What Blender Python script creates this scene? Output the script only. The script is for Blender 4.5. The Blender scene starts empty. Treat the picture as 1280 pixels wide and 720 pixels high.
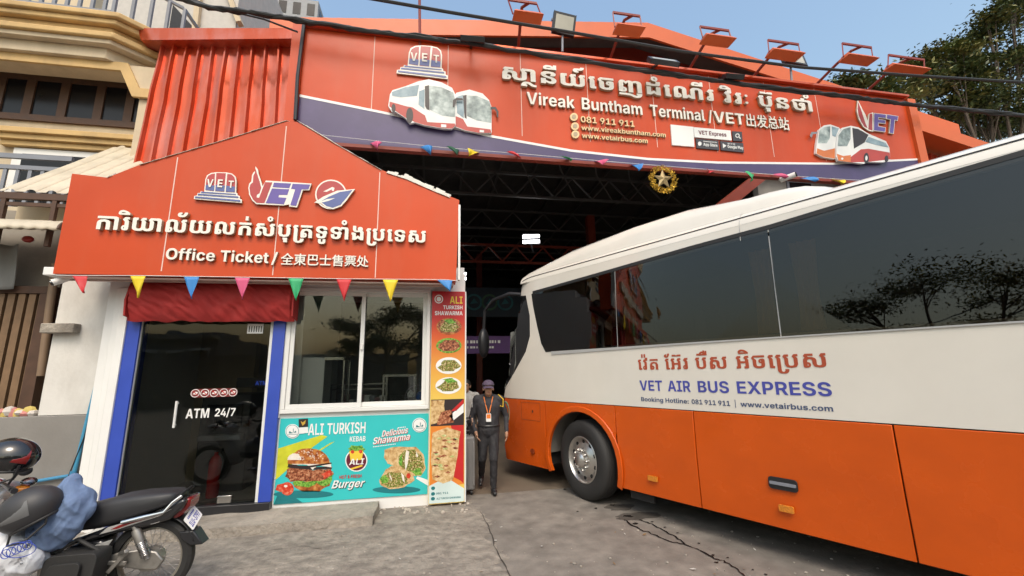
import bpy, bmesh, math, random
from mathutils import Vector, Matrix, noise
from mathutils.geometry import delaunay_2d_cdt
random.seed(7)
R = math.radians
sc = bpy.context.scene
col = sc.collection

# ------------------------------------------------------------------ camera
CAM_H = 1.8
FPX = 525.0                                   # focal length in photo pixels (1280 wide)
PITCH = math.atan(102 / 525); ROLL = R(1.07); HEAD = R(10.5)
_F = Vector((math.sin(HEAD) * math.cos(PITCH), math.cos(HEAD) * math.cos(PITCH), math.sin(PITCH)))
_r = Vector((math.cos(HEAD), -math.sin(HEAD), 0)); _u = _r.cross(_F)
_X = math.cos(ROLL) * _r - math.sin(ROLL) * _u
_Y = math.sin(ROLL) * _r + math.cos(ROLL) * _u
cam = bpy.data.cameras.new('camera'); cam_o = bpy.data.objects.new('camera', cam); col.objects.link(cam_o)
cam.sensor_width = 36; cam.lens = 36 * FPX / 1280; cam.clip_start = 0.05; cam.clip_end = 2000
cam_o.matrix_world = Matrix(((_X.x, _Y.x, -_F.x, 0), (_X.y, _Y.y, -_F.y, 0), (_X.z, _Y.z, -_F.z, CAM_H), (0, 0, 0, 1)))
sc.camera = cam_o
# ------------------------------------------------------------------ sky, sun, exposure
SUN_DIR = Vector((-0.08, -0.68, 0.9)).normalized()       # towards the sun
SUN_EL = math.asin(SUN_DIR.z); SUN_AZ = math.atan2(SUN_DIR.x, SUN_DIR.y)
w = bpy.data.worlds.new('World'); sc.world = w; w.use_nodes = True
nt = w.node_tree; bg = nt.nodes['Background']
sky = nt.nodes.new('ShaderNodeTexSky'); sky.sky_type = 'NISHITA'; sky.sun_disc = False
sky.sun_elevation = SUN_EL; sky.sun_rotation = SUN_AZ
sky.air_density = 2.1; sky.dust_density = 5.0; sky.ozone_density = 3.5
nt.links.new(sky.outputs[0], bg.inputs[0]); bg.inputs[1].default_value = 0.15
sl = bpy.data.lights.new('sun', 'SUN'); sl.energy = 0.75; sl.angle = R(20); sl.color = (1, .95, .87)
so = bpy.data.objects.new('sun', sl); col.objects.link(so)
so.rotation_euler = SUN_DIR.to_track_quat('Z', 'Y').to_euler(); so.location = (-10, -14, 20)
vs = sc.view_settings; vs.view_transform = 'Standard'; vs.look = 'None'; vs.gamma = 1; vs.exposure = 0.65
vs.use_curve_mapping = False

# ------------------------------------------------------------------ where the photo's points lie in the place
CAMP = Vector((0, 0, CAM_H))
def ray(u, v): return _F * FPX + _X * (u - 640) + _Y * (360 - v)
def at(u, v, y):
    d = ray(u, v); return CAMP + d * (y / d.y)
def gnd(u, v, z=0.0):
    d = ray(u, v); return CAMP + d * ((z - CAM_H) / d.z)
def FY(y): return lambda a, b, c=0.0: Vector((a, y - c, b))      # a wall facing the street: a right, b up, c outwards
YW = gnd(560, 630).y        # front wall of the ticket office

# ------------------------------------------------------------------ materials
def M(name, c, rough=.5, metal=0., var=.08, scale=3., bump=0., bscale=60., coat=0., spec=.5, dirt=0., dcol=(.05, .045, .04), dscale=1.2, streak=1., emit=0., bdist=.01):
    m = bpy.data.materials.new(name); m.use_nodes = True; n = m.node_tree; L = n.links
    p = n.nodes['Principled BSDF']
    p.inputs['Roughness'].default_value = rough; p.inputs['Metallic'].default_value = metal
    p.inputs['Coat Weight'].default_value = coat; p.inputs['Coat Roughness'].default_value = .08
    p.inputs['Specular IOR Level'].default_value = spec
    tc = n.nodes.new('ShaderNodeTexCoord'); geo = n.nodes.new('ShaderNodeNewGeometry')
    nz = n.nodes.new('ShaderNodeTexNoise'); nz.inputs['Scale'].default_value = scale; nz.inputs['Detail'].default_value = 5
    L.new(geo.outputs['Position'], nz.inputs['Vector'])
    mx = n.nodes.new('ShaderNodeMix'); mx.data_type = 'RGBA'
    lo = [max(0, x * (1 - var)) for x in c]; hi = [min(1, x * (1 + var)) for x in c]
    mx.inputs[6].default_value = (*lo, 1); mx.inputs[7].default_value = (*hi, 1)
    rg = n.nodes.new('ShaderNodeMapRange'); rg.inputs[1].default_value = .3; rg.inputs[2].default_value = .7
    L.new(nz.outputs[0], rg.inputs[0]); L.new(rg.outputs[0], mx.inputs[0]); out = mx.outputs[2]
    if dirt:
        mp = n.nodes.new('ShaderNodeMapping'); mp.inputs['Scale'].default_value = (1, 1, 1 / streak)
        L.new(geo.outputs['Position'], mp.inputs[0])
        n2 = n.nodes.new('ShaderNodeTexNoise'); n2.inputs['Scale'].default_value = dscale; n2.inputs['Detail'].default_value = 8; n2.inputs['Roughness'].default_value = .65
        L.new(mp.outputs[0], n2.inputs[0])
        r2 = n.nodes.new('ShaderNodeMapRange'); r2.inputs[1].default_value = .45; r2.inputs[2].default_value = .75; r2.inputs[4].default_value = dirt
        L.new(n2.outputs[0], r2.inputs[0])
        m2 = n.nodes.new('ShaderNodeMix'); m2.data_type = 'RGBA'; m2.inputs[7].default_value = (*dcol, 1)
        L.new(r2.outputs[0], m2.inputs[0]); L.new(out, m2.inputs[6]); out = m2.outputs[2]
    L.new(out, p.inputs['Base Color'])
    rr = n.nodes.new('ShaderNodeMapRange'); rr.inputs[3].default_value = max(.02, rough * .85); rr.inputs[4].default_value = min(1, rough * 1.2)
    L.new(nz.outputs[0], rr.inputs[0]); L.new(rr.outputs[0], p.inputs['Roughness'])
    if bump:
        nb = n.nodes.new('ShaderNodeTexNoise'); nb.inputs['Scale'].default_value = bscale; nb.inputs['Detail'].default_value = 6
        L.new(geo.outputs['Position'], nb.inputs['Vector'])
        b = n.nodes.new('ShaderNodeBump'); b.inputs['Strength'].default_value = bump; b.inputs['Distance'].default_value = bdist
        L.new(nb.outputs[0], b.inputs['Height']); L.new(b.outputs[0], p.inputs['Normal'])
    if emit:
        p.inputs['Emission Color'].default_value = (*c, 1); p.inputs['Emission Strength'].default_value = emit
    return m
def glass(name, tint, ior=1.5, rough=.0, boost=0.):
    m = bpy.data.materials.new(name); m.use_nodes = True; n = m.node_tree; L = n.links
    n.nodes.remove(n.nodes['Principled BSDF']); out = n.nodes['Material Output']
    t = n.nodes.new('ShaderNodeBsdfTransparent'); t.inputs[0].default_value = (*tint, 1)
    g = n.nodes.new('ShaderNodeBsdfGlossy'); g.inputs['Roughness'].default_value = rough
    f = n.nodes.new('ShaderNodeFresnel'); f.inputs[0].default_value = ior
    a = n.nodes.new('ShaderNodeMath'); a.operation = 'ADD'; a.use_clamp = True; a.inputs[1].default_value = boost
    geo = n.nodes.new('ShaderNodeNewGeometry')
    nz = n.nodes.new('ShaderNodeTexNoise'); nz.inputs['Scale'].default_value = 1.6; L.new(geo.outputs['Position'], nz.inputs['Vector'])
    b = n.nodes.new('ShaderNodeBump'); b.inputs['Strength'].default_value = .035; b.inputs['Distance'].default_value = .05
    L.new(nz.outputs[0], b.inputs['Height']); L.new(b.outputs[0], g.inputs['Normal'])
    x = n.nodes.new('ShaderNodeMixShader')
    L.new(f.outputs[0], a.inputs[0]); L.new(a.outputs[0], x.inputs[0]); L.new(t.outputs[0], x.inputs[1]); L.new(g.outputs[0], x.inputs[2]); L.new(x.outputs[0], out.inputs[0])
    return m
def mottled(name, cols, scale=60., rough=.35, stretch=(1, 1, 1)):
    """print of food: small cells of several colours"""
    m = bpy.data.materials.new(name); m.use_nodes = True; n = m.node_tree; L = n.links; p = n.nodes['Principled BSDF']
    geo = n.nodes.new('ShaderNodeNewGeometry'); mp = n.nodes.new('ShaderNodeMapping'); mp.inputs['Scale'].default_value = stretch
    L.new(geo.outputs['Position'], mp.inputs[0])
    nz = n.nodes.new('ShaderNodeTexNoise'); nz.inputs['Scale'].default_value = scale; nz.inputs['Detail'].default_value = 3; nz.inputs['Roughness'].default_value = .6
    L.new(mp.outputs[0], nz.inputs['Vector'])
    cr = n.nodes.new('ShaderNodeValToRGB'); e = cr.color_ramp.elements
    k = len(cols)
    while len(e) < k: e.new(.5)
    for i, c in enumerate(cols): e[i].position = .3 + .4 * i / max(1, k - 1); e[i].color = (*c, 1)
    L.new(nz.outputs[0], cr.inputs[0]); L.new(cr.outputs[0], p.inputs['Base Color']); p.inputs['Roughness'].default_value = rough
    return m

# ------------------------------------------------------------------ mesh building
def winding_fill(polys, extra=()):
    vs_, es = [], []
    for c in polys:
        b = len(vs_); n = len(c)
        vs_ += [Vector((float(x), float(y))) for x, y in c]; es += [(b + i, b + (i + 1) % n) for i in range(n)]
    vs_ += [Vector(p) for p in extra]
    v, e, f, _, _, _ = delaunay_2d_cdt(vs_, es, [], 0, 1e-5)
    keep = []
    for t in f:
        cx = sum(v[i].x for i in t) / 3; cy = sum(v[i].y for i in t) / 3; wn = 0
        for c in polys:
            n = len(c)
            for i in range(n):
                x0, y0 = c[i]; x1, y1 = c[(i + 1) % n]
                if (y0 <= cy) != (y1 <= cy) and x0 + (cy - y0) / (y1 - y0) * (x1 - x0) > cx: wn += 1 if y1 > y0 else -1
        if wn: keep.append(tuple(t))
    return [(p.x, p.y) for p in v], keep
def area2(c): return sum(c[i][0] * c[(i + 1) % len(c)][1] - c[(i + 1) % len(c)][0] * c[i][1] for i in range(len(c)))
def ccw(c): return list(c) if area2(c) > 0 else list(c)[::-1]
def cw(c): return ccw(c)[::-1]
ORG = {}
class MB:
    def __init__(s): s.v = []; s.f = []; s.m = []
    def add(s, vs_, fs, m=0):
        b = len(s.v); s.v += [Vector(p) for p in vs_]; s.f += [tuple(b + i for i in f) for f in fs]; s.m += [m] * len(fs); return s
    def box(s, x0, x1, y0, y1, z0, z1, m=0):
        return s.add([(x, y, z) for x in (x0, x1) for y in (y0, y1) for z in (z0, z1)], [(0, 1, 3, 2), (4, 6, 7, 5), (0, 4, 5, 1), (2, 3, 7, 6), (0, 2, 6, 4), (1, 5, 7, 3)], m)
    def bar(s, p, q, wx, wz, m=0, up=(0, 0, 1)):
        """square bar from p to q, wx wide and wz deep (towards up)"""
        p = Vector(p); q = Vector(q); d = (q - p).normalized(); up = Vector(up)
        x = d.cross(up)
        if x.length < 1e-4: x = d.cross(Vector((0, 1, 0)))
        x.normalize(); z = x.cross(d)
        vs_ = [e + x * (i * wx / 2) + z * (j * wz / 2) for e in (p, q) for i in (-1, 1) for j in (-1, 1)]
        return s.add(vs_, [(0, 1, 3, 2), (4, 6, 7, 5), (0, 4, 5, 1), (2, 3, 7, 6), (0, 2, 6, 4), (1, 5, 7, 3)], m)
    def prism(s, polys, fn, c0, c1, m=0, extra=(), back=True, ms=None):
        """outline(s) in (a,b), filled, from depth c0 to c1 along fn's c"""
        if not isinstance(polys[0][0], (list, tuple, Vector)) or isinstance(polys[0][0], (int, float)): polys = [polys]
        v, t = winding_fill(polys, extra); n = len(v)
        ec = {}
        for f in t:
            for i in range(3):
                a, b = f[i], f[(i + 1) % 3]; ec[(a, b)] = 1
        t = [f if (v[f[1]][0] - v[f[0]][0]) * (v[f[2]][1] - v[f[0]][1]) - (v[f[2]][0] - v[f[0]][0]) * (v[f[1]][1] - v[f[0]][1]) > 0 else (f[0], f[2], f[1]) for f in t]
        ec = set((f[i], f[(i + 1) % 3]) for f in t for i in range(3))
        vs_ = [fn(a, b, c1) for a, b in v] + [fn(a, b, c0) for a, b in v]
        s.add(vs_, list(t), m)
        b0 = len(s.v) - 2 * n
        sides = [(b0 + a + n, b0 + b + n, b0 + b, b0 + a) for a, b in ec if (b, a) not in ec]
        s.f += sides; s.m += [m if ms is None else ms] * len(sides)
        if back:
            s.f += [(b0 + f[0] + n, b0 + f[2] + n, b0 + f[1] + n) for f in t]; s.m += [m] * len(t)
        return s
    def tube(s, pts, r, seg=8, m=0, caps=True, closed=False):
        pts = [Vector(p) for p in pts]; n = len(pts); rs = r if isinstance(r, (list, tuple)) else [r] * n
        rings = []; prev = None
        for i, p in enumerate(pts):
            if closed: d = (pts[(i + 1) % n] - pts[i - 1])
            else: d = (pts[min(i + 1, n - 1)] - pts[max(i - 1, 0)])
            d.normalize()
            if prev is None:
                x = d.cross(Vector((0, 0, 1)))
                if x.length < .01: x = d.cross(Vector((0, 1, 0)))
            else: x = prev - d * prev.dot(d)
            x.normalize(); prev = x; y = d.cross(x)
            rings.append([p + (x * math.cos(2 * math.pi * k / seg) + y * math.sin(2 * math.pi * k / seg)) * rs[i] for k in range(seg)])
        b = len(s.v); s.v += [q for rg in rings for q in rg]
        for i in range(n if closed else n - 1):
            j = (i + 1) % n
            for k in range(seg):
                l = (k + 1) % seg; s.f.append((b + i * seg + k, b + i * seg + l, b + j * seg + l, b + j * seg + k)); s.m.append(m)
        if caps and not closed:
            s.f.append(tuple(b + k for k in range(seg))[::-1]); s.f.append(tuple(b + (n - 1) * seg + k for k in range(seg))); s.m += [m, m]
        return s
    def lathe(s, prof, o, ax, seg=32, m=0, caps=False, arc=None):
        """profile (radius, along axis) turned about ax through o"""
        o = Vector(o); ax = Vector(ax).normalized(); x = ax.cross(Vector((0, 0, 1)))
        if x.length < .01: x = Vector((1, 0, 0))
        x.normalize(); y = ax.cross(x); b = len(s.v); n = len(prof)
        for r_, h in prof:
            for k in range(seg):
                t = 2 * math.pi * k / seg; s.v.append(o + ax * h + (x * math.cos(t) + y * math.sin(t)) * r_)
        for i in range(n - 1):
            for k in range(seg):
                l = (k + 1) % seg; s.f.append((b + i * seg + k, b + i * seg + l, b + (i + 1) * seg + l, b + (i + 1) * seg + k)); s.m.append(m)
        if caps:
            s.f.append(tuple(b + k for k in range(seg))[::-1]); s.f.append(tuple(b + (n - 1) * seg + k for k in range(seg))); s.m += [m, m]
        return s
    def ball(s, c, r, seg=16, m=0, rot=None, z0=-1., z1=1.):
        """ellipsoid (r may be three radii); z0..z1 keeps a slice of it"""
        c = Vector(c); r = (r, r, r) if not isinstance(r, (tuple, list)) else r; nr = max(4, seg // 2); b = len(s.v)
        t0 = math.asin(z0); t1 = math.asin(z1)
        for i in range(nr + 1):
            t = t0 + (t1 - t0) * i / nr
            for k in range(seg):
                a = 2 * math.pi * k / seg; p = Vector((math.cos(t) * math.cos(a) * r[0], math.cos(t) * math.sin(a) * r[1], math.sin(t) * r[2]))
                s.v.append(c + (rot @ p if rot else p))
        for i in range(nr):
            for k in range(seg):
                l = (k + 1) % seg; s.f.append((b + i * seg + k, b + i * seg + l, b + (i + 1) * seg + l, b + (i + 1) * seg + k)); s.m.append(m)
        return s
    def capsule(s, p, q, r0, r1, seg=12, m=0):
        p = Vector(p); q = Vector(q); d = q - p; L = d.length; pr = []
        if L < 1e-5: return s.ball(p, r0, seg, m)
        for i in range(5): t = -math.pi / 2 + i * math.pi / 8; pr.append((max(1e-4, math.cos(t) * r0), math.sin(t) * r0))
        for i in range(5): t = i * math.pi / 8; pr.append((max(1e-4, math.cos(t) * r1), L + math.sin(t) * r1))
        return s.lathe(pr, p, d, seg, m, caps=True)
    def grid(s, fn, nu, nv, m=0):
        b = len(s.v); s.v += [Vector(fn(i / nu, j / nv)) for i in range(nu + 1) for j in range(nv + 1)]
        for i in range(nu):
            for j in range(nv):
                k = b + i * (nv + 1) + j; s.f.append((k, k + nv + 1, k + nv + 2, k + 1)); s.m.append(m)
        return s
    def build(s, name, mats, parent=None, smooth=35, bevel=0., solid=0.):
        org = ORG.get(parent.name, Vector((0, 0, 0))) if parent else Vector((0, 0, 0))
        me = bpy.data.meshes.new(name); me.from_pydata([v - org for v in s.v], [], s.f)
        if not isinstance(mats, (list, tuple)): mats = [mats]
        for m in mats: me.materials.append(m)
        me.polygons.foreach_set('material_index', s.m)
        bm = bmesh.new(); bm.from_mesh(me); bmesh.ops.remove_doubles(bm, verts=bm.verts, dist=1e-5)
        bmesh.ops.recalc_face_normals(bm, faces=bm.faces) if solid != -1 else None
        bm.to_mesh(me); bm.free()
        if smooth:
            me.polygons.foreach_set('use_smooth', [True] * len(me.polygons)); me.set_sharp_from_angle(angle=R(smooth))
        o = bpy.data.objects.new(name, me); col.objects.link(o)
        if parent: o.parent = parent; ORG[o.name] = org
        if bevel:
            b = o.modifiers.new('bevel', 'BEVEL'); b.width = bevel; b.segments = 2; b.limit_method = 'ANGLE'; b.angle_limit = R(40)
        if solid > 0:
            b = o.modifiers.new('thickness', 'SOLIDIFY'); b.thickness = solid
        return o
def tag(o, label=None, cat=None, group=None, kind=None):
    if label: o['label'] = label
    if cat: o['category'] = cat
    if group: o['group'] = group
    if kind: o['kind'] = kind
    return o
def thing(name, label, cat, loc=(0, 0, 0), group=None):
    o = bpy.data.objects.new(name, None); col.objects.link(o); o.location = loc; o.empty_display_size = .2
    ORG[o.name] = Vector(loc); return tag(o, label, cat, group)
def frozen(name, mb, mats, parent, mods):
    """build with modifiers applied into the mesh"""
    o = mb.build(name, mats, None, smooth=0)
    for t, kw in mods:
        m = o.modifiers.new(t, t)
        for k, v in kw.items(): setattr(m, k, v)
    dg = bpy.context.evaluated_depsgraph_get(); me = bpy.data.meshes.new_from_object(o.evaluated_get(dg))
    bpy.data.objects.remove(o)
    org = ORG.get(parent.name, Vector((0, 0, 0))) if parent else Vector((0, 0, 0))
    me.transform(Matrix.Translation(-org)); me.name = name
    if not isinstance(mats, (list, tuple)): mats = [mats]
    me.materials.clear()
    for m in mats: me.materials.append(m)
    me.polygons.foreach_set('use_smooth', [True] * len(me.polygons))
    o = bpy.data.objects.new(name, me); col.objects.link(o)
    if parent: o.parent = parent; ORG[o.name] = org
    return o

# ------------------------------------------------------------------ lettering (outlines of plain letter shapes, 500 units to the em)
def outline(s):
    o = []
    for c in s.split(';'):
        if not c: continue
        x = y = 0; p = []
        for t in c.split(' '):
            a, b = t.split(','); x += int(a); y += int(b); p.append((x, y))
        o.append(p)
    return o
_fill = {}
def glyphs_of(text):
    """-> list of (verts, tris) and the total width"""
    if text in KHMER:
        w_, s = KHMER[text]; v, t = winding_fill(outline(s)); return [(v, t)], w_
    out = []; x = 0
    for ch in text:
        if ord(ch) > 0x2000:
            if ch not in _fill:
                cu = bpy.data.curves.new('glyph', 'FONT'); cu.body = ch; cu.size = 500; cu.offset = 6; cu.resolution_u = 2
                o = bpy.data.objects.new('glyph', cu); col.objects.link(o)
                dg = bpy.context.evaluated_depsgraph_get(); me = bpy.data.meshes.new_from_object(o.evaluated_get(dg))
                me.calc_loop_triangles()
                _fill[ch] = ([(p.co.x, p.co.y) for p in me.vertices], [tuple(t.vertices) for t in me.loop_triangles], 500)
                bpy.data.objects.remove(o); bpy.data.curves.remove(cu); bpy.data.meshes.remove(me)
        elif ch not in _fill:
            w_, s = LATIN[ch]; p = outline(s)
            _fill[ch] = (*(winding_fill(p) if p else ([], [])), w_)
        v, t, w_ = _fill[ch]; out.append(([(a + x, b) for a, b in v], t)); x += w_
    return out, x
def letters(mb, text, fn, a0, a1, b0, cap, c0=.004, depth=.003, m=0, skew=0., b1=None, side=None):
    """raised lettering between a0 and a1 on baseline b0 (b1 at its end), cap height cap"""
    g, w_ = glyphs_of(text); k = (a1 - a0) / w_; h = cap / (300 if text in KHMER else 364)
    b1 = b0 if b1 is None else b1
    for v, t in g:
        if not v: continue
        n = len(v); t = [f if (v[f[1]][0] - v[f[0]][0]) * (v[f[2]][1] - v[f[0]][1]) - (v[f[2]][0] - v[f[0]][0]) * (v[f[1]][1] - v[f[0]][1]) > 0 else (f[0], f[2], f[1]) for f in t]
        ec = set((f[i], f[(i + 1) % 3]) for f in t for i in range(3))
        ab = [(a0 + x * k + skew * y * h, b0 + (b1 - b0) * x / w_ + y * h) for x, y in v]
        b = len(mb.v); mb.v += [fn(x, y, c0 + depth) for x, y in ab] + [fn(x, y, c0) for x, y in ab]
        mb.f += [tuple(b + i for i in f) for f in t]; mb.m += [m] * len(t)
        sd = [(b + p + n, b + q + n, b + q, b + p) for p, q in ec if (q, p) not in ec]
        mb.f += sd; mb.m += [m if side is None else side] * len(sd)
    return mb
def ell(cx, cy, rx, ry=None, n=28, a0=0, a1=360, rot=0):
    ry = rx if ry is None else ry; o = []
    for i in range(n if a1 - a0 == 360 else n + 1):
        t = R(a0 + (a1 - a0) * i / n); x, y = rx * math.cos(t), ry * math.sin(t); c, s_ = math.cos(R(rot)), math.sin(R(rot)); o.append((cx + x * c - y * s_, cy + x * s_ + y * c))
    return o
def rrect(x0, y0, x1, y1, r, n=4):
    o = []
    for cx, cy, a in ((x1 - r, y1 - r, 0), (x0 + r, y1 - r, 90), (x0 + r, y0 + r, 180), (x1 - r, y0 + r, 270)):
        o += [(cx + r * math.cos(R(a + 90 * i / n)), cy + r * math.sin(R(a + 90 * i / n))) for i in range(n + 1)]
    return o
def grow(poly, d):
    """outline pushed outwards by d"""
    p = ccw(poly); n = len(p); o = []
    for i in range(n):
        e1 = Vector(p[i]) - Vector(p[i - 1]); e2 = Vector(p[(i + 1) % n]) - Vector(p[i])
        if e1.length < 1e-9 or e2.length < 1e-9: o.append(p[i]); continue
        n1 = Vector((e1.y, -e1.x)).normalized(); n2 = Vector((e2.y, -e2.x)).normalized(); b = n1 + n2
        b = n1 if b.length < .3 else b / max(.35, b.dot(n1)); o.append((p[i][0] + b.x * d, p[i][1] + b.y * d))
    return o
KHMER = {}
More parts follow.
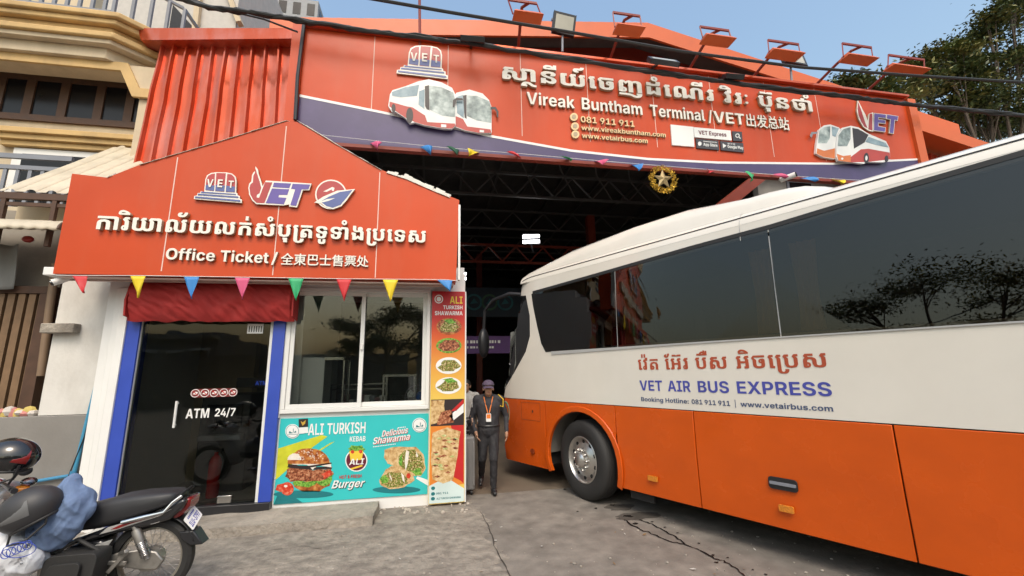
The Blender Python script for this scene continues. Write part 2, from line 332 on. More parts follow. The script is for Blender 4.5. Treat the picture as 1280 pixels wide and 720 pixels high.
KHMER['ការិយាល័យលក់សំបុត្រទូទាំងប្រទេស'] = (7074, '46,242 0,51 254,0 0,-51;46,0 0,136 8,36 24,27 40,17 54,6 55,-6 40,-17 25,-27 8,-36 0,-136 -80,0 0,136 -3,14 -9,11 -16,7 -20,3 -20,-3 -14,-7 -10,-11 -2,-14 0,-136;369,0 0,212 -2,15 -5,9 -10,5 -16,1 -58,0 0,51 94,0 26,-2 19,-5 15,-10 9,-12 5,-16 2,-19 0,-229;568,178 0,11 -12,13 -11,12 -8,8 -5,6 -3,4 -1,4 1,5 3,5 4,8 8,10 10,12 14,17 86,0 0,-51 -44,0 38,-40 0,-24;648,188 0,-138 -2,-22 -8,-15 -14,-9 -22,-4 -31,0 -15,2 -14,3 -12,7 -9,10 -6,15 -2,19 2,18 7,14 9,10 12,8 13,6 12,1 0,75;568,37 0,39 -4,-2 -6,-3 -4,-5 -2,-9 2,-9 4,-6 6,-4;462,342 -17,2 -13,7 -7,11 -2,16 3,20 8,17 13,13 17,10 21,6 23,2 18,-1 19,-4 18,-6 17,-8 18,-10 16,-12 16,-13 16,-14 0,-36;478,380 91,0 -7,4 -6,4 -8,4 -7,2 -8,3 -8,2 -8,1 -8,0 -14,-1 -9,-4 -6,-7;1132,186 0,-107 -8,-35 -22,-24 -36,-15 -53,-5 -25,2 -20,4 -19,8 -15,10 -1,0 -9,-7 -11,-6 -13,-5 -15,-3 -17,-2 -18,-1 -4,0 -38,2 -33,6 -25,12 -19,15 -11,19 -4,25 0,189 9,19 27,6 71,0 0,-51 -12,0 -9,-2 -5,-4 -1,-5 0,-148 2,-13 10,-10 16,-8 21,-2 15,2 12,2 9,6 7,6 4,8 2,9 0,103 80,0 0,-103 2,-13 7,-10 13,-8 17,-2 17,2 12,8 8,10 2,13 0,103;1052,178 0,31 -10,13 -6,9 -4,5 -3,4 -1,3 0,3 1,4 2,4 5,6 6,9 8,11 10,13 78,0 0,-51 -42,0 36,-37 0,-27;894,178 0,31 -10,13 -6,9 -5,5 -2,4 -1,3 0,3 0,4 3,4 5,6 6,9 8,11 10,13 78,0 0,-51 -42,0 36,-37 0,-27;1201,0 0,212 -1,15 -6,9 -10,5 -16,1 -58,0 0,51 95,0 25,-2 20,-5 14,-10 10,-12 5,-16 1,-19 0,-229;1767,188 0,-109 -7,-35 -22,-24 -38,-15 -52,-5 -88,20 -30,59 0,131 -3,13 -8,11 -13,6 -18,2 -18,-2 -12,-6 -8,-11 -2,-13 0,-86 -80,0 0,90 30,59 90,20 90,-20 30,-59 0,-128 3,-13 7,-11 13,-9 17,-3 18,3 12,9 8,11 2,13 0,102;1368,129 80,0 0,-11 17,-2 15,-4 12,-8 8,-10 6,-16 1,-18 -5,-24 -13,-20 -22,-12 -28,-4 -27,0 -20,2 -14,6 -8,10 -2,16;1448,38 4,1 4,2 2,3 3,5 2,5 1,6 -2,8 -3,7 -5,4 -6,1;1688,178 0,31 -10,13 -7,9 -4,5 -3,4 0,3 0,3 0,4 2,4 5,6 6,9 8,11 11,13 77,0 0,-51 -41,0 35,-37 0,-27;1654,348 -20,2 -18,4 -17,7 -13,10 -8,13 -3,17 5,25 16,17 28,9 40,3 0,-43 -12,0 -9,-2 -5,-4 -1,-4 1,-4 4,-4 6,-2 11,0 14,2 12,4 11,10 8,12 4,18 2,20 66,0 -4,-31 -10,-27 -16,-22 -24,-16 -31,-10;2264,186 0,-107 -7,-35 -22,-24 -37,-15 -53,-5 -24,2 -21,4 -18,8 -16,10 -10,-7 -10,-6 -14,-5 -14,-3 -17,-2 -18,-1 -4,0 -39,2 -32,6 -26,12 -18,15 -12,19 -4,25 0,189 10,19 27,6 71,0 0,-51 -12,0 -9,-2 -5,-4 -2,-5 0,-148 3,-13 10,-10 15,-8 21,-2 15,2 12,2 10,6 7,6 4,8 1,9 0,103 80,0 0,-103 2,-13 8,-10 12,-8 17,-2 18,2 12,8 7,10 3,13 0,103;2185,178 0,31 -10,13 -7,9 -4,5 -2,4 -1,3 -1,3 2,4 2,4 4,6 6,9 8,11 10,13 78,0 0,-51 -41,0 35,-37 0,-27;2026,178 0,31 -9,13 -7,9 -4,5 -2,4 -2,3 0,3 1,4 3,4 4,6 6,9 8,11 10,13 78,0 0,-51 -42,0 36,-37 0,-27;2754,188 0,-109 -8,-35 -22,-24 -37,-15 -52,-5 -89,20 -30,59 0,131 -2,13 -8,11 -13,6 -18,2 -17,-2 -14,-6 -8,-11 -2,-13 0,-86 -79,0 0,90 30,59 90,20 90,-20 30,-59 0,-128 3,-13 8,-11 12,-9 17,-3 17,3 13,9 7,11 2,13 0,102;2355,129 79,0 0,-11 18,-2 14,-4 12,-8 8,-10 6,-16 2,-18 -4,-24 -14,-20 -22,-12 -28,-4 -27,0 -21,2 -13,6 -7,10 -3,16;2434,38 4,1 4,2 3,3 3,5 2,5 0,6 -1,8 -3,7 -6,4 -6,1;2674,178 0,31 -10,13 -6,9 -4,5 -3,4 -1,3 0,3 1,4 2,4 5,6 6,9 8,11 10,13 78,0 0,-51 -42,0 36,-37 0,-27;2846,242 0,51 254,0 0,-51;2846,0 0,136 8,36 25,27 39,17 55,6 55,-6 40,-17 24,-27 8,-36 0,-136 -80,0 0,136 -2,14 -10,11 -15,7 -20,3 -20,-3 -15,-7 -9,-11 -3,-14 0,-136;2967,342 0,98 60,0 0,-98;3232,204 -12,14 -7,10 -5,8 -2,4 -2,4 0,2 0,5 3,5 5,6 6,8 8,10 10,13 139,0 0,-51 -97,0 21,-24;3591,186 0,-107 -7,-35 -23,-24 -37,-15 -52,-5 -89,20 -29,59 0,63 -3,13 -8,9 -13,6 -18,1 -18,-1 -12,-6 -8,-9 -3,-13 0,-17 -79,0 0,17 4,28 12,21 18,15 24,8 30,5 32,1 40,-2 30,-6 23,-10 15,-16 10,-20 2,-24 0,-63 3,-13 7,-8 13,-6 17,-2 18,2 12,6 7,8 3,13 0,107;3192,129 79,0 0,-11 17,-2 16,-4 11,-8 9,-10 5,-16 2,-18 -5,-24 -14,-20 -21,-12 -29,-4 -26,0 -20,2 -14,6 -8,10 -2,16;3271,38 5,1 3,2 3,3 3,5 1,5 1,6 -1,8 -3,7 -5,4 -7,1;3512,178 0,31 -10,13 -7,9 -5,5 -2,4 0,3 -1,3 1,4 2,4 4,6 7,9 8,11 10,13 78,0 0,-51 -41,0 35,-37 0,-27;3489,342 -16,2 -15,6 -12,10 -10,12 -6,16 -2,16 2,16 6,15 10,13 12,9 15,7 16,2 17,-2 14,-7 13,-9 9,-13 7,-15 2,-16 -2,-16 -7,-16 -9,-12 -13,-10 -14,-6;3489,384 7,2 7,4 4,6 1,8 -1,7 -4,7 -7,4 -7,1 -7,-1 -6,-4 -4,-6 -2,-8 2,-8 4,-6 6,-4;3764,186 0,-103 2,-13 10,-10 14,-8 21,-2 21,2 14,8 10,10 2,13 0,103 80,0 0,-107 -32,-59 -95,-20 -95,20 -32,59 0,107;3858,178 0,31 -10,13 -6,9 -4,5 -3,4 -1,3 0,3 0,4 4,4 4,6 6,9 8,11 10,13 78,0 0,-51 -42,0 36,-37 0,-27;3684,178 0,31 -10,13 -6,9 -4,5 -3,4 -1,3 0,3 1,4 3,4 4,6 6,9 8,11 10,13 78,0 0,-51 -42,0 36,-37 0,-27;3804,-122 0,63 -18,0 0,42 98,0 0,-105;4098,188 0,-236 0,-8 3,-7 5,-6 6,-5 8,-2 10,-2 14,2 10,7 6,9 2,12 0,24 79,0 0,-22 -3,-21 -9,-19 -15,-15 -22,-11 -28,-8 -34,-2 -35,2 -28,8 -21,11 -16,15 -8,19 -4,21 0,234;4018,178 0,31 -10,13 -6,9 -4,5 -3,4 -1,3 0,3 1,4 3,4 4,6 6,9 8,11 10,13 78,0 0,-51 -42,0 36,-37 0,-27;4164,242 0,51 252,0 0,-51;4164,129 79,0 0,-11 17,-2 15,-4 11,-8 10,-10 4,-16 2,-18 -4,-24 -14,-20 -22,-12 -28,-4 -26,0 -21,2 -13,6 -8,10 -2,16;4243,38 4,1 3,2 4,3 2,5 2,5 1,6 -1,8 -4,7 -5,4 -6,1;4164,124 0,12 31,60 95,20 95,-20 32,-60 0,-136 -79,0 0,136 -4,13 -8,9 -16,6 -20,1 -20,-1 -16,-6 -8,-9 -3,-13 0,-12;4164,129 79,0 0,-11 17,-2 15,-4 11,-8 10,-10 4,-16 2,-18 -4,-24 -14,-20 -22,-12 -28,-4 -26,0 -21,2 -13,6 -8,10 -2,16;4243,38 4,1 3,2 4,3 2,5 2,5 1,6 -1,8 -4,7 -5,4 -6,1;4620,0 -49,5 -35,15 -21,24 -7,35 0,32 80,0 0,-32 2,-13 6,-8 10,-6 14,-2 15,2 11,6 6,8 2,13 0,32 -48,10 -39,13 -31,14 -22,19 -14,21 -4,24 3,25 11,20 17,16 25,11 32,7 38,2 40,-2 31,-6 25,-10 17,-14 11,-19 3,-23 0,-12 -79,0 0,7 -4,14 -9,8 -15,5 -20,1 -20,-1 -15,-6 -9,-9 -3,-12 3,-12 7,-11 12,-9 16,-8 21,-6 23,-7 7,11 10,8 12,6 16,2 12,-2 12,-4 10,-7 8,-9 4,-10 2,-12 -1,-14 -3,-9 -6,-7 -7,-6 0,-29 -7,-35 -21,-24 -35,-15;4640,-129 -36,4 -26,11 -16,18 -5,26 0,53 63,0 0,-44 0,-7 2,-5 3,-5 4,-3 5,-2 6,-1 8,2 6,4 4,8 2,9 0,44 62,0 0,-53 -5,-26 -15,-18 -26,-11;4946,0 -50,5 -35,15 -21,24 -7,35 0,32 79,0 0,-32 2,-13 6,-8 11,-6 15,-2 14,2 10,6 6,8 2,13 0,32 -47,10 -39,13 -31,14 -23,19 -13,21 -5,24 4,25 10,20 18,16 25,11 31,7 39,2 39,-2 32,-6 25,-10 17,-14 10,-19 4,-23 0,-12 -79,0 0,7 -3,14 -10,8 -16,5 -19,1 -20,-1 -15,-6 -9,-9 -3,-12 2,-12 8,-11 12,-9 16,-8 20,-6 24,-7 7,11 10,8 13,6 15,2 13,-2 11,-4 9,-7 8,-9 6,-10 1,-12 -1,-14 -4,-9 -5,-7 -7,-6 0,-29 -7,-35 -21,-24 -36,-15;5146,0 0,212 -1,15 -5,9 -10,5 -17,1 -57,0 0,51 94,0 25,-2 20,-5 14,-10 9,-12 6,-16 2,-19 0,-229;5121,342 -16,2 -15,6 -12,10 -10,12 -6,16 -2,16 2,16 6,15 10,13 12,9 15,7 16,2 17,-2 14,-7 13,-9 9,-13 7,-15 2,-16 -2,-16 -7,-16 -9,-12 -13,-10 -14,-6;5121,384 7,2 7,4 4,6 1,8 -1,7 -4,7 -7,4 -7,1 -7,-1 -6,-4 -4,-6 -2,-8 2,-8 4,-6 6,-4;5319,0 0,110 -1,6 -4,4 -6,2 -10,1 0,51 56,0 22,-3 14,-7 6,-13 2,-20 0,-59 48,36 48,-36 0,86 -1,13 -3,11 -4,9 -7,7 -11,-4 -14,-4 -16,-2 -22,-2 -22,2 -22,5 -20,9 -16,15 -10,20 -3,26 0,74 75,0 0,-83 2,-10 4,-8 8,-5 10,-2 5,1 5,0 7,2 9,3 -6,7 -4,7 -2,8 -1,11 1,12 5,11 8,11 11,8 15,6 19,1 18,-2 14,-5 11,-9 8,-11 5,-11 2,-11 -2,-13 -2,-9 -4,-8 -6,-8 12,-9 10,-9 6,-8 4,-11 2,-13 1,-15 0,-165 -71,0 -56,42 -56,-42;5732,188 0,-236 1,-8 3,-7 4,-6 6,-5 8,-2 10,-2 14,2 10,7 6,9 2,12 0,24 80,0 0,-22 -4,-21 -8,-19 -16,-15 -21,-11 -28,-8 -35,-2 -34,2 -28,8 -22,11 -15,15 -9,19 -3,21 0,234;5653,178 0,31 -10,13 -7,9 -4,5 -2,4 -1,3 -1,3 2,4 2,4 4,6 6,9 8,11 10,13 78,0 0,-51 -41,0 35,-37 0,-27;5878,186 0,-103 3,-13 9,-10 14,-8 21,-2 21,2 15,8 9,10 2,13 0,103 80,0 0,-107 -32,-59 -95,-20 -95,20 -31,59 0,107;5972,178 0,31 -9,13 -7,9 -4,5 -2,4 -2,3 0,3 1,4 3,4 4,6 6,9 8,11 10,13 78,0 0,-51 -42,0 36,-37 0,-27;5799,178 0,31 -10,13 -7,9 -4,5 -2,4 -2,3 0,3 1,4 3,4 4,6 6,9 8,11 10,13 78,0 0,-51 -41,0 35,-37 0,-27;6221,188 0,-124 1,-7 1,-4 3,-2 6,-1 16,0 0,-50 -70,0 -16,2 -11,4 -7,8 -2,11 0,163;6142,178 0,31 -10,13 -7,9 -4,5 -3,4 0,3 -1,3 1,4 2,4 5,6 6,9 8,11 10,13 78,0 0,-51 -41,0 35,-37 0,-27;6415,0 -49,5 -36,15 -20,24 -8,35 0,32 80,0 0,-32 2,-13 6,-8 10,-6 15,-2 15,2 10,6 6,8 2,13 0,32 -48,10 -38,13 -32,14 -22,19 -14,21 -4,24 4,25 10,20 18,16 24,11 32,7 38,2 40,-2 32,-6 24,-10 18,-14 10,-19 3,-23 0,-12 -79,0 0,7 -3,14 -10,8 -15,5 -20,1 -20,-1 -14,-6 -10,-9 -3,-12 3,-12 7,-11 13,-9 16,-8 20,-6 23,-7 7,11 10,8 12,6 16,2 13,-2 11,-4 10,-7 8,-9 5,-10 1,-12 0,-14 -4,-9 -6,-7 -6,-6 0,-29 -8,-35 -21,-24 -35,-15;6668,204 -11,14 -7,10 -5,8 -3,4 -1,4 -1,2 1,5 3,5 4,6 6,8 8,10 10,13 140,0 0,-51 -97,0 21,-24;7028,186 0,-107 -8,-35 -22,-24 -38,-15 -51,-5 -89,20 -30,59 0,63 -2,13 -8,9 -14,6 -17,1 -18,-1 -13,-6 -8,-9 -2,-13 0,-17 -80,0 0,17 4,28 12,21 19,15 24,8 29,5 33,1 39,-2 31,-6 23,-10 15,-16 9,-20 3,-24 0,-63 3,-13 7,-8 13,-6 17,-2 17,2 12,6 8,8 2,13 0,107;6628,129 80,0 0,-11 17,-2 15,-4 12,-8 8,-10 6,-16 2,-18 -5,-24 -14,-20 -21,-12 -29,-4 -27,0 -20,2 -14,6 -7,10 -3,16;6708,38 4,1 4,2 3,3 3,5 1,5 1,6 -2,8 -3,7 -5,4 -6,1;6948,178 0,31 -10,13 -6,9 -5,5 -2,4 -1,3 0,3 0,4 3,4 4,6 6,9 9,11 10,13 78,0 0,-51 -42,0 36,-37 0,-27')
KHMER['ស្ថានីយ៍ចេញដំណើរ វិរៈ ប៊ុនថាំ'] = (5911, '86,204 -11,14 -8,10 -5,8 -2,4 -2,4 0,3 0,5 3,4 5,6 6,8 8,10 10,13 138,0 0,-53 -90,0 19,-22;449,186 0,-107 -7,-35 -23,-24 -38,-15 -53,-5 -90,20 -31,59 0,63 -3,12 -6,8 -13,5 -17,1 -16,-1 -13,-5 -7,-8 -2,-12 0,-16 -84,0 0,16 4,28 12,21 19,14 25,9 30,4 32,2 40,-2 32,-6 23,-12 15,-14 10,-20 2,-24 0,-63 3,-11 7,-9 12,-5 16,-2 17,2 11,5 7,9 2,11 0,107;46,130 84,0 0,-11 18,-1 14,-5 12,-7 9,-12 5,-14 2,-20 -4,-24 -15,-20 -22,-12 -29,-4 -28,0 -22,2 -14,6 -8,10 -2,16;130,39 4,1 3,2 3,3 2,5 2,5 0,5 0,10 -4,6 -4,4 -6,1;365,178 0,32 -9,13 -6,9 -4,5 -2,3 -2,3 0,3 1,4 3,4 4,7 6,9 8,10 10,13 80,0 0,-53 -38,0 33,-35 0,-27;512,0 0,210 -2,15 -4,9 -10,5 -16,1 -56,0 0,53 94,0 26,-2 20,-5 14,-10 10,-12 6,-16 2,-19 0,-229;351,-122 3,34 8,28 14,22 19,14 23,9 28,3 17,-1 16,-3 15,-4 14,-8 14,-9 14,-12 9,-9 8,-6 8,-6 7,-3 8,-3 10,-1 10,-1 12,0 0,-44 -33,1 -25,3 -19,6 -15,6 -10,8 -11,10 -7,8 -7,7 -7,5 -6,4 -8,3 -9,1 -7,-1 -4,-2 -5,-3 -3,-4 -1,-5 -1,-5 23,0 0,-42;684,0 0,123 84,0 0,-45 8,0 6,-2 7,-2 6,-3 6,-3 5,-3 8,-4 9,-5 8,-2 9,-2 6,2 6,2 5,4 4,7 2,8 1,9 -1,10 -3,8 -6,6 -6,6 -9,4 -11,3 -27,7 -27,8 -24,10 -22,10 -18,12 -14,14 -8,16 -4,19 4,23 11,20 18,14 25,10 32,7 39,2 40,-1 32,-6 24,-8 17,-12 10,-16 4,-20 -2,-12 -4,-12 -8,-10 -14,-8 -21,-6 -29,-2 -18,0 0,36 4,0 3,2 2,2 2,2 1,2 0,2 0,4 -4,4 -6,3 -7,2 -10,1 -12,0 -19,-2 -16,-4 -10,-9 -4,-12 3,-11 8,-9 13,-8 15,-7 17,-5 19,-5 32,-9 26,-11 20,-14 15,-16 8,-18 4,-22 -4,-23 -10,-19 -15,-16 -18,-11 -21,-7 -20,-2 -18,1 -16,3 -12,5 -10,5 -6,3 -6,3 -6,3 -6,2 -6,2 -6,1 0,-28;952,342 -54,0 0,112 54,0;768,342 -19,2 -13,7 -8,11 -2,16 2,21 9,17 13,13 18,10 21,6 23,2 19,-1 19,-4 18,-6 16,-8 18,-10 16,-12 17,-14 17,-14 0,-36;783,380 87,0 -6,4 -6,4 -6,3 -8,3 -7,2 -8,2 -8,0 -7,1 -14,-1 -10,-4 -5,-6;1439,186 0,-107 -7,-35 -23,-25 -37,-15 -54,-4 -24,2 -22,4 -18,8 -15,10 -1,0 -9,-7 -11,-5 -13,-6 -15,-3 -16,-2 -18,-1 -5,0 -39,2 -33,6 -26,11 -19,15 -12,20 -4,25 0,189 10,19 27,6 74,0 0,-53 -11,0 -9,-2 -5,-4 -2,-5 0,-146 3,-11 10,-10 15,-7 20,-3 13,2 11,3 10,5 7,6 5,8 1,7 0,103 83,0 0,-103 3,-12 7,-9 11,-7 17,-3 16,3 12,7 6,9 3,12 0,103;1355,178 0,32 -9,13 -7,9 -4,5 -2,3 -1,3 0,3 1,4 3,4 4,7 6,9 8,10 10,13 80,0 0,-53 -39,0 34,-35 0,-27;1197,178 0,32 -9,13 -7,9 -4,5 -2,3 -1,3 0,3 0,4 4,4 4,7 6,9 8,10 10,13 80,0 0,-53 -39,0 33,-35 0,-27;1324,342 -38,3 -26,9 -16,16 -6,23 2,18 8,14 12,10 16,7 18,3 21,1 32,0 13,2 8,8 6,10 2,10 61,0 -6,-33 -17,-25 -27,-15 -35,-5 -32,0 -4,0 -4,-2 -2,-2 -1,-4 1,-3 2,-3 2,-1 5,-1 16,0 0,-40;1611,187 0,-122 1,-6 2,-3 2,-2 6,-2 14,0 0,-52 -72,0 -16,2 -11,4 -7,8 -2,11 0,162;1528,178 0,32 -10,13 -6,9 -4,5 -2,3 -2,3 0,3 2,4 2,4 4,7 6,9 8,10 10,13 80,0 0,-53 -38,0 33,-35 0,-27;1952,100 0,-21 -8,-35 -25,-24 -41,-15 -56,-5 -56,5 -40,15 -24,24 -8,35 0,113 -9,12 -8,12 -6,10 -1,7 0,5 2,6 2,5 4,6 6,7 8,8 9,10 11,13 240,0 0,-53 -218,0 -2,-1 -1,-1 -1,-2 -1,-2 -1,-1 0,-1 3,-6 7,-8 16,-12 24,-17 0,-99 2,-18 8,-12 14,-6 20,-2 21,2 14,6 8,12 3,18 0,10;1952,99 -84,0 0,9 -16,2 -14,4 -12,8 -8,10 -5,12 -1,14 4,24 16,19 27,12 37,5 22,-3 18,-7 12,-12 4,-13;1868,145 0,29 -4,0 -3,-1 -3,-3 -2,-2 -2,-4 0,-4 1,-7 3,-5 4,-2;2358,-122 -20,1 -17,3 -15,6 -14,6 -14,8 -16,8 -12,6 -16,4 -19,4 -21,2 -20,0 -22,1 -108,0 0,48 108,0 28,-1 26,-2 24,-2 22,-5 19,-6 17,-7 12,-6 12,-6 10,-6 11,-4 11,-3 10,-1 10,2 8,4 4,6 2,6 -18,0 0,40 100,0 0,-12 -2,-29 -11,-23 -16,-18 -21,-14 -24,-8;2287,266 15,12 16,9 18,6 26,1 30,-2 25,-6 19,-11 14,-15 8,-21 3,-25 0,-214 -83,0 0,214 -3,12 -7,8 -12,6 -16,2 -14,-2 -11,-4 -8,-5 -7,-6;2043,124 0,102 1,16 6,16 8,14 13,12 17,6 22,3 17,-2 15,-5 16,-10 14,-14 1,0 14,14 15,9 16,6 17,2 22,-3 17,-6 12,-12 8,-14 6,-16 1,-16 0,-226 -84,0 0,226 -1,4 -2,4 -2,2 -4,2 -4,-2 -4,-3 -4,-5 -4,-6 -5,-6 -5,-4 -5,-4 -5,-1 -6,1 -5,4 -5,4 -4,6 -5,6 -4,5 -4,3 -5,2 -2,-2 -3,-2 -2,-4 -1,-4 0,-102;2043,130 83,0 0,-11 18,-1 16,-5 11,-7 9,-12 6,-14 1,-20 -5,-24 -14,-20 -22,-12 -30,-4 -28,0 -21,2 -14,6 -7,10 -3,16;2126,39 4,1 4,2 3,3 3,5 1,5 1,5 -2,10 -2,6 -6,4 -6,1;2552,224 0,81 84,0 0,-29 63,0 12,1 9,2 4,4 2,5 0,49 84,0 0,-49 -2,-20 -4,-16 -7,-12 -11,-10 -16,-4 -19,-2;2552,0 0,201 84,0 0,-125 46,34 44,-34 0,125 84,0 0,-201 -72,0 -56,40 -57,-40;2707,342 -16,2 -15,6 -13,10 -10,13 -6,15 -2,16 2,17 6,15 10,12 13,10 15,7 16,2 17,-2 14,-7 14,-10 10,-12 6,-15 2,-17 -2,-16 -6,-15 -10,-13 -14,-10 -14,-6;2707,386 7,2 6,4 4,6 2,6 -2,8 -4,6 -6,4 -7,1 -7,-1 -6,-4 -4,-6 -1,-8 1,-6 4,-6 6,-4;2982,187 0,-122 0,-6 2,-3 3,-2 5,-2 14,0 0,-52 -72,0 -15,2 -11,4 -8,8 -2,11 0,162;2898,178 0,32 -10,13 -6,9 -4,5 -2,3 -1,3 0,3 1,4 2,4 4,7 7,9 8,10 10,13 80,0 0,-53 -39,0 34,-35 0,-27;3062,124 0,90 8,34 22,25 38,15 53,5 53,-5 38,-15 24,-25 7,-34 0,-138 37,26 38,-26 0,138 7,34 23,25 38,15 52,5 54,-5 37,-15 23,-25 8,-34 0,-214 -84,0 0,214 -2,12 -8,8 -11,4 -17,2 -16,-2 -12,-4 -6,-8 -3,-12 0,-214 -72,0 -49,33 -48,-33 -73,0 0,214 -2,12 -7,8 -12,4 -17,2 -17,-2 -11,-4 -7,-8 -2,-12 0,-90;3062,130 84,0 0,-11 18,-1 14,-5 12,-7 9,-12 5,-14 2,-20 -4,-24 -14,-20 -23,-12 -29,-4 -28,0 -22,2 -14,6 -8,10 -2,16;3146,39 4,1 3,2 3,3 2,5 2,5 1,5 -1,10 -4,6 -4,4 -6,1;3634,342 -54,0 0,112 54,0;3450,342 -19,2 -13,7 -8,11 -2,16 2,21 9,17 13,13 18,10 21,6 23,2 18,-1 19,-4 18,-6 17,-8 18,-10 16,-12 17,-14 17,-14 0,-36;3465,380 87,0 -6,4 -6,4 -6,3 -8,3 -8,2 -7,2 -8,0 -7,1 -14,-1 -10,-4 -6,-6;3744,178 0,10 -12,13 -10,11 -8,8 -6,6 -4,6 0,4 0,4 4,6 4,7 8,11 10,12 14,17 90,0 0,-53 -41,0 35,-38 0,-24;3828,188 0,-136 -2,-22 -8,-16 -14,-10 -23,-4 -33,0 -16,2 -14,4 -11,6 -9,11 -6,15 -2,18 2,18 6,14 10,11 11,8 13,5 12,2 0,74;3744,38 0,38 -4,-2 -4,-3 -5,-5 -1,-9 1,-9 4,-6 5,-3;4090,177 0,20 -12,11 -10,9 -9,9 -6,6 -4,7 -1,6 1,5 3,6 5,8 7,8 7,10 9,11 13,0 7,1 5,2 5,5 1,8 0,28 83,0 0,-53 0,-12 -3,-12 -5,-8 -6,-6 -10,-4 -14,-2 -20,0 38,-35 0,-28;4174,188 0,-136 -2,-22 -8,-16 -14,-10 -24,-4 -33,0 -15,2 -14,4 -12,6 -9,11 -6,15 -2,18 2,18 7,14 9,11 11,8 14,5 12,2 0,74;4090,38 0,38 -4,-2 -6,-3 -4,-5 -1,-9 1,-9 4,-6 6,-3;4006,342 -19,2 -13,7 -8,11 -2,16 2,21 9,17 13,13 18,10 21,6 23,2 18,-1 19,-4 18,-6 17,-8 18,-10 16,-12 17,-14 17,-14 0,-36;4021,380 87,0 -6,4 -6,4 -6,3 -8,3 -8,2 -7,2 -8,0 -7,1 -14,-1 -10,-4 -6,-6;4300,178 0,10 -12,13 -10,11 -8,8 -6,6 -4,6 0,4 0,4 4,6 4,7 8,11 10,12 14,17 90,0 0,-53 -41,0 35,-38 0,-24;4384,188 0,-136 -2,-22 -8,-16 -14,-10 -23,-4 -33,0 -16,2 -14,4 -11,6 -9,11 -6,15 -2,18 2,18 6,14 10,11 11,8 13,5 12,2 0,74;4300,38 0,38 -4,-2 -4,-3 -5,-5 -1,-9 1,-9 4,-6 5,-3;4488,205 -12,3 -10,6 -6,10 -3,12 3,11 6,10 10,7 12,2 12,-2 9,-7 7,-10 2,-11 -2,-12 -7,-10 -10,-6;4488,22 -12,2 -10,7 -6,10 -3,11 3,12 6,10 10,6 12,3 12,-3 9,-6 7,-10 2,-12 -2,-11 -7,-10 -10,-7;4840,187 0,-104 4,-12 8,-9 14,-7 20,-3 20,3 14,7 8,9 2,12 0,103 84,0 0,-107 -32,-59 -96,-20 -97,20 -33,59 0,108;4930,178 0,32 -9,13 -6,9 -4,5 -3,3 0,3 0,3 0,4 3,4 5,7 6,9 8,10 10,13 80,0 0,-53 -39,0 33,-35 0,-27;4756,178 0,32 -8,13 -7,9 -4,5 -2,3 -1,3 0,3 0,4 3,4 5,7 6,9 8,10 10,13 80,0 0,-53 -39,0 33,-35 0,-27;4783,342 0,52 105,0 24,-24 24,24 105,0 0,-52;4878,-122 0,62 -17,0 0,43 101,0 0,-105;5106,0 0,123 84,0 0,-45 8,0 6,-2 7,-2 6,-3 5,-3 6,-3 8,-4 9,-5 8,-2 8,-2 7,2 6,2 5,4 3,7 3,8 1,9 -2,10 -2,8 -6,6 -6,6 -10,4 -10,3 -27,7 -27,8 -24,10 -22,10 -18,12 -14,14 -8,16 -4,19 4,23 11,20 18,14 25,10 32,7 39,2 40,-1 32,-6 24,-8 17,-12 10,-16 3,-20 -1,-12 -4,-12 -8,-10 -14,-8 -21,-6 -29,-2 -18,0 0,36 4,0 3,2 2,2 2,2 1,2 0,2 -1,4 -3,4 -6,3 -7,2 -10,1 -12,0 -19,-2 -16,-4 -10,-9 -4,-12 3,-11 8,-9 13,-8 15,-7 17,-5 19,-5 31,-9 26,-11 21,-14 15,-16 8,-18 3,-22 -3,-23 -10,-19 -15,-16 -18,-11 -21,-7 -20,-2 -18,1 -16,3 -12,5 -10,5 -6,3 -6,3 -6,3 -6,2 -6,2 -6,1 0,-28;5718,105 0,-26 -8,-35 -24,-24 -40,-15 -56,-5 -97,20 -32,59 0,113 -9,12 -8,12 -6,10 -2,7 1,7 3,6 4,6 4,6 6,8 8,7 8,9 9,11 141,0 8,1 4,2 2,4 2,5 0,32 82,0 0,-32 -2,-29 -10,-20 -18,-12 -30,-4 -157,0 -1,-1 -2,-1 -1,-2 -1,-2 0,-1 0,-1 2,-5 6,-7 9,-8 11,-9 11,-7 10,-7 0,-91 3,-20 8,-14 14,-8 20,-4 19,4 15,8 8,14 3,18 0,9;5718,99 -83,0 0,9 -16,2 -14,4 -11,8 -8,10 -6,12 -2,14 6,24 16,19 26,12 37,5 23,-3 18,-7 11,-12 3,-13;5635,145 0,29 -3,0 -4,-1 -2,-3 -3,-2 -1,-4 0,-4 0,-7 4,-5 4,-2;5648,293 64,0 0,-53 -64,0;5784,0 0,210 -2,15 -4,9 -10,5 -16,1 -56,0 0,53 94,0 26,-2 20,-5 14,-10 10,-12 6,-16 2,-19 0,-229;5763,342 -17,2 -14,6 -14,10 -9,13 -7,15 -2,16 2,17 7,15 9,12 14,10 14,7 17,2 17,-2 14,-7 13,-10 10,-12 6,-15 3,-17 -3,-16 -6,-15 -10,-13 -13,-10 -14,-6;5763,386 7,2 6,4 4,6 1,6 -1,8 -4,6 -6,4 -7,1 -7,-1 -6,-4 -4,-6 -2,-8 2,-6 4,-6 6,-4')
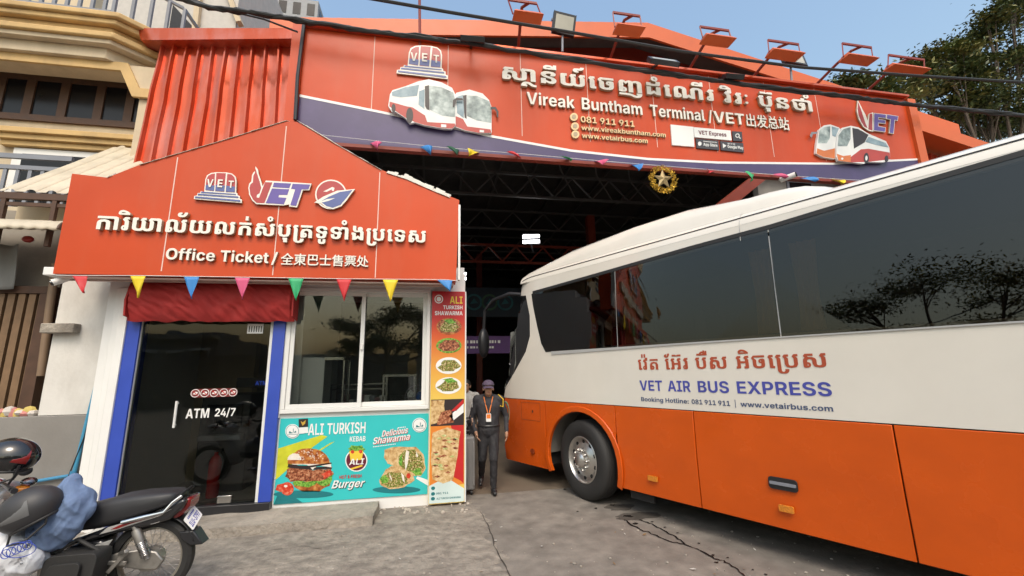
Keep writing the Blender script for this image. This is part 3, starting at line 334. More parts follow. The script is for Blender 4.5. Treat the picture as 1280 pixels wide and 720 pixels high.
KHMER['វេ៉ត អ៊ែរ ប៊ឺស អិចប្រេស'] = (4450, '116,188 0,-127 2,-7 1,-4 4,-2 6,-1 17,0 0,-47 -66,0 -15,2 -11,4 -8,8 -2,11 0,163;44,178 0,28 -10,14 -8,10 -4,6 -3,4 -1,3 0,3 0,4 3,4 4,6 6,8 8,12 11,13 74,0 0,-47 -46,0 38,-41 0,-27;230,177 0,20 -14,13 -10,10 -8,8 -6,7 -4,5 -1,6 1,4 3,6 5,6 6,9 8,10 9,12 17,0 6,1 6,2 4,5 2,7 0,29 72,0 0,-47 -2,-12 -3,-12 -5,-8 -10,-7 -11,-3 -15,-2 -22,0 45,-41 0,-28;303,188 0,-142 -2,-20 -7,-14 -14,-9 -20,-3 -26,0 -16,1 -13,4 -12,7 -9,10 -7,14 -2,20 2,17 7,14 10,11 11,8 13,4 12,2 0,76;230,36 0,40 -4,-2 -6,-3 -6,-5 -1,-10 1,-10 5,-6 6,-2;140,342 0,98 50,0 0,-98;218,342 0,98 50,0 0,-98;399,246 0,47 247,0 0,-47;399,128 73,0 0,-12 16,-2 14,-4 12,-7 9,-11 5,-14 2,-19 -4,-24 -14,-19 -20,-12 -27,-4 -24,0 -19,2 -13,6 -7,10 -3,15;472,38 4,0 4,2 4,4 2,4 2,5 1,7 -1,8 -4,6 -6,4 -6,2;399,122 0,16 31,60 92,20 92,-20 32,-60 0,-138 -73,0 0,138 -3,14 -10,10 -16,6 -22,2 -22,-2 -16,-6 -10,-10 -2,-14 0,-16;399,128 73,0 0,-12 16,-2 14,-4 12,-7 9,-11 5,-14 2,-19 -4,-24 -14,-19 -20,-12 -27,-4 -24,0 -19,2 -13,6 -7,10 -3,15;472,38 4,0 4,2 4,4 2,4 2,5 1,7 -1,8 -4,6 -6,4 -6,2;906,318 -16,0 -16,4 -13,6 -10,10 -7,11 -2,15 5,19 13,15 23,10 33,2 0,-34 -8,0 -4,-2 -4,-4 0,-4 0,-4 2,-2 4,-2 5,-1 10,3 8,6 6,12 4,14 2,16 1,19 50,0 -2,-34 -8,-27 -12,-22 -18,-15 -20,-9;959,188 0,-127 1,-7 2,-4 3,-2 7,-1 16,0 0,-47 -65,0 -16,2 -11,4 -8,8 -2,11 0,163;886,178 0,28 -10,14 -8,10 -4,6 -2,4 -2,3 0,3 0,4 3,4 5,6 6,8 8,12 10,13 74,0 0,-47 -45,0 38,-41 0,-27;1297,188 0,-163 -3,-11 -10,-8 -15,-4 -22,-2 -49,0 0,47 12,1 8,2 4,4 2,7 0,62 -100,0 0,-98 -3,-11 -10,-8 -16,-4 -22,-2 -49,0 0,47 12,1 8,2 6,4 2,7 0,127 72,0 0,-18 100,0 0,18;1224,178 0,28 -10,14 -8,10 -4,6 -3,4 -1,3 0,3 0,4 3,4 4,6 6,8 9,12 10,13 74,0 0,-47 -45,0 38,-41 0,-27;1052,178 0,28 -12,14 -6,10 -5,6 -3,4 -1,3 0,3 1,4 2,4 4,6 6,8 8,12 11,13 74,0 0,-47 -45,0 38,-41 0,-27;1070,342 0,47 100,0 24,-25 24,25 98,0 0,-47;1416,178 0,12 -12,15 -10,11 -8,8 -5,6 -3,4 0,4 0,4 3,6 5,6 7,10 9,12 14,17 81,0 0,-47 -47,0 40,-44 0,-24;1490,188 0,-142 -3,-20 -7,-14 -14,-9 -20,-3 -26,0 -15,1 -14,4 -12,7 -9,10 -6,14 -2,20 2,17 6,14 10,11 11,8 13,4 12,2 0,76;1416,36 0,40 -4,-2 -6,-3 -5,-5 -1,-10 1,-10 5,-6 5,-2;1792,186 0,-104 3,-14 9,-12 16,-6 22,-3 23,3 16,6 9,12 3,14 0,104 73,0 0,-107 -31,-59 -93,-20 -92,20 -30,59 0,107;1893,178 0,28 -11,14 -6,10 -6,6 -2,4 -1,3 0,3 1,4 2,4 4,6 6,8 8,12 11,13 74,0 0,-47 -45,0 38,-41 0,-27;1720,178 0,28 -11,14 -7,10 -5,6 -3,4 0,3 -1,3 1,4 2,4 4,6 6,8 8,12 11,13 75,0 0,-47 -46,0 38,-41 0,-27;1741,342 0,47 99,0 24,-25 24,25 100,0 0,-47;1960,454 42,0 0,-112 -42,0;1907,466 42,0 0,-56 -42,0;1836,342 -10,2 -9,6 -5,10 -2,16 2,19 8,16 12,13 14,10 19,6 21,2 16,-2 15,-4 15,-6 16,-7 14,-9 15,-12 13,-11 12,-13 0,-36;1861,378 75,0 -8,8 -8,6 -9,4 -8,3 -8,2 -7,1 -12,-2 -8,-4 -5,-8;2098,206 -10,13 -7,9 -5,8 -2,4 -2,4 0,2 0,4 3,6 4,5 6,8 8,11 11,13 138,0 0,-47 -104,0 23,-27;2452,187 0,-108 -7,-35 -21,-24 -37,-15 -51,-5 -86,20 -29,59 0,64 -3,14 -8,10 -14,7 -20,2 -18,-2 -14,-7 -9,-10 -3,-14 0,-19 -72,0 0,19 4,27 10,21 18,15 24,9 28,5 32,2 38,-2 30,-7 22,-11 16,-15 8,-19 4,-25 0,-64 2,-14 8,-10 14,-6 18,-2 20,2 13,6 8,10 3,14 0,108;2060,128 72,0 0,-12 18,-2 14,-4 11,-7 9,-11 5,-14 2,-19 -5,-24 -13,-19 -21,-12 -26,-4 -24,0 -19,2 -13,6 -8,10 -2,15;2132,38 5,0 4,2 3,4 3,4 2,5 1,7 -2,8 -3,6 -5,4 -8,2;2380,178 0,28 -11,14 -7,10 -5,6 -3,4 0,3 -1,3 1,4 2,4 4,6 6,8 8,12 11,13 75,0 0,-47 -46,0 38,-41 0,-27;2948,188 0,-163 -3,-11 -9,-8 -16,-4 -22,-2 -48,0 0,47 11,1 8,2 5,4 2,7 0,62 -100,0 0,-98 -4,-11 -10,-8 -16,-4 -22,-2 -48,0 0,47 11,1 9,2 5,4 1,7 0,127 74,0 0,-18 100,0 0,18;2876,178 0,28 -11,14 -7,10 -5,6 -3,4 0,3 -1,3 1,4 2,4 4,6 6,8 8,12 11,13 75,0 0,-47 -46,0 38,-41 0,-27;2702,178 0,28 -10,14 -8,10 -4,6 -2,4 -2,3 0,3 1,4 3,4 4,6 6,8 8,12 10,13 74,0 0,-47 -44,0 38,-41 0,-27;2773,342 -17,2 -10,7 -8,11 -2,16 3,20 8,16 13,13 16,9 20,7 24,2 18,-1 18,-4 18,-6 18,-8 16,-10 17,-12 16,-12 15,-14 0,-36;2788,378 98,0 -8,6 -8,4 -8,4 -9,4 -8,2 -9,2 -8,2 -8,0 -14,-2 -10,-4 -6,-8;3285,100 0,-21 -8,-35 -23,-24 -39,-15 -53,-5 -54,5 -38,15 -24,24 -8,35 0,113 -9,13 -8,11 -5,10 -2,7 0,5 2,5 2,5 4,6 6,6 7,9 9,11 11,13 230,0 0,-47 -213,0 -2,-2 -2,-1 -1,-2 -1,-1 0,-2 0,-1 2,-5 7,-10 14,-12 22,-18 0,-105 3,-19 10,-12 15,-6 23,-3 22,3 16,6 9,12 3,19 0,13;3285,99 -73,0 0,13 -16,2 -14,4 -10,8 -9,9 -5,12 -2,13 5,24 15,18 25,12 33,4 20,-2 17,-7 11,-11 3,-13;3212,148 0,30 -4,0 -4,-2 -4,-2 -2,-2 -2,-4 0,-5 1,-7 3,-4 6,-2;3448,188 0,-127 1,-7 2,-4 3,-2 6,-1 18,0 0,-47 -66,0 -16,2 -11,4 -7,8 -2,11 0,163;3376,178 0,28 -11,14 -7,10 -5,6 -3,4 0,3 -1,3 1,4 2,4 4,6 6,8 8,12 11,13 75,0 0,-47 -46,0 38,-41 0,-27;3597,188 0,-236 1,-8 3,-8 5,-6 7,-6 9,-2 10,-2 16,2 10,8 8,10 2,12 0,24 72,0 0,-22 -3,-22 -9,-19 -16,-15 -20,-11 -27,-7 -33,-2 -32,2 -27,7 -21,11 -16,15 -8,19 -4,22 0,234;3524,178 0,28 -10,14 -8,10 -4,6 -2,4 -2,3 0,3 0,4 3,4 5,6 6,8 8,12 10,13 74,0 0,-47 -45,0 38,-41 0,-27;3742,186 0,-104 4,-14 9,-12 15,-6 22,-3 23,3 16,6 9,12 4,14 0,104 72,0 0,-107 -31,-59 -93,-20 -92,20 -30,59 0,107;3844,178 0,28 -11,14 -7,10 -5,6 -3,4 0,3 -1,3 1,4 2,4 4,6 6,8 8,12 11,13 75,0 0,-47 -46,0 38,-41 0,-27;3670,178 0,28 -11,14 -7,10 -5,6 -3,4 0,3 -1,3 1,4 2,4 4,6 6,8 8,12 11,13 75,0 0,-47 -46,0 38,-41 0,-27;4048,206 -10,13 -7,9 -5,8 -2,4 -2,4 0,2 0,4 3,6 4,5 6,8 9,11 10,13 139,0 0,-47 -105,0 23,-27;4402,187 0,-108 -7,-35 -21,-24 -36,-15 -51,-5 -87,20 -28,59 0,64 -4,14 -8,10 -14,7 -19,2 -19,-2 -14,-7 -8,-10 -4,-14 0,-19 -72,0 0,19 4,27 11,21 17,15 24,9 28,5 33,2 38,-2 29,-7 22,-11 16,-15 9,-19 3,-25 0,-64 2,-14 8,-10 14,-6 19,-2 19,2 13,6 8,10 3,14 0,108;4010,128 72,0 0,-12 18,-2 14,-4 11,-7 9,-11 5,-14 2,-19 -5,-24 -12,-19 -22,-12 -26,-4 -24,0 -19,2 -13,6 -8,10 -2,15;4082,38 6,0 4,2 3,4 3,4 1,5 1,7 -2,8 -3,6 -5,4 -8,2;4330,178 0,28 -11,14 -7,10 -5,6 -3,4 0,3 -1,3 1,4 2,4 4,6 6,8 8,12 11,13 75,0 0,-47 -46,0 38,-41 0,-27')
LATIN = {}
LATIN[' '] = (134, '')
LATIN['&'] = (336, '141,-5 -35,3 -30,10 -24,16 -18,21 -11,24 -3,27 2,21 6,18 11,15 13,15 17,14 19,14 70,46 7,5 6,6 6,7 4,6 3,8 1,8 -3,11 -6,10 -11,7 -14,2 -10,-1 -9,-3 -7,-5 -5,-7 -4,-8 -1,-10 2,-12 4,-12 7,-11 10,-13 11,-14 13,-15 172,-198 -78,0 -143,160 -14,18 -15,17 -13,18 -10,20 -7,20 -2,23 3,25 9,22 15,19 19,14 24,9 28,3 27,-3 23,-9 19,-13 14,-18 8,-20 3,-23 -1,-16 -5,-16 -7,-14 -9,-13 -12,-12 -14,-12 -74,-53 -13,-11 -10,-11 -5,-11 -2,-14 1,-13 5,-11 8,-9 10,-6 13,-5 15,-1 19,2 20,7 18,10 16,15 14,18 10,21 8,23 2,27 61,0 -1,-32 -6,-29 -9,-24 -11,-22 -14,-17 -15,-14 -19,-12 -21,-15 -25,-10 -25,-5')
LATIN["'"] = (170, '57,212 -8,152 71,0 -7,-152')
LATIN['-'] = (323, '244,179 0,-59 -166,0 0,59')
LATIN['.'] = (134, '68,-5 -17,3 -14,10 -9,13 -3,16 3,17 9,13 14,9 17,4 16,-4 14,-9 9,-13 3,-17 -3,-16 -9,-13 -14,-10')
LATIN['/'] = (194, '188,381 -117,-436 -64,0 117,436')
LATIN['0'] = (323, '162,-5 -29,3 -26,7 -23,12 -18,17 -16,21 -12,26 -9,30 -5,33 -2,38 2,37 5,34 9,29 12,26 16,21 19,17 22,13 26,7 29,3 28,-3 26,-7 23,-13 19,-17 15,-21 12,-26 9,-29 5,-34 2,-37 -2,-38 -5,-33 -9,-30 -12,-26 -15,-21 -19,-17 -22,-12 -26,-7;162,57 13,2 13,4 10,8 9,11 7,13 5,17 4,20 3,24 1,26 -1,26 -3,23 -4,20 -5,17 -7,14 -9,11 -10,8 -13,4 -13,2 -14,-2 -12,-4 -11,-8 -9,-11 -7,-14 -5,-17 -4,-20 -3,-23 0,-26 0,-26 3,-24 4,-20 5,-17 7,-13 9,-11 11,-8 12,-4')
LATIN['1'] = (323, '43,0 0,61 246,0 0,-61;214,364 0,-364 -75,0 0,298 -3,0 -83,-59 0,68 81,57')
LATIN['2'] = (323, '34,0 0,54 130,121 15,15 12,14 10,13 8,12 4,13 2,14 -2,15 -5,13 -9,11 -11,7 -14,5 -16,2 -15,-2 -14,-5 -11,-9 -8,-11 -6,-13 -1,-17 -72,0 4,33 12,29 20,23 25,17 32,11 35,4 36,-4 32,-10 25,-16 19,-22 12,-26 4,-30 -2,-20 -5,-20 -12,-21 -17,-23 -24,-27 -34,-32 -54,-54 0,-2 153,0 0,-62')
LATIN['3'] = (323, '158,-5 -37,4 -33,10 -28,15 -21,22 -13,26 -6,30 76,0 3,-13 6,-11 10,-9 13,-6 14,-4 16,-2 17,2 14,4 13,8 9,11 6,13 2,17 -2,14 -6,14 -10,11 -13,10 -18,6 -21,1 -40,0 0,50 82,82 0,2 -152,0 0,62 243,0 0,-55 -121,-115 0,16 39,0 33,-8 27,-15 20,-23 13,-27 4,-30 -5,-32 -13,-27 -22,-22 -28,-17 -33,-10')
LATIN['4'] = (323, '16,64 0,60 136,240 72,0 -133,-236 0,-3 216,0 0,-61;190,0 0,82 2,27 0,118 68,0 0,-227')
LATIN['5'] = (323, '158,-5 -35,4 -31,10 -27,16 -20,22 -13,26 -4,29 73,0 2,-13 6,-12 9,-9 12,-7 14,-5 14,-2 18,3 15,6 12,10 10,12 6,16 1,18 -1,18 -7,16 -9,14 -13,10 -15,6 -18,2 -16,-2 -15,-5 -13,-7 -10,-10 -68,12 17,191 221,0 0,-62 -158,0 -10,-92 2,0 12,12 17,10 21,7 22,1 24,-2 22,-6 19,-11 17,-14 13,-18 11,-20 6,-23 2,-25 -4,-35 -13,-30 -20,-25 -27,-20 -33,-12')
LATIN['7'] = (323, '59,0 151,300 0,2 -176,0 0,62 255,0 0,-63 -152,-301')
LATIN['8'] = (323, '161,-5 -38,4 -34,10 -28,15 -22,21 -13,25 -5,28 3,22 8,20 12,17 16,14 19,11 21,6 0,2 -27,10 -20,19 -14,24 -4,28 4,27 12,23 20,20 25,15 31,9 34,4 35,-4 31,-9 25,-15 20,-20 12,-23 4,-27 -4,-28 -14,-24 -21,-19 -26,-10 0,-2 21,-6 19,-11 16,-14 12,-17 8,-20 3,-22 -5,-28 -14,-25 -21,-21 -28,-15 -34,-10;161,51 18,1 15,5 12,8 10,11 5,13 2,15 -2,15 -6,13 -9,11 -13,8 -15,6 -17,1 -16,-1 -16,-6 -12,-8 -10,-11 -6,-13 -2,-15 2,-15 6,-13 9,-11 13,-8 15,-5;161,213 15,2 13,5 11,7 8,10 5,12 2,14 -2,14 -5,11 -8,10 -11,7 -13,5 -15,2 -15,-2 -12,-5 -11,-7 -8,-10 -5,-11 -2,-14 2,-14 5,-12 8,-10 11,-7 13,-5')
LATIN['9'] = (323, '160,369 35,-4 32,-11 26,-18 21,-24 14,-30 4,-36 -2,-29 -9,-29 -14,-30 -21,-33 -84,-125 -76,0 114,167 20,0 -6,-9 -10,-8 -12,-7 -14,-6 -17,-3 -18,-2 -31,3 -28,11 -22,16 -17,23 -11,27 -3,33 4,35 12,30 20,24 27,19 31,12;161,310 -16,-2 -15,-6 -12,-10 -9,-13 -6,-15 -2,-17 2,-18 6,-15 9,-13 12,-9 15,-6 16,-2 16,2 15,6 12,9 9,13 6,15 2,17 -2,18 -6,15 -9,13 -12,10 -15,6')
LATIN[':'] = (134, '68,-5 -17,3 -14,10 -9,13 -3,16 3,17 9,13 14,9 17,4 16,-4 14,-9 9,-13 3,-17 -3,-16 -9,-13 -14,-10;68,176 -17,3 -14,9 -9,14 -3,16 3,17 9,13 14,9 17,3 16,-3 14,-9 9,-13 3,-17 -3,-16 -9,-14 -14,-9')
LATIN['A'] = (374, '12,0 124,364 98,0 128,-364 -83,0 -59,175 -10,36 -11,39 -11,42 -12,46 17,0 -12,-46 -10,-43 -10,-39 -10,-35 -56,-175;90,84 0,59 194,0 0,-59')
LATIN['B'] = (331, '33,0 0,364 144,0 37,-3 30,-9 24,-15 16,-18 10,-23 4,-25 -3,-21 -6,-17 -10,-15 -13,-11 -16,-9 -18,-6 0,-4 20,-3 19,-8 16,-13 13,-17 9,-22 3,-25 -4,-27 -10,-24 -18,-20 -24,-16 -31,-10 -38,-3;108,62 64,0 28,3 19,9 12,15 3,18 -1,15 -6,13 -9,10 -12,8 -15,5 -17,2 -66,0;108,211 58,0 15,1 14,5 11,7 8,9 6,12 2,13 -4,18 -10,14 -17,10 -24,3 -59,0')
LATIN['D'] = (361, '161,0 -95,0 0,65 91,0 32,3 27,9 21,16 14,22 9,30 4,37 -4,37 -9,30 -14,22 -21,16 -26,9 -32,3 -93,0 0,65 97,0 51,-6 43,-16 35,-27 26,-35 16,-45 5,-53 -5,-53 -16,-45 -26,-36 -35,-26 -44,-17;108,364 0,-364 -75,0 0,364')
LATIN['E'] = (304, '33,0 0,364 244,0 0,-62 -169,0 0,-88 156,0 0,-61 -156,0 0,-91 169,0 0,-62')
LATIN['F'] = (293, '33,0 0,364 239,0 0,-62 -164,0 0,-102 148,0 0,-61 -148,0 0,-139')
LATIN['G'] = (375, '194,-5 -48,6 -42,17 -34,27 -26,37 -16,46 -5,53 5,55 17,46 27,37 34,27 41,17 46,6 29,-3 28,-6 25,-11 22,-15 19,-17 15,-21 11,-24 6,-26 -77,0 -4,13 -7,11 -7,9 -9,8 -11,7 -12,4 -13,3 -14,1 -27,-3 -23,-11 -19,-17 -14,-24 -9,-29 -3,-36 3,-35 9,-30 14,-24 19,-17 23,-11 28,-3 24,2 21,7 16,12 12,15 8,19 2,22 16,-2 -94,0 0,57 151,0 0,-46 -5,-44 -15,-38 -24,-30 -32,-22 -38,-14')
LATIN['H'] = (373, '33,0 0,364 75,0 0,-147 158,0 0,147 75,0 0,-364 -75,0 0,155 -158,0 0,-155')
LATIN['I'] = (239, '18,0 0,62 64,0 0,240 -64,0 0,62 203,0 0,-62 -64,0 0,-240 64,0 0,-62')
LATIN['J'] = (292, '139,-5 -51,7 -39,23 -25,36 -8,48 0,22 76,0 0,-23 3,-23 9,-16 15,-10 20,-3 19,3 15,10 9,16 3,24 0,255 75,0 0,-254 -9,-49 -24,-36 -38,-23')
LATIN['K'] = (360, '88,82 0,68 11,20 11,18 11,17 13,17 13,18 16,20 89,104 92,0 -154,-178 -6,2;33,0 0,364 75,0 0,-99 -2,-93 2,-37 0,-135;259,0 -108,164 48,56 149,-220')
LATIN['L'] = (283, '33,0 0,364 75,0 0,-302 156,0 0,-62')
LATIN['M'] = (466, '33,0 0,364 115,0 58,-166 4,-13 5,-18 4,-19 5,-21 5,-21 5,-21 4,-19 3,-16 -15,0 3,16 4,19 5,20 4,22 5,21 5,19 4,17 4,14 58,166 116,0 0,-364 -76,0 0,171 0,13 1,17 0,18 1,20 0,21 1,21 0,20 0,19 5,0 -5,-20 -5,-22 -6,-21 -6,-21 -5,-19 -6,-18 -4,-15 -4,-13 -60,-171 -63,0 -61,171 -4,12 -5,16 -5,18 -6,19 -6,21 -6,21 -5,21 -6,21 6,0 0,-18 1,-20 0,-21 1,-21 0,-20 1,-19 0,-16 0,-14 0,-171')
LATIN['N'] = (381, '33,0 0,364 83,0 115,-184 9,-14 9,-16 9,-18 9,-19 9,-22 10,-24 -8,0 -1,21 -2,22 -1,23 -1,21 -1,20 0,16 0,174 76,0 0,-364 -83,0 -104,166 -11,19 -11,18 -10,18 -10,21 -12,24 -13,27 9,0 2,-26 1,-24 2,-24 1,-20 0,-18 1,-14 0,-167')
LATIN['O'] = (385, '193,-5 -31,3 -29,7 -27,12 -24,17 -20,21 -17,26 -12,30 -8,33 -2,38 2,37 8,34 12,30 17,26 20,21 24,17 27,12 29,7 31,3 31,-3 29,-7 26,-12 24,-17 20,-21 17,-26 13,-30 7,-34 3,-37 -3,-38 -7,-34 -13,-29 -17,-26 -20,-21 -24,-17 -26,-12 -29,-7;193,62 18,1 16,5 15,7 13,11 11,14 9,16 6,19 4,22 1,25 -1,24 -4,22 -6,20 -9,16 -11,14 -13,10 -15,8 -16,5 -18,1 -18,-1 -17,-5 -14,-8 -13,-10 -11,-14 -9,-16 -7,-20 -4,-22 -1,-24 1,-25 4,-22 7,-19 9,-16 11,-14 13,-10 14,-8 17,-5')
LATIN['P'] = (324, '33,0 0,364 142,0 38,-4 32,-12 26,-19 19,-25 11,-29 4,-34 -4,-34 -11,-30 -19,-24 -26,-19 -33,-11 -39,-4 -91,0 0,60 79,0 21,2 16,6 13,9 9,13 6,15 2,17 -2,17 -6,15 -9,12 -13,9 -16,6 -21,2 -53,0 0,-302')
LATIN['R'] = (328, '33,0 0,364 142,0 38,-4 32,-11 26,-17 19,-24 11,-29 4,-34 -4,-33 -11,-29 -19,-23 -26,-17 -33,-10 -39,-3 -96,0 0,60 84,0 21,2 16,5 13,7 9,11 6,14 2,16 -2,17 -6,14 -9,11 -13,8 -16,5 -21,2 -53,0 0,-302;235,0 -89,166 82,0 90,-166')
LATIN['S'] = (328, '167,-5 -29,1 -25,5 -23,7 -20,11 -17,13 -13,16 -10,19 -7,22 -2,24 73,0 1,-11 4,-11 5,-8 7,-8 9,-6 10,-5 11,-3 12,-2 13,-1 12,1 12,2 10,3 9,4 8,5 6,7 5,7 2,8 1,9 -1,8 -2,7 -4,6 -6,5 -7,5 -8,4 -10,4 -12,4 -12,3 -40,10 -29,9 -24,11 -20,15 -14,18 -9,21 -3,25 2,21 6,19 10,18 13,15 17,12 19,11 21,8 24,4 25,2 26,-2 24,-4 21,-8 18,-11 16,-12 13,-16 9,-17 6,-18 2,-21 -73,0 -2,13 -7,12 -9,9 -12,6 -15,4 -17,2 -12,-1 -11,-2 -9,-3 -9,-4 -6,-5 -6,-6 -4,-6 -2,-8 -1,-7 1,-9 3,-7 4,-6 6,-6 7,-5 9,-4 9,-3 9,-3 10,-3 33,-8 15,-4 14,-4 14,-6 13,-6 11,-7 11,-9 9,-9 7,-10 7,-11 4,-12 3,-14 1,-14 -2,-21 -5,-20 -10,-17 -12,-15 -17,-13 -19,-10 -22,-7 -25,-5')
LATIN['T'] = (334, '18,302 0,62 298,0 0,-62 -111,0 0,-302 -75,0 0,302')
LATIN['U'] = (366, '183,-5 -42,4 -37,12 -30,20 -23,27 -14,33 -4,37 0,236 75,0 0,-230 2,-20 7,-18 11,-14 15,-11 19,-7 21,-3 21,3 19,7 15,11 11,14 7,18 2,20 0,230 75,0 0,-236 -4,-37 -15,-33 -22,-27 -30,-20 -37,-12')
LATIN['V'] = (374, '139,0 -127,364 83,0 58,-175 11,-35 11,-39 11,-42 11,-45 -16,0 11,46 11,42 10,38 10,35 56,175 83,0 -125,-364')
LATIN['W'] = (519, '110,0 -98,364 82,0 42,-178 5,-24 4,-25 4,-25 5,-26 4,-25 4,-25 -14,0 5,25 4,25 5,26 4,25 5,25 6,24 44,178 78,0 44,-178 5,-24 5,-25 4,-25 5,-26 4,-25 5,-25 -14,0 4,25 4,25 4,26 5,25 4,25 5,24 42,178 82,0 -98,-364 -85,0 -48,185 -7,33 -7,35 -5,37 -7,37 19,0 -7,-37 -5,-36 -6,-35 -8,-34 -48,-185')
LATIN['X'] = (370, '12,0 151,214 0,-57 -139,207 87,0 40,-61 10,-16 8,-15 7,-14 6,-13 7,-13 7,-13 -20,0 7,13 6,13 7,13 7,14 8,15 10,16 40,61 85,0 -136,-203 0,54 147,-215 -89,0 -50,76 -9,14 -7,12 -6,11 -6,9 -5,11 -6,11 12,0 -6,-11 -6,-10 -5,-10 -6,-11 -7,-12 -10,-14 -52,-76')
LATIN['Y'] = (366, '147,0 0,136 -135,228 88,0 61,-114 9,-17 8,-16 7,-19 8,-21 -16,0 7,21 7,19 8,17 8,16 60,114 87,0 -133,-228 0,-136')
LATIN['a'] = (290, '107,-5 -24,2 -22,7 -19,11 -14,16 -8,21 -3,24 2,21 6,18 10,13 13,11 15,8 18,7 19,3 19,3 22,3 16,2 13,2 9,4 5,6 2,8 0,1 -2,11 -3,8 -6,7 -9,6 -10,3 -13,1 -13,-1 -11,-3 -10,-5 -7,-6 -6,-8 -4,-9 -68,12 10,22 14,18 18,15 22,11 26,6 29,2 22,-1 21,-4 20,-7 18,-9 14,-13 12,-16 7,-19 2,-23 0,-184 -70,0 0,38 -2,0 -8,-12 -10,-11 -12,-8 -14,-7 -17,-4;128,46 16,2 14,5 12,8 9,11 5,12 2,14 0,29 -4,-2 -6,-2 -7,-2 -7,-2 -8,-1 -8,-2 -7,-1 -7,0 -12,-3 -11,-4 -9,-5 -7,-6 -4,-8 -2,-10 2,-10 4,-8 6,-7 8,-4 10,-3')
LATIN['b'] = (315, '185,-4 -21,1 -17,6 -14,8 -11,10 -8,12 -7,11 -3,0 0,-44 -73,0 0,364 74,0 0,-137 2,0 6,11 9,11 11,11 13,9 18,5 21,2 29,-4 26,-11 23,-20 18,-27 11,-35 3,-43 -3,-42 -11,-35 -17,-27 -23,-20 -27,-12;162,54 17,3 15,8 11,12 8,17 5,20 2,22 -2,23 -5,19 -8,17 -11,12 -15,8 -17,2 -18,-2 -14,-8 -12,-12 -8,-16 -5,-20 -2,-23 2,-23 5,-20 8,-16 12,-12 15,-8')
LATIN['c'] = (294, '153,-5 -26,2 -23,5 -22,10 -18,14 -16,16 -12,20 -9,22 -6,24 -1,27 1,27 6,25 9,22 12,20 16,16 18,14 22,10 23,5 26,2 16,0 15,-3 14,-3 13,-5 13,-6 11,-7 10,-9 8,-9 8,-11 6,-11 4,-13 4,-14 -69,-12 -1,6 -3,7 -3,6 -3,5 -3,5 -5,4 -4,4 -5,3 -6,2 -6,2 -6,1 -7,1 -12,-2 -11,-3 -9,-6 -8,-8 -7,-10 -5,-11 -4,-13 -2,-15 -1,-16 1,-15 2,-14 4,-13 5,-12 7,-10 8,-8 9,-6 11,-3 12,-1 7,0 6,1 6,2 6,2 5,4 5,3 4,5 4,5 3,5 3,6 2,7 2,7 68,-12 -3,-14 -5,-13 -6,-12 -7,-11 -9,-10 -10,-8 -11,-8 -12,-6 -14,-5 -14,-3 -15,-3')
LATIN['d'] = (315, '131,-4 -30,4 -27,12 -22,20 -18,27 -11,35 -3,42 3,43 12,35 17,27 23,20 27,11 28,4 22,-2 17,-5 14,-9 11,-11 8,-11 6,-11 2,0 0,137 74,0 0,-364 -72,0 0,44 -4,0 -6,-11 -9,-12 -11,-10 -14,-8 -17,-6;154,54 17,3 14,8 12,12 8,16 5,20 2,23 -2,23 -5,20 -8,16 -12,12 -14,8 -17,2 -18,-2 -14,-8 -12,-12 -8,-17 -5,-19 -2,-23 2,-22 5,-20 8,-17 12,-12 14,-8')
LATIN['e'] = (298, '155,-5 -27,2 -24,5 -21,10 -19,13 -16,16 -12,19 -9,23 -6,25 -1,27 1,27 6,25 9,22 12,20 15,16 19,14 20,10 23,5 26,2 17,-1 17,-3 16,-4 15,-7 13,-8 13,-11 11,-12 9,-15 7,-16 6,-18 3,-21 1,-22 0,-21 -229,0 0,47 193,0 -34,-13 -1,14 -2,12 -4,11 -5,10 -6,8 -8,6 -9,5 -10,3 -12,1 -12,-1 -11,-3 -9,-5 -8,-6 -7,-8 -5,-10 -4,-10 -2,-11 -1,-13 0,-32 1,-15 2,-13 5,-12 5,-9 8,-9 9,-6 10,-4 11,-3 12,-1 8,1 8,1 7,2 7,3 6,3 5,4 5,6 3,5 3,7 67,-12 -5,-15 -8,-13 -10,-12 -12,-10 -13,-9 -16,-7 -17,-5 -19,-3')
LATIN['f'] = (199, '183,273 0,-56 -178,0 0,56;53,0 0,294 3,26 8,22 14,17 18,12 22,7 24,3 16,-1 15,-2 13,-3 8,-2 -13,-55 -5,1 -6,1 -6,1 -7,1 -14,-3 -10,-6 -5,-9 -2,-13 0,-291')
LATIN['g'] = (316, '153,-108 -32,2 -28,7 -23,10 -18,14 -14,16 -8,18 63,18 5,-8 6,-7 8,-7 11,-5 13,-3 16,-1 25,3 19,9 12,17 4,23 0,50 -6,0 -6,-10 -8,-11 -11,-9 -13,-8 -17,-5 -20,-1 -30,4 -26,10 -23,18 -17,26 -12,34 -3,41 3,42 12,35 18,27 22,20 27,11 29,4 21,-2 17,-5 15,-9 11,-10 8,-12 6,-11 3,0 0,46 73,0 0,-271 -4,-33 -13,-28 -20,-22 -27,-15 -32,-9;154,60 17,2 15,7 11,11 8,16 5,19 2,22 -2,23 -4,19 -9,16 -11,12 -15,8 -17,2 -18,-2 -14,-8 -12,-12 -8,-16 -5,-20 -2,-22 2,-22 5,-19 8,-15 12,-12 14,-7')
LATIN['h'] = (312, '105,158 0,-158 -74,0 0,364 73,0 0,-159 -7,0 14,30 19,23 25,14 32,4 26,-3 23,-9 19,-15 14,-20 9,-26 3,-29 0,-174 -74,0 0,161 -4,22 -9,17 -16,11 -21,4 -14,-2 -13,-5 -10,-8 -8,-11 -6,-14')
LATIN['i'] = (136, '31,0 0,273 74,0 0,-273;68,308 -16,3 -12,9 -9,12 -3,14 3,15 9,12 12,8 16,3 15,-3 13,-8 9,-12 3,-15 -3,-14 -9,-13 -13,-8')
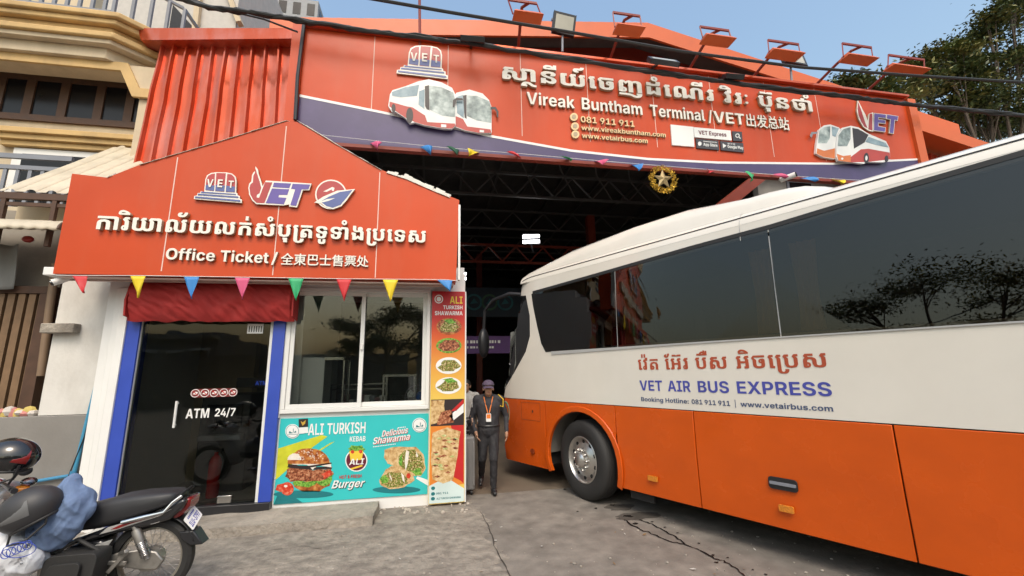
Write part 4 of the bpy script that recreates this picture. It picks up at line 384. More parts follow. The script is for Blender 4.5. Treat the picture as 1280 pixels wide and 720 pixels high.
LATIN['k'] = (290, '98,80 0,88 11,0 89,105 85,0 -118,-137 -17,0;31,0 0,364 74,0 0,-364;201,0 -81,119 49,53 119,-172')
LATIN['l'] = (155, '113,-2 -37,5 -25,13 -15,23 -5,32 0,293 74,0 0,-283 1,-11 3,-8 6,-4 10,-2 5,0 4,1 3,0 3,1 11,-54 -6,-2 -10,-2 -10,-1')
LATIN['m'] = (457, '31,0 0,273 69,0 3,-68 -5,0 7,23 11,18 14,14 16,10 17,5 17,2 27,-5 21,-14 16,-24 11,-34 -9,0 8,24 12,20 15,15 18,10 19,6 20,2 24,-3 21,-8 18,-13 13,-19 9,-23 3,-27 0,-184 -74,0 0,170 -3,20 -10,14 -14,9 -16,3 -13,-2 -11,-5 -9,-7 -7,-9 -4,-12 -1,-13 0,-168 -71,0 0,172 -3,18 -9,14 -14,9 -17,3 -12,-2 -11,-4 -9,-8 -7,-10 -5,-12 -1,-15 0,-165')
LATIN['n'] = (312, '105,158 0,-158 -74,0 0,273 70,0 1,-68 -5,0 14,30 19,23 25,14 32,4 26,-3 23,-9 19,-15 14,-20 9,-26 3,-29 0,-174 -74,0 0,161 -4,22 -9,17 -16,11 -21,4 -14,-2 -13,-5 -10,-8 -8,-11 -6,-14')
LATIN['o'] = (307, '153,-5 -26,2 -23,5 -22,10 -18,14 -16,16 -12,20 -9,22 -6,24 -1,27 1,27 6,25 9,22 12,20 16,16 18,14 22,10 23,5 26,2 27,-2 23,-5 22,-10 18,-14 16,-16 12,-20 9,-22 5,-25 2,-27 -2,-27 -5,-24 -9,-22 -12,-20 -16,-16 -18,-14 -22,-10 -23,-5;153,53 13,1 11,3 9,6 8,9 6,9 6,12 3,13 2,14 1,15 -1,16 -2,14 -3,13 -6,12 -6,10 -8,8 -9,6 -11,3 -13,2 -12,-2 -11,-3 -9,-6 -8,-8 -7,-10 -4,-12 -4,-13 -2,-14 -1,-16 1,-15 2,-14 4,-13 4,-12 7,-9 8,-9 9,-6 11,-3')
LATIN['p'] = (315, '31,-102 0,375 73,0 0,-46 3,0 6,11 9,11 11,11 13,9 18,5 21,2 29,-4 26,-11 23,-20 18,-27 11,-35 3,-43 -3,-42 -11,-35 -17,-27 -23,-20 -27,-12 -29,-4 -21,1 -17,6 -14,8 -11,10 -8,12 -7,11 -2,0 0,-146;162,54 17,3 15,8 11,12 8,17 5,20 2,22 -2,23 -5,19 -8,17 -11,12 -15,8 -17,2 -18,-2 -14,-8 -12,-12 -8,-16 -5,-20 -2,-23 2,-23 5,-20 8,-16 12,-12 15,-8')
LATIN['r'] = (204, '31,0 0,273 72,0 0,-48 2,0 10,23 16,16 19,9 21,4 6,-1 6,0 6,-1 6,-1 0,-66 -6,2 -8,1 -9,1 -9,0 -16,-2 -14,-5 -12,-9 -9,-11 -5,-14 -2,-16 0,-155')
LATIN['s'] = (280, '140,-5 -21,1 -20,3 -18,5 -16,7 -13,10 -12,10 -10,13 -7,15 -4,16 69,11 4,-11 6,-10 8,-7 10,-5 12,-3 14,-1 13,0 11,3 9,4 7,6 4,7 1,7 -1,7 -3,6 -5,5 -6,4 -9,4 -11,2 -47,10 -24,7 -20,9 -15,12 -11,14 -7,16 -2,20 2,16 4,15 8,14 11,12 14,9 16,8 18,6 20,3 22,1 21,-1 18,-3 17,-5 15,-7 13,-8 10,-10 9,-12 7,-12 4,-15 -65,-11 -4,9 -5,7 -7,7 -9,5 -11,3 -12,1 -11,-1 -10,-3 -9,-4 -7,-6 -4,-6 -1,-8 1,-6 2,-6 5,-5 6,-4 9,-4 12,-3 49,-10 24,-6 20,-9 15,-11 11,-14 6,-15 2,-19 -2,-17 -5,-15 -8,-15 -12,-12 -15,-11 -17,-8 -19,-6 -21,-4')
LATIN['t'] = (183, '167,273 0,-56 -162,0 0,56;42,338 74,0 0,-258 2,-11 4,-8 8,-5 11,-1 5,0 7,1 6,1 5,1 11,-55 -13,-3 -12,-2 -12,-1 -11,-1 -36,5 -27,15 -16,25 -6,32')
LATIN['u'] = (312, '125,-3 -26,3 -23,9 -19,15 -14,20 -9,26 -3,29 0,174 74,0 0,-161 3,-22 10,-17 16,-11 20,-4 15,2 12,5 11,8 8,11 5,14 2,17 0,158 74,0 0,-273 -70,0 -1,68 4,0 -14,-30 -19,-23 -25,-14')
LATIN['v'] = (300, '108,0 -100,273 78,0 45,-141 8,-27 7,-27 6,-28 7,-28 -16,0 6,28 7,28 6,27 8,27 45,141 78,0 -101,-273')
LATIN['w'] = (425, '88,0 -81,273 78,0 23,-101 7,-28 6,-31 7,-33 7,-37 -9,0 7,36 7,34 7,31 7,28 25,101 68,0 24,-101 6,-28 8,-31 7,-33 7,-37 -8,0 6,36 6,34 7,31 6,28 23,101 79,0 -81,-273 -75,0 -30,105 -5,17 -4,18 -4,19 -5,20 -4,19 -4,18 13,0 -4,-18 -5,-19 -4,-20 -4,-19 -4,-19 -5,-16 -30,-105')
LATIN['x'] = (290, '10,0 106,169 0,-57 -101,161 80,0 25,-43 11,-21 10,-21 9,-20 10,-20 -28,0 10,20 9,20 10,21 12,21 25,43 78,0 -102,-162 0,56 106,-167 -79,0 -30,51 -11,21 -11,21 -9,20 -10,20 28,0 -10,-20 -9,-20 -10,-21 -11,-21 -30,-51')
LATIN['y'] = (301, '29,-97 17,56 9,-2 14,-3 13,0 10,4 8,6 5,9 3,12 2,14 -102,274 78,0 45,-141 8,-27 6,-27 6,-27 6,-29 -17,0 7,29 6,27 7,27 8,27 48,141 78,0 -116,-305 -10,-20 -12,-18 -14,-14 -18,-11 -21,-7 -26,-2 -14,0 -13,2 -12,2')
LATIN['|'] = (186, '128,481 0,-598 -70,0 0,598')
# ------------------------------------------------------------------ palette
m_red = M('red_orange_panel', (.56, .068, .016), .36, bump=.25, bscale=1.6, bdist=.03, var=.08, scale=.8, spec=.3, dirt=.3, dcol=(.50, .13, .07), dscale=2.2, streak=5)
m_red2 = M('orange_roof_paint', (.62, .12, .025), .45, var=.1, scale=1.5, dirt=.3, dcol=(.3, .06, .02), dscale=1.5)
m_redsheet = M('red_corrugated_sheet', (.60, .10, .038), .16, metal=.6, var=.08, scale=2, dirt=.35, dcol=(.75, .42, .36), dscale=2.2, streak=3)
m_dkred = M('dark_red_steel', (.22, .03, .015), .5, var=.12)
m_purple = M('purple_vinyl', (.068, .048, .13), .35, var=.06, dirt=.2, dcol=(.14, .11, .26), dscale=1.5)
m_white = M('white_paint', (.78, .77, .74), .5, var=.03, dirt=.1, dcol=(.5, .47, .42), dscale=2)
m_letter = M('cream_letter_acrylic', (.80, .76, .68), .3, var=.03, scale=6)
m_letterside = M('tan_letter_edge', (.42, .33, .22), .5, var=.05)
m_tan = M('gold_letter_acrylic', (.78, .56, .30), .35, var=.05)
m_seam = M('pale_seam_sealant', (.75, .55, .48), .6)
m_cream = M('cream_plaster', (.60, .49, .34), .8, var=.06, bump=.15, bscale=40, dirt=.5, dcol=(.26, .20, .14), dscale=1.3, streak=3)
m_ochre = M('ochre_moulding', (.60, .40, .17), .7, var=.08, bump=.1, dirt=.5, dcol=(.25, .16, .08), dscale=2, streak=3)
m_brown = M('brown_timber', (.085, .042, .024), .6, var=.2, scale=8)
m_dkglass = M('dark_window_glass', (.012, .012, .014), .2, spec=.25, var=.2)
m_steelgrey = M('grey_steel_paint', (.22, .23, .26), .5)
m_whitewash = M('whitewashed_plaster', (.68, .65, .60), .85, var=.05, bump=.25, bscale=25, dirt=.55, dcol=(.30, .26, .21), dscale=1.3, streak=2.2)
m_greyrend = M('grey_cement_render', (.24, .225, .205), .85, var=.08, bump=.25, bscale=30, dirt=.3, dcol=(.13, .115, .10), dscale=1.2, streak=1.5)
m_conc = M('rough_concrete', (.33, .29, .24), .9, var=.16, scale=5, bump=1., bscale=18, bdist=.03, dirt=.75, dcol=(.11, .095, .08), dscale=2.4)
m_blue = M('blue_aluminium', (.035, .075, .42), .35, var=.06)
m_alu = M('white_window_aluminium', (.74, .74, .71), .35, var=.03, dirt=.12, dcol=(.4, .37, .33), dscale=3)
m_steel = M('brushed_steel', (.62, .61, .58), .25, metal=1)
m_black = M('black_plastic', (.018, .018, .02), .38, var=.2)
m_blackgloss = M('gloss_black', (.012, .012, .013), .12, var=.2, coat=.6)
m_chrome = M('chrome', (.75, .75, .76), .12, metal=1, var=.02)
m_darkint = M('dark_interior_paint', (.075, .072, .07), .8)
m_awn = M('red_awning_fabric', (.36, .022, .020), .75, var=.12, scale=5, bump=.2, bscale=80, dirt=.25, dcol=(.2, .02, .015), dscale=2)
m_roofcream = M('cream_roof_sheet', (.56, .49, .37), .55, var=.06, dirt=.5, dcol=(.24, .20, .14), dscale=1.4)
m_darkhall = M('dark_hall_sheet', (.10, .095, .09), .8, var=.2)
m_truss = M('grey_truss_steel', (.13, .125, .12), .55)
g_pane = glass('window_glass', (.78, .80, .78), 1.5, boost=.02)
g_atm = glass('tinted_door_glass', (.66, .67, .64), 1.45, boost=.0)
g_bus = glass('tinted_bus_glass', (.52, .49, .45), 1.55, boost=.015)

# ------------------------------------------------------------------ ground
m_ground = M('street_concrete', (.20, .178, .152), .85, var=.25, scale=5, bump=.5, bscale=34, bdist=.012, dirt=.7, dcol=(.095, .083, .072), dscale=1.1)
m_apron = M('worn_apron_concrete', (.255, .226, .188), .9, var=.28, scale=9, bump=1., bscale=13, bdist=.035, dirt=.8, dcol=(.12, .10, .085), dscale=2.2)
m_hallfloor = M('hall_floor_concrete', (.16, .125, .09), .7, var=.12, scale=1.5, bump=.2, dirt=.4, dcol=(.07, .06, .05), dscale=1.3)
tag(MB().box(-150, 150, -150, 150, -.5, 0).build('ground', m_ground), kind='structure')
ap = [gnd(u, v) for u, v in ((-260, 790), (-260, 668), (250, 640), (420, 622), (584, 626), (600, 637), (612, 655), (609, 672), (626, 690), (631, 720), (655, 760), (690, 830))]
apr = []; rn = random.Random(77)
for i in range(len(ap)):
    p, q = ap[i], ap[(i + 1) % len(ap)]
    for k in range(14 if 3 < i < 11 else 1): t = k / (14 if 3 < i < 11 else 1); c = p.lerp(q, t); d = .05 if 3 < i < 11 else 0; apr.append(Vector((c.x + d * rn.uniform(-1, 1) + d * 2.5 * noise.noise((c.y * 5, 1, 1)), c.y + d * .5 * rn.uniform(-1, 1), 0)))
tag(MB().prism([(p.x, p.y) for p in apr], lambda a, b, c: Vector((a, b, c)), -.01, .004, back=False).build('concrete_apron', m_apron), kind='structure')
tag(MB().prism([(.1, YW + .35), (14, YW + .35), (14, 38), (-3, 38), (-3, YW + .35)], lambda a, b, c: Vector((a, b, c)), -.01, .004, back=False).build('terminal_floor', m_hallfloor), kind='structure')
# wet trail that ran out from under the bus
m_wet = M('wet_trail', (.022, .019, .017), .25, var=.2)
mb = MB()
def ribbon(pix, wid, seed):
    rnd = random.Random(seed); pts = []
    for i in range(len(pix) - 1):
        for k in range(5):
            t = k / 5; u = pix[i][0] * (1 - t) + pix[i + 1][0] * t; v = pix[i][1] * (1 - t) + pix[i + 1][1] * t
            pts.append(gnd(u + rnd.uniform(-1.2, 1.2), v + rnd.uniform(-.8, .8)))
    L = []; Rr = []
    for i, p in enumerate(pts):
        d = (pts[min(i + 1, len(pts) - 1)] - pts[max(0, i - 1)]).normalized(); n = Vector((-d.y, d.x, 0)); w_ = wid * rnd.uniform(.4, 1.3)
        L.append((p + n * w_) + Vector((0, 0, .008))); Rr.append(p - n * w_ + Vector((0, 0, .008)))
    for i in range(len(L) - 1): mb.add([L[i], L[i + 1], Rr[i + 1], Rr[i]], [(0, 1, 2, 3)])
ribbon([(781, 650), (790, 658), (815, 668), (838, 678), (858, 682), (878, 690), (893, 699), (905, 702), (918, 710), (935, 724)], .011, 1)
ribbon([(798, 650), (815, 656), (830, 664), (845, 672), (858, 682)], .009, 2)
for u, v, s_ in ((815, 653, .02), (831, 660, .018), (847, 667, .014), (874, 680, .014), (891, 695, .018), (896, 704, .018), (910, 698, .012), (941, 713, .012), (957, 719, .014), (795, 655, .03), (786, 646, .05), (765, 632, .03), (745, 636, .02), (706, 612, .025), (722, 640, .016)):
    c = gnd(u, v); mb.add([(c.x + s_ * random.uniform(.7, 1.6) * math.cos(t * .7), c.y + s_ * random.uniform(.5, 1) * math.sin(t * .7), .009) for t in range(9)], [tuple(range(9))])
tag(mb.build('wet_trail', m_wet, smooth=0), kind='structure')
m_damp = M('damp_concrete', (.075, .065, .055), .6, var=.3, scale=5)
mb = MB()
for u, v, rx, ry, sd in ((800, 645, .30, .13, 3), (775, 634, .2, .12, 5)):
    c = gnd(u, v); rn = random.Random(sd); mb.prism([(c.x + rx * rn.uniform(.7, 1.2) * math.cos(R(t * 15)), c.y + ry * rn.uniform(.7, 1.2) * math.sin(R(t * 15))) for t in range(24)], lambda a, b, c: Vector((a, b, c)), .001, .006, back=False)
tag(mb.build('damp_patch', m_damp, smooth=0), kind='structure')
# doorstep slab
p1 = gnd(466, 657); p0_ = gnd(256, 677); kz = .105
mb = MB()
def slab(i, j):
    x = -3.35 + (p1.x + 3.35) * i; y = p1.y + (YW - .01 - p1.y) * j
    n = noise.noise((x * 3, y * 3, 0)) * .025
    return Vector((x + (.02 * noise.noise((y * 9, 3, 0)) if i == 1 else 0), y + (noise.noise((x * 7, 9, 1)) * .03 if j == 0 else 0), kz + n * .5))
mb.grid(slab, 48, 8)
b0 = len(mb.v)
for i in range(48):
    a = slab(i / 48, 0); b = slab((i + 1) / 48, 0); mb.add([a, b, (b.x, b.y - .012, 0), (a.x, a.y - .012, 0)], [(0, 1, 2, 3)])
for j in range(8):
    a = slab(1, j / 8); b = slab(1, (j + 1) / 8); mb.add([a, b, (b.x + .01, b.y, 0), (a.x + .01, a.y, 0)], [(0, 1, 2, 3)])
tag(mb.build('doorstep_slab', m_conc, solid=-1), 'long chipped concrete step slab in front of the glass door', 'step')
# bits of rubble along the foot of the wall
m_rub = M('rubble', (.42, .37, .31), .9, var=.2)
mb = MB(); rn = random.Random(4)
for i in range(46):
    u = rn.uniform(470, 590); c = gnd(u, 634 + rn.uniform(-5, 9)); mb.ball((c.x, c.y, .006), [rn.uniform(.008, .03) for _ in range(3)], 6)
tag(mb.build('rubble', m_rub), 'crumbs of broken concrete scattered below the menu banner', 'rubble', kind='stuff')
mb = MB(); rn = random.Random(14)
for i in range(420):
    c = gnd(rn.uniform(180, 1100), rn.choice((rn.uniform(640, 740), rn.uniform(655, 900)))); s_ = rn.choice((.004, .005, .006, .009, .014)); mb.ball((c.x, c.y, s_ * .5), (s_ * rn.uniform(.7, 1.5), s_, s_ * .6), 5)
tag(mb.build('grit', M('street_grit', (.30, .27, .23), .9, var=.6, scale=9)), 'loose grit and small stones lying over the concrete', 'grit', kind='stuff')
m_crk = M('crack_dirt', (.045, .038, .032), .9, var=.3); mb = MB()
ribbon([(600, 640), (612, 660), (618, 684), (632, 708), (640, 730)], .006, 11); ribbon([(330, 690), (380, 683), (410, 688)], .003, 12)
tag(mb.build('ground_cracks', m_crk, smooth=0), kind='structure')
mb = MB(); rn = random.Random(15)
for i in range(26):
    c = gnd(rn.uniform(250, 1000), rn.uniform(645, 730)); a = rn.uniform(0, 6); l_ = rn.uniform(.015, .035); d = Vector((math.cos(a), math.sin(a), .2)) * l_; e_ = Vector((-math.sin(a), math.cos(a), .15)) * l_ * .4; c.z = .014; mb.add([c - d, c + e_, c + d, c - e_], [(0, 1, 2, 3)], i % 2)
tag(mb.build('dry_leaves', [M('dry_leaf', (.2, .12, .05), .8), M('paper_scrap', (.5, .48, .44), .8)], smooth=0), 'dry leaves and paper scraps scattered on the concrete', 'litter', kind='stuff')

# ------------------------------------------------------------------ ticket office building
office = thing('ticket_office', 'small ticket office with white walls, glass door and serving window under the red fascia', 'office building', (-1.8, YW, 0))
XL = at(106, 620, YW).x; XR = at(581, 500, YW).x
xd0, xd1 = at(120, 625, YW).x, at(340, 628, YW).x            # door bay between outer edges of the blue posts
dz1 = at(260, 397, YW).z
wxa, wxb = at(352, 500, YW).x, at(539, 362, YW).x            # window opening
wz0, wz1 = at(357, 517, YW).z, at(377, 360, YW).z
YB = YW + 2.6
mb = MB()
mb.box(XL - .1, xd0 - .002, YW - .0, YW + .2, 0, 3.25)                            # left pier
mb.box(XL - .1, XL + .05, YW + .201, YB, 0, 3.25); mb.box(XR - .1, XR, YW + .201, YB, 0, 3.25)
mb.box(XL - .1, XR, YB + .001, YB + .1, 0, 3.25); mb.box(XL - .1, XR, YW + .201, YB, 3.251, 3.4)
mb.box(xd0, xd1 + .03, YW + .003, YW + .2, dz1 + .16, 3.25)
mb.box(xd1 + .002, wxa, YW, YW + .2, 0, 3.25); mb.box(wxa + .001, wxb, YW + .002, YW + .2, 0, wz0)
mb.box(wxa + .001, wxb, YW + .002, YW + .2, wz1, 3.25); mb.box(wxb + .001, XR, YW, YW + .2, 0, 3.25)
mb.box(xd1 + .06, xd1 + .16, YW + .201, YB, 0, 3.24)
mb.build('wall', m_white, office)
mb = MB()                                                                           # stepped pilaster beside the door
mb.box(XL + .02, XL + .10, YW - .05, YW - .001, 0, 2.95); mb.box(XL + .103, XL + .20, YW - .085, YW - .001, 0, 2.95)
mb.build('pilaster', m_white, office, bevel=.006)
MB().box(XL + .052, xd1 + .058, YW + .203, YB - .002, .02, .06).box(xd1 + .162, XR - .102, YW + .203, YB - .002, .03, .06).build('floor', M('pale_floor_tile', (.34, .33, .31), .4), office)
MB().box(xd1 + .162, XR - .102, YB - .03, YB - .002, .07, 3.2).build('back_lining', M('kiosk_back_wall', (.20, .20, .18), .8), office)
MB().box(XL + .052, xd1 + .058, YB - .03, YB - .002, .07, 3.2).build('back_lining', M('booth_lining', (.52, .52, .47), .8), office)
pz = 0.20
mb = MB()
for u0, u1 in ((xd0, at(147, 622, YW).x), (at(324, 628, YW).x, xd1)): mb.box(u0, u1, YW - .06, YW + .12, pz, dz1 + .15)
mb.box(xd0 + .003, xd1 - .003, YW - .045, YW + .10, dz1, dz1 + .147)
fr = mb.build('door_frame', m_blue, office, bevel=.004)
gx0, gx1 = at(150, 600, YW).x, at(322, 600, YW).x
mb = MB()
mb.box(at(147, 622, YW).x + .002, gx0, YW - .03, YW + .03, pz, dz1); mb.box(gx1, at(324, 628, YW).x - .002, YW - .03, YW + .03, pz, dz1)
mb.box(gx0 + .001, gx1 - .001, YW - .03, YW + .03, dz1 - .035, dz1 - .002); mb.build('door_trim', m_alu, office)
MB().box(XL + .205, xd1 - .002, YW - .09, YW + .15, .03, pz - .001).build('door_sill', M('black_granite_sill', (.02, .02, .022), .3), office, bevel=.004)
door = MB().box(gx0 + .002, gx1 - .002, YW - .006, YW + .006, pz + .01, dz1 - .037).build('door', g_atm, office, smooth=0)
fy = FY(YW - .008)
hx = at(222, 517, YW); h0, h1 = at(221, 533, YW), at(224, 502, YW)
MB().tube([(hx.x, YW - .007, h0.z + .02), (hx.x, YW - .05, h0.z + .02)], .009).tube([(hx.x, YW - .007, h1.z - .02), (hx.x, YW - .05, h1.z - .02)], .009).tube([(hx.x, YW - .05, h0.z - .01), (hx.x, YW - .05, h1.z + .01)], .015, 12).build('handle', m_alu, door)
lk = at(281, 627, YW); mb = MB().box(lk.x - .08, lk.x + .08, YW - .03, YW + .03, pz + .012, pz + .1); mb.build('lock_plate', m_steel, door, bevel=.003)
lb0, lb1 = at(309, 417, YW), at(330, 405, YW); mb = MB().box(lb0.x, lb1.x, YW - .012, YW - .0065, lb0.z, lb1.z)
for i in range(6): mb.box(lb0.x + .02 + .03 * i, lb0.x + .032 + .03 * i, YW - .013, YW - .0122, lb0.z + .02, lb1.z - .03, 1)
mb.build('paper_notice', [m_white, m_black], door)
a0, a1 = at(232, 523, YW), at(295, 518, YW); mb = MB(); letters(mb, 'ATM', fy, a0.x, at(262, 523, YW).x, a0.z, at(240, 511, YW).z - a0.z, 0)
letters(mb, '24/7', fy, at(268, 521, YW).x, a1.x, a0.z + .012, .1, 0); mb.build('lettering', m_white, door)
s0, s1 = at(238, 497, YW), at(298, 485, YW); mb = MB(); mb.prism(rrect(s0.x, s0.z, s1.x, s1.z, (s1.z - s0.z) * .49), fy, 0, .002)
for i in range(5):
    cx = s0.x + (s1.x - s0.x) * (i + .5) / 5; cz = (s0.z + s1.z) / 2; mb.prism([ell(cx, cz, .052), cw(ell(cx, cz, .044))], fy, .0022, .0035, 1); mb.prism([(cx - .03, cz - .012), (cx + .02, cz - .02), (cx + .03, cz + .014), (cx, cz + .02)], fy, .0022, .0035, 1)
    mb.prism([(cx - .034, cz + .03), (cx - .028, cz + .036), (cx + .036, cz - .028), (cx + .03, cz - .036)], fy, .0036, .0045, 2)
mb.build('no_entry_sticker', [M('maroon_vinyl', (.16, .012, .014), .4), m_white, M('red_vinyl', (.5, .02, .02), .4)], door)
# inside the cash booth
atm = thing('cash_machine', 'dark grey cash machine standing behind the tinted glass door', 'cash machine', (-2.75, YW + 1.5, .06))
cab = MB().box(-3.55, -2.85, YW + 1.2, YW + 1.9, .062, 1.5).build('cabinet', M('charcoal_cabinet', (.06, .062, .066), .5), atm, bevel=.02)
MB().box(-3.45, -2.95, YW + 1.18, YW + 1.199, 1.0, 1.35).build('screen', m_blackgloss, atm); MB().box(-3.5, -2.9, YW + 1.08, YW + 1.198, .82, .9).build('keypad_shelf', m_steelgrey, atm, bevel=.01)
ex = at(268, 590, YW + .9)
fe = thing('fire_extinguisher', 'red fire extinguisher standing behind the glass door', 'fire extinguisher', (ex.x, YW + .9, .06))
MB().lathe([(.001, .065), (.075, .07), (.08, .1), (.08, .55), (.06, .61), (.025, .65), (.025, .69)], (ex.x, YW + .9, 0), (0, 0, 1), 20).build('cylinder', M('extinguisher_red', (.5, .015, .015), .25), fe)
MB().box(ex.x - .03, ex.x + .09, YW + .88, YW + .92, .692, .74).tube([(ex.x + .05, YW + .9, .70), (ex.x + .12, YW + .88, .55), (ex.x + .1, YW + .86, .3)], .012).build('valve', m_black, fe)
q0 = at(300, 482, YW + .7); q1 = at(334, 474, YW + .7)
asg = thing('mirrored_text_sign', 'small glowing blue sign standing in for text mirrored in the booth glass', 'sign', (q0.x, YW + .7, q0.z))  # stands in for blue lettering reflected in the door glass; its glow is added
MB().box(q0.x - .05, q1.x + .1, YW + .7, YW + .78, q0.z - .03, q1.z + .03).build('sign_box', m_black, asg)
mb = MB(); letters(mb, 'ATM', FY(YW + .7), at(319, 480, YW + .7).x, at(334, 480, YW + .7).x, q0.z, .06, 0); mb.build('lettering', M('mirrored_text_glow', (.05, .1, .6), .4, emit=.5), asg)

# ------------------------------------------------------------------ serving window
win = thing('serving_window', 'white aluminium sliding window with two panes above the kebab poster', 'window', (wxa, YW, wz0))
mb = MB(); f_ = .055
mb.box(wxa + .002, wxb - .002, YW - .05, YW + .08, wz0 + .002, wz0 + f_); mb.box(wxa + .002, wxb - .002, YW - .05, YW + .08, wz1 - f_, wz1 - .002)
mb.box(wxa + .002, wxa + f_, YW - .049, YW + .079, wz0 + f_ + .001, wz1 - f_ - .001); mb.box(wxb - f_, wxb - .002, YW - .049, YW + .079, wz0 + f_ + .001, wz1 - f_ - .001)
mb.build('frame', m_alu, win, bevel=.004)
MB().box(wxa - .08, wxa + .0, YW - .03, YW - .001, wz0 - .05, wz1 + .06).build('frame_cover', m_alu, win, bevel=.004)
MB().box(wxa - .08, wxb + .04, YW - .035, YW - .001, wz1 + .001, wz1 + .045).build('head_trim', m_alu, win, bevel=.003)
xm = at(449, 500, YW).x
for xa, xb, dy in ((wxa + f_ + .001, xm + .03, -.03), (xm - .03, wxb - f_ - .001, .015)):
    mb = MB(); za, zb = wz0 + f_ + .002, wz1 - f_ - .002; t = .055
    mb.box(xa, xb, YW + dy, YW + dy + .035, za, za + t * 1.1); mb.box(xa, xb, YW + dy, YW + dy + .035, zb - t, zb)
    mb.box(xa, xa + t, YW + dy + .001, YW + dy + .034, za + t * 1.1 + .001, zb - t - .001); mb.box(xb - t, xb, YW + dy + .001, YW + dy + .034, za + t * 1.1 + .001, zb - t - .001)
    sash = mb.build('sash', m_alu, win, bevel=.003)
    MB().box(xa + t - .01, xb - t + .01, YW + dy + .014, YW + dy + .019, za + t, zb - t + .01).build('pane', g_pane, sash, smooth=0)
lz = at(449, 434, YW); MB().box(xm - .012, xm + .02, YW - .055, YW - .031, lz.z - .04, lz.z + .05).build('latch', m_white, win, bevel=.006)
# inside the kiosk
fx0, fx1 = at(374, 500, YW + .35).x, at(404, 500, YW + .35).x; fz0, fz1 = at(390, 512, YW + .35).z, at(390, 447, YW + .35).z
dsp = thing('display_fridge', 'white glass fronted display cabinet standing inside the kiosk window, left end', 'display cabinet', (fx0, YW + .35, .06))
MB().box(fx0, fx1, YW + .3, YW + .75, .95, fz1).build('cabinet', m_white, dsp, bevel=.01)
MB().box(fx1 - .002, fx1 + .26, YW + .31, YW + .74, 1.0, fz1 - .04).build('pane', g_pane, dsp, smooth=0)
mb = MB()
for xx in (fx1 + .26,):
    for yy in (YW + .31, YW + .74): mb.box(xx, xx + .02, yy - .02, yy + .02, .95, fz1)
mb.box(fx1, fx1 + .28, YW + .29, YW + .76, fz1 - .04, fz1 - .001).build('trim', m_steel, dsp)
bench = thing('kitchen_counter', 'long steel counter running along inside the kiosk', 'counter', (-1.2, YW + .6, .06))
MB().box(xd1 + .17, XR - .11, YW + .25, YW + 1.1, .9, .945).build('top', m_steel, bench, bevel=.005)
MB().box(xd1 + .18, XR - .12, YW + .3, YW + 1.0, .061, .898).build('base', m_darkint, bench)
rk0, rk1 = at(420, 490, YW + 1.1), at(480, 490, YW + 1.1)
rack = thing('shelf_rack', 'low steel shelf rack with trays between the two display cabinets', 'shelf rack', (rk0.x, YW + 1.2, .95))
mb = MB()
for i, z in enumerate((1.12, 1.28, 1.52, 1.6)): mb.box(rk0.x - .1, rk1.x + .05, YW + 1.15, YW + 1.5, z, z + .02)
for xx in (rk0.x - .1, (rk0.x + rk1.x) / 2, rk1.x + .03): mb.box(xx, xx + .02, YW + 1.151, YW + 1.17, .95, 1.62)
mb.build('shelf', m_steel, rack)
mb = MB(); rn = random.Random(2)
for i in range(9): x = rk0.x + (rk1.x - rk0.x) * i / 9; mb.box(x, x + .1, YW + 1.2, YW + 1.4, 1.301, 1.301 + rn.uniform(.05, .15), i % 3)
mb.build('tray', [m_steelgrey, M('pink_packet', (.35, .2, .22), .6), m_white], rack)
cx0, cx1 = at(479, 500, YW + .45).x, at(518, 500, YW + .45).x; cz1 = at(500, 468, YW + .45).z
case = thing('glass_showcase', 'small aluminium framed glass showcase beside the blue fan', 'display cabinet', (cx0, YW + .45, .95))
mb = MB()
for xx in (cx0, cx1):
    for yy in (YW + .42, YW + .85): mb.box(xx - .015, xx + .015, yy - .015, yy + .015, .946, cz1)
for yy in (YW + .42, YW + .85): mb.box(cx0, cx1, yy - .014, yy + .014, cz1 - .03, cz1 - .001).box(cx0, cx1, yy - .014, yy + .014, .95, .98)
mb.build('frame', m_steel, case); MB().box(cx0 + .02, cx1 - .02, YW + .83, YW + .834, .98, cz1 - .03).box(cx0 + .02, cx1 - .02, YW + .5, YW + .8, 1.2, 1.206).build('pane', g_pane, case, smooth=0)
fc = at(521, 496, YW + .3)
fan = thing('table_fan', 'blue table fan standing in the kiosk window, lower right corner', 'fan', (fc.x, YW + .3, .946))
mb = MB(); cc = Vector((fc.x, YW + .3, fc.z))
for r_ in (.17, .12, .06): mb.tube([cc + Vector((r_ * math.cos(R(t * 15)), -.04, r_ * math.sin(R(t * 15)))) for t in range(24)], .004, 5, closed=True)
for t in range(16): mb.tube([cc + Vector((.03 * math.cos(R(t * 22.5)), -.05, .03 * math.sin(R(t * 22.5)))), cc + Vector((.17 * math.cos(R(t * 22.5)), -.04, .17 * math.sin(R(t * 22.5))))], .002, 4)
mb.build('guard', m_steelgrey, fan)
mb = MB()
for t in (20, 140, 260):
    for k in range(1): mb.prism([(.02 * math.cos(R(t)), .02 * math.sin(R(t)))] + [(r_ * math.cos(R(t + d)), r_ * math.sin(R(t + d))) for r_, d in ((.08, -12), (.14, -8), (.15, 18), (.13, 42), (.07, 46))], lambda a, b, c: cc + Vector((a, -c, b)), -.006, .006)
mb.build('blade', M('pale_fan_blade', (.6, .63, .6), .4), fan)
MB().ball(cc + Vector((.05, .03, .0)), (.07, .09, .08)).tube([cc + Vector((.05, .03, -.05)), (fc.x + .05, YW + .33, 1.0)], .02).lathe([(.11, .95), (.1, .975), (.03, .99)], (fc.x + .05, YW + .33, 0), (0, 0, 1), 20, caps=True).build('motor', M('blue_fan_plastic', (.02, .12, .42), .35), fan)

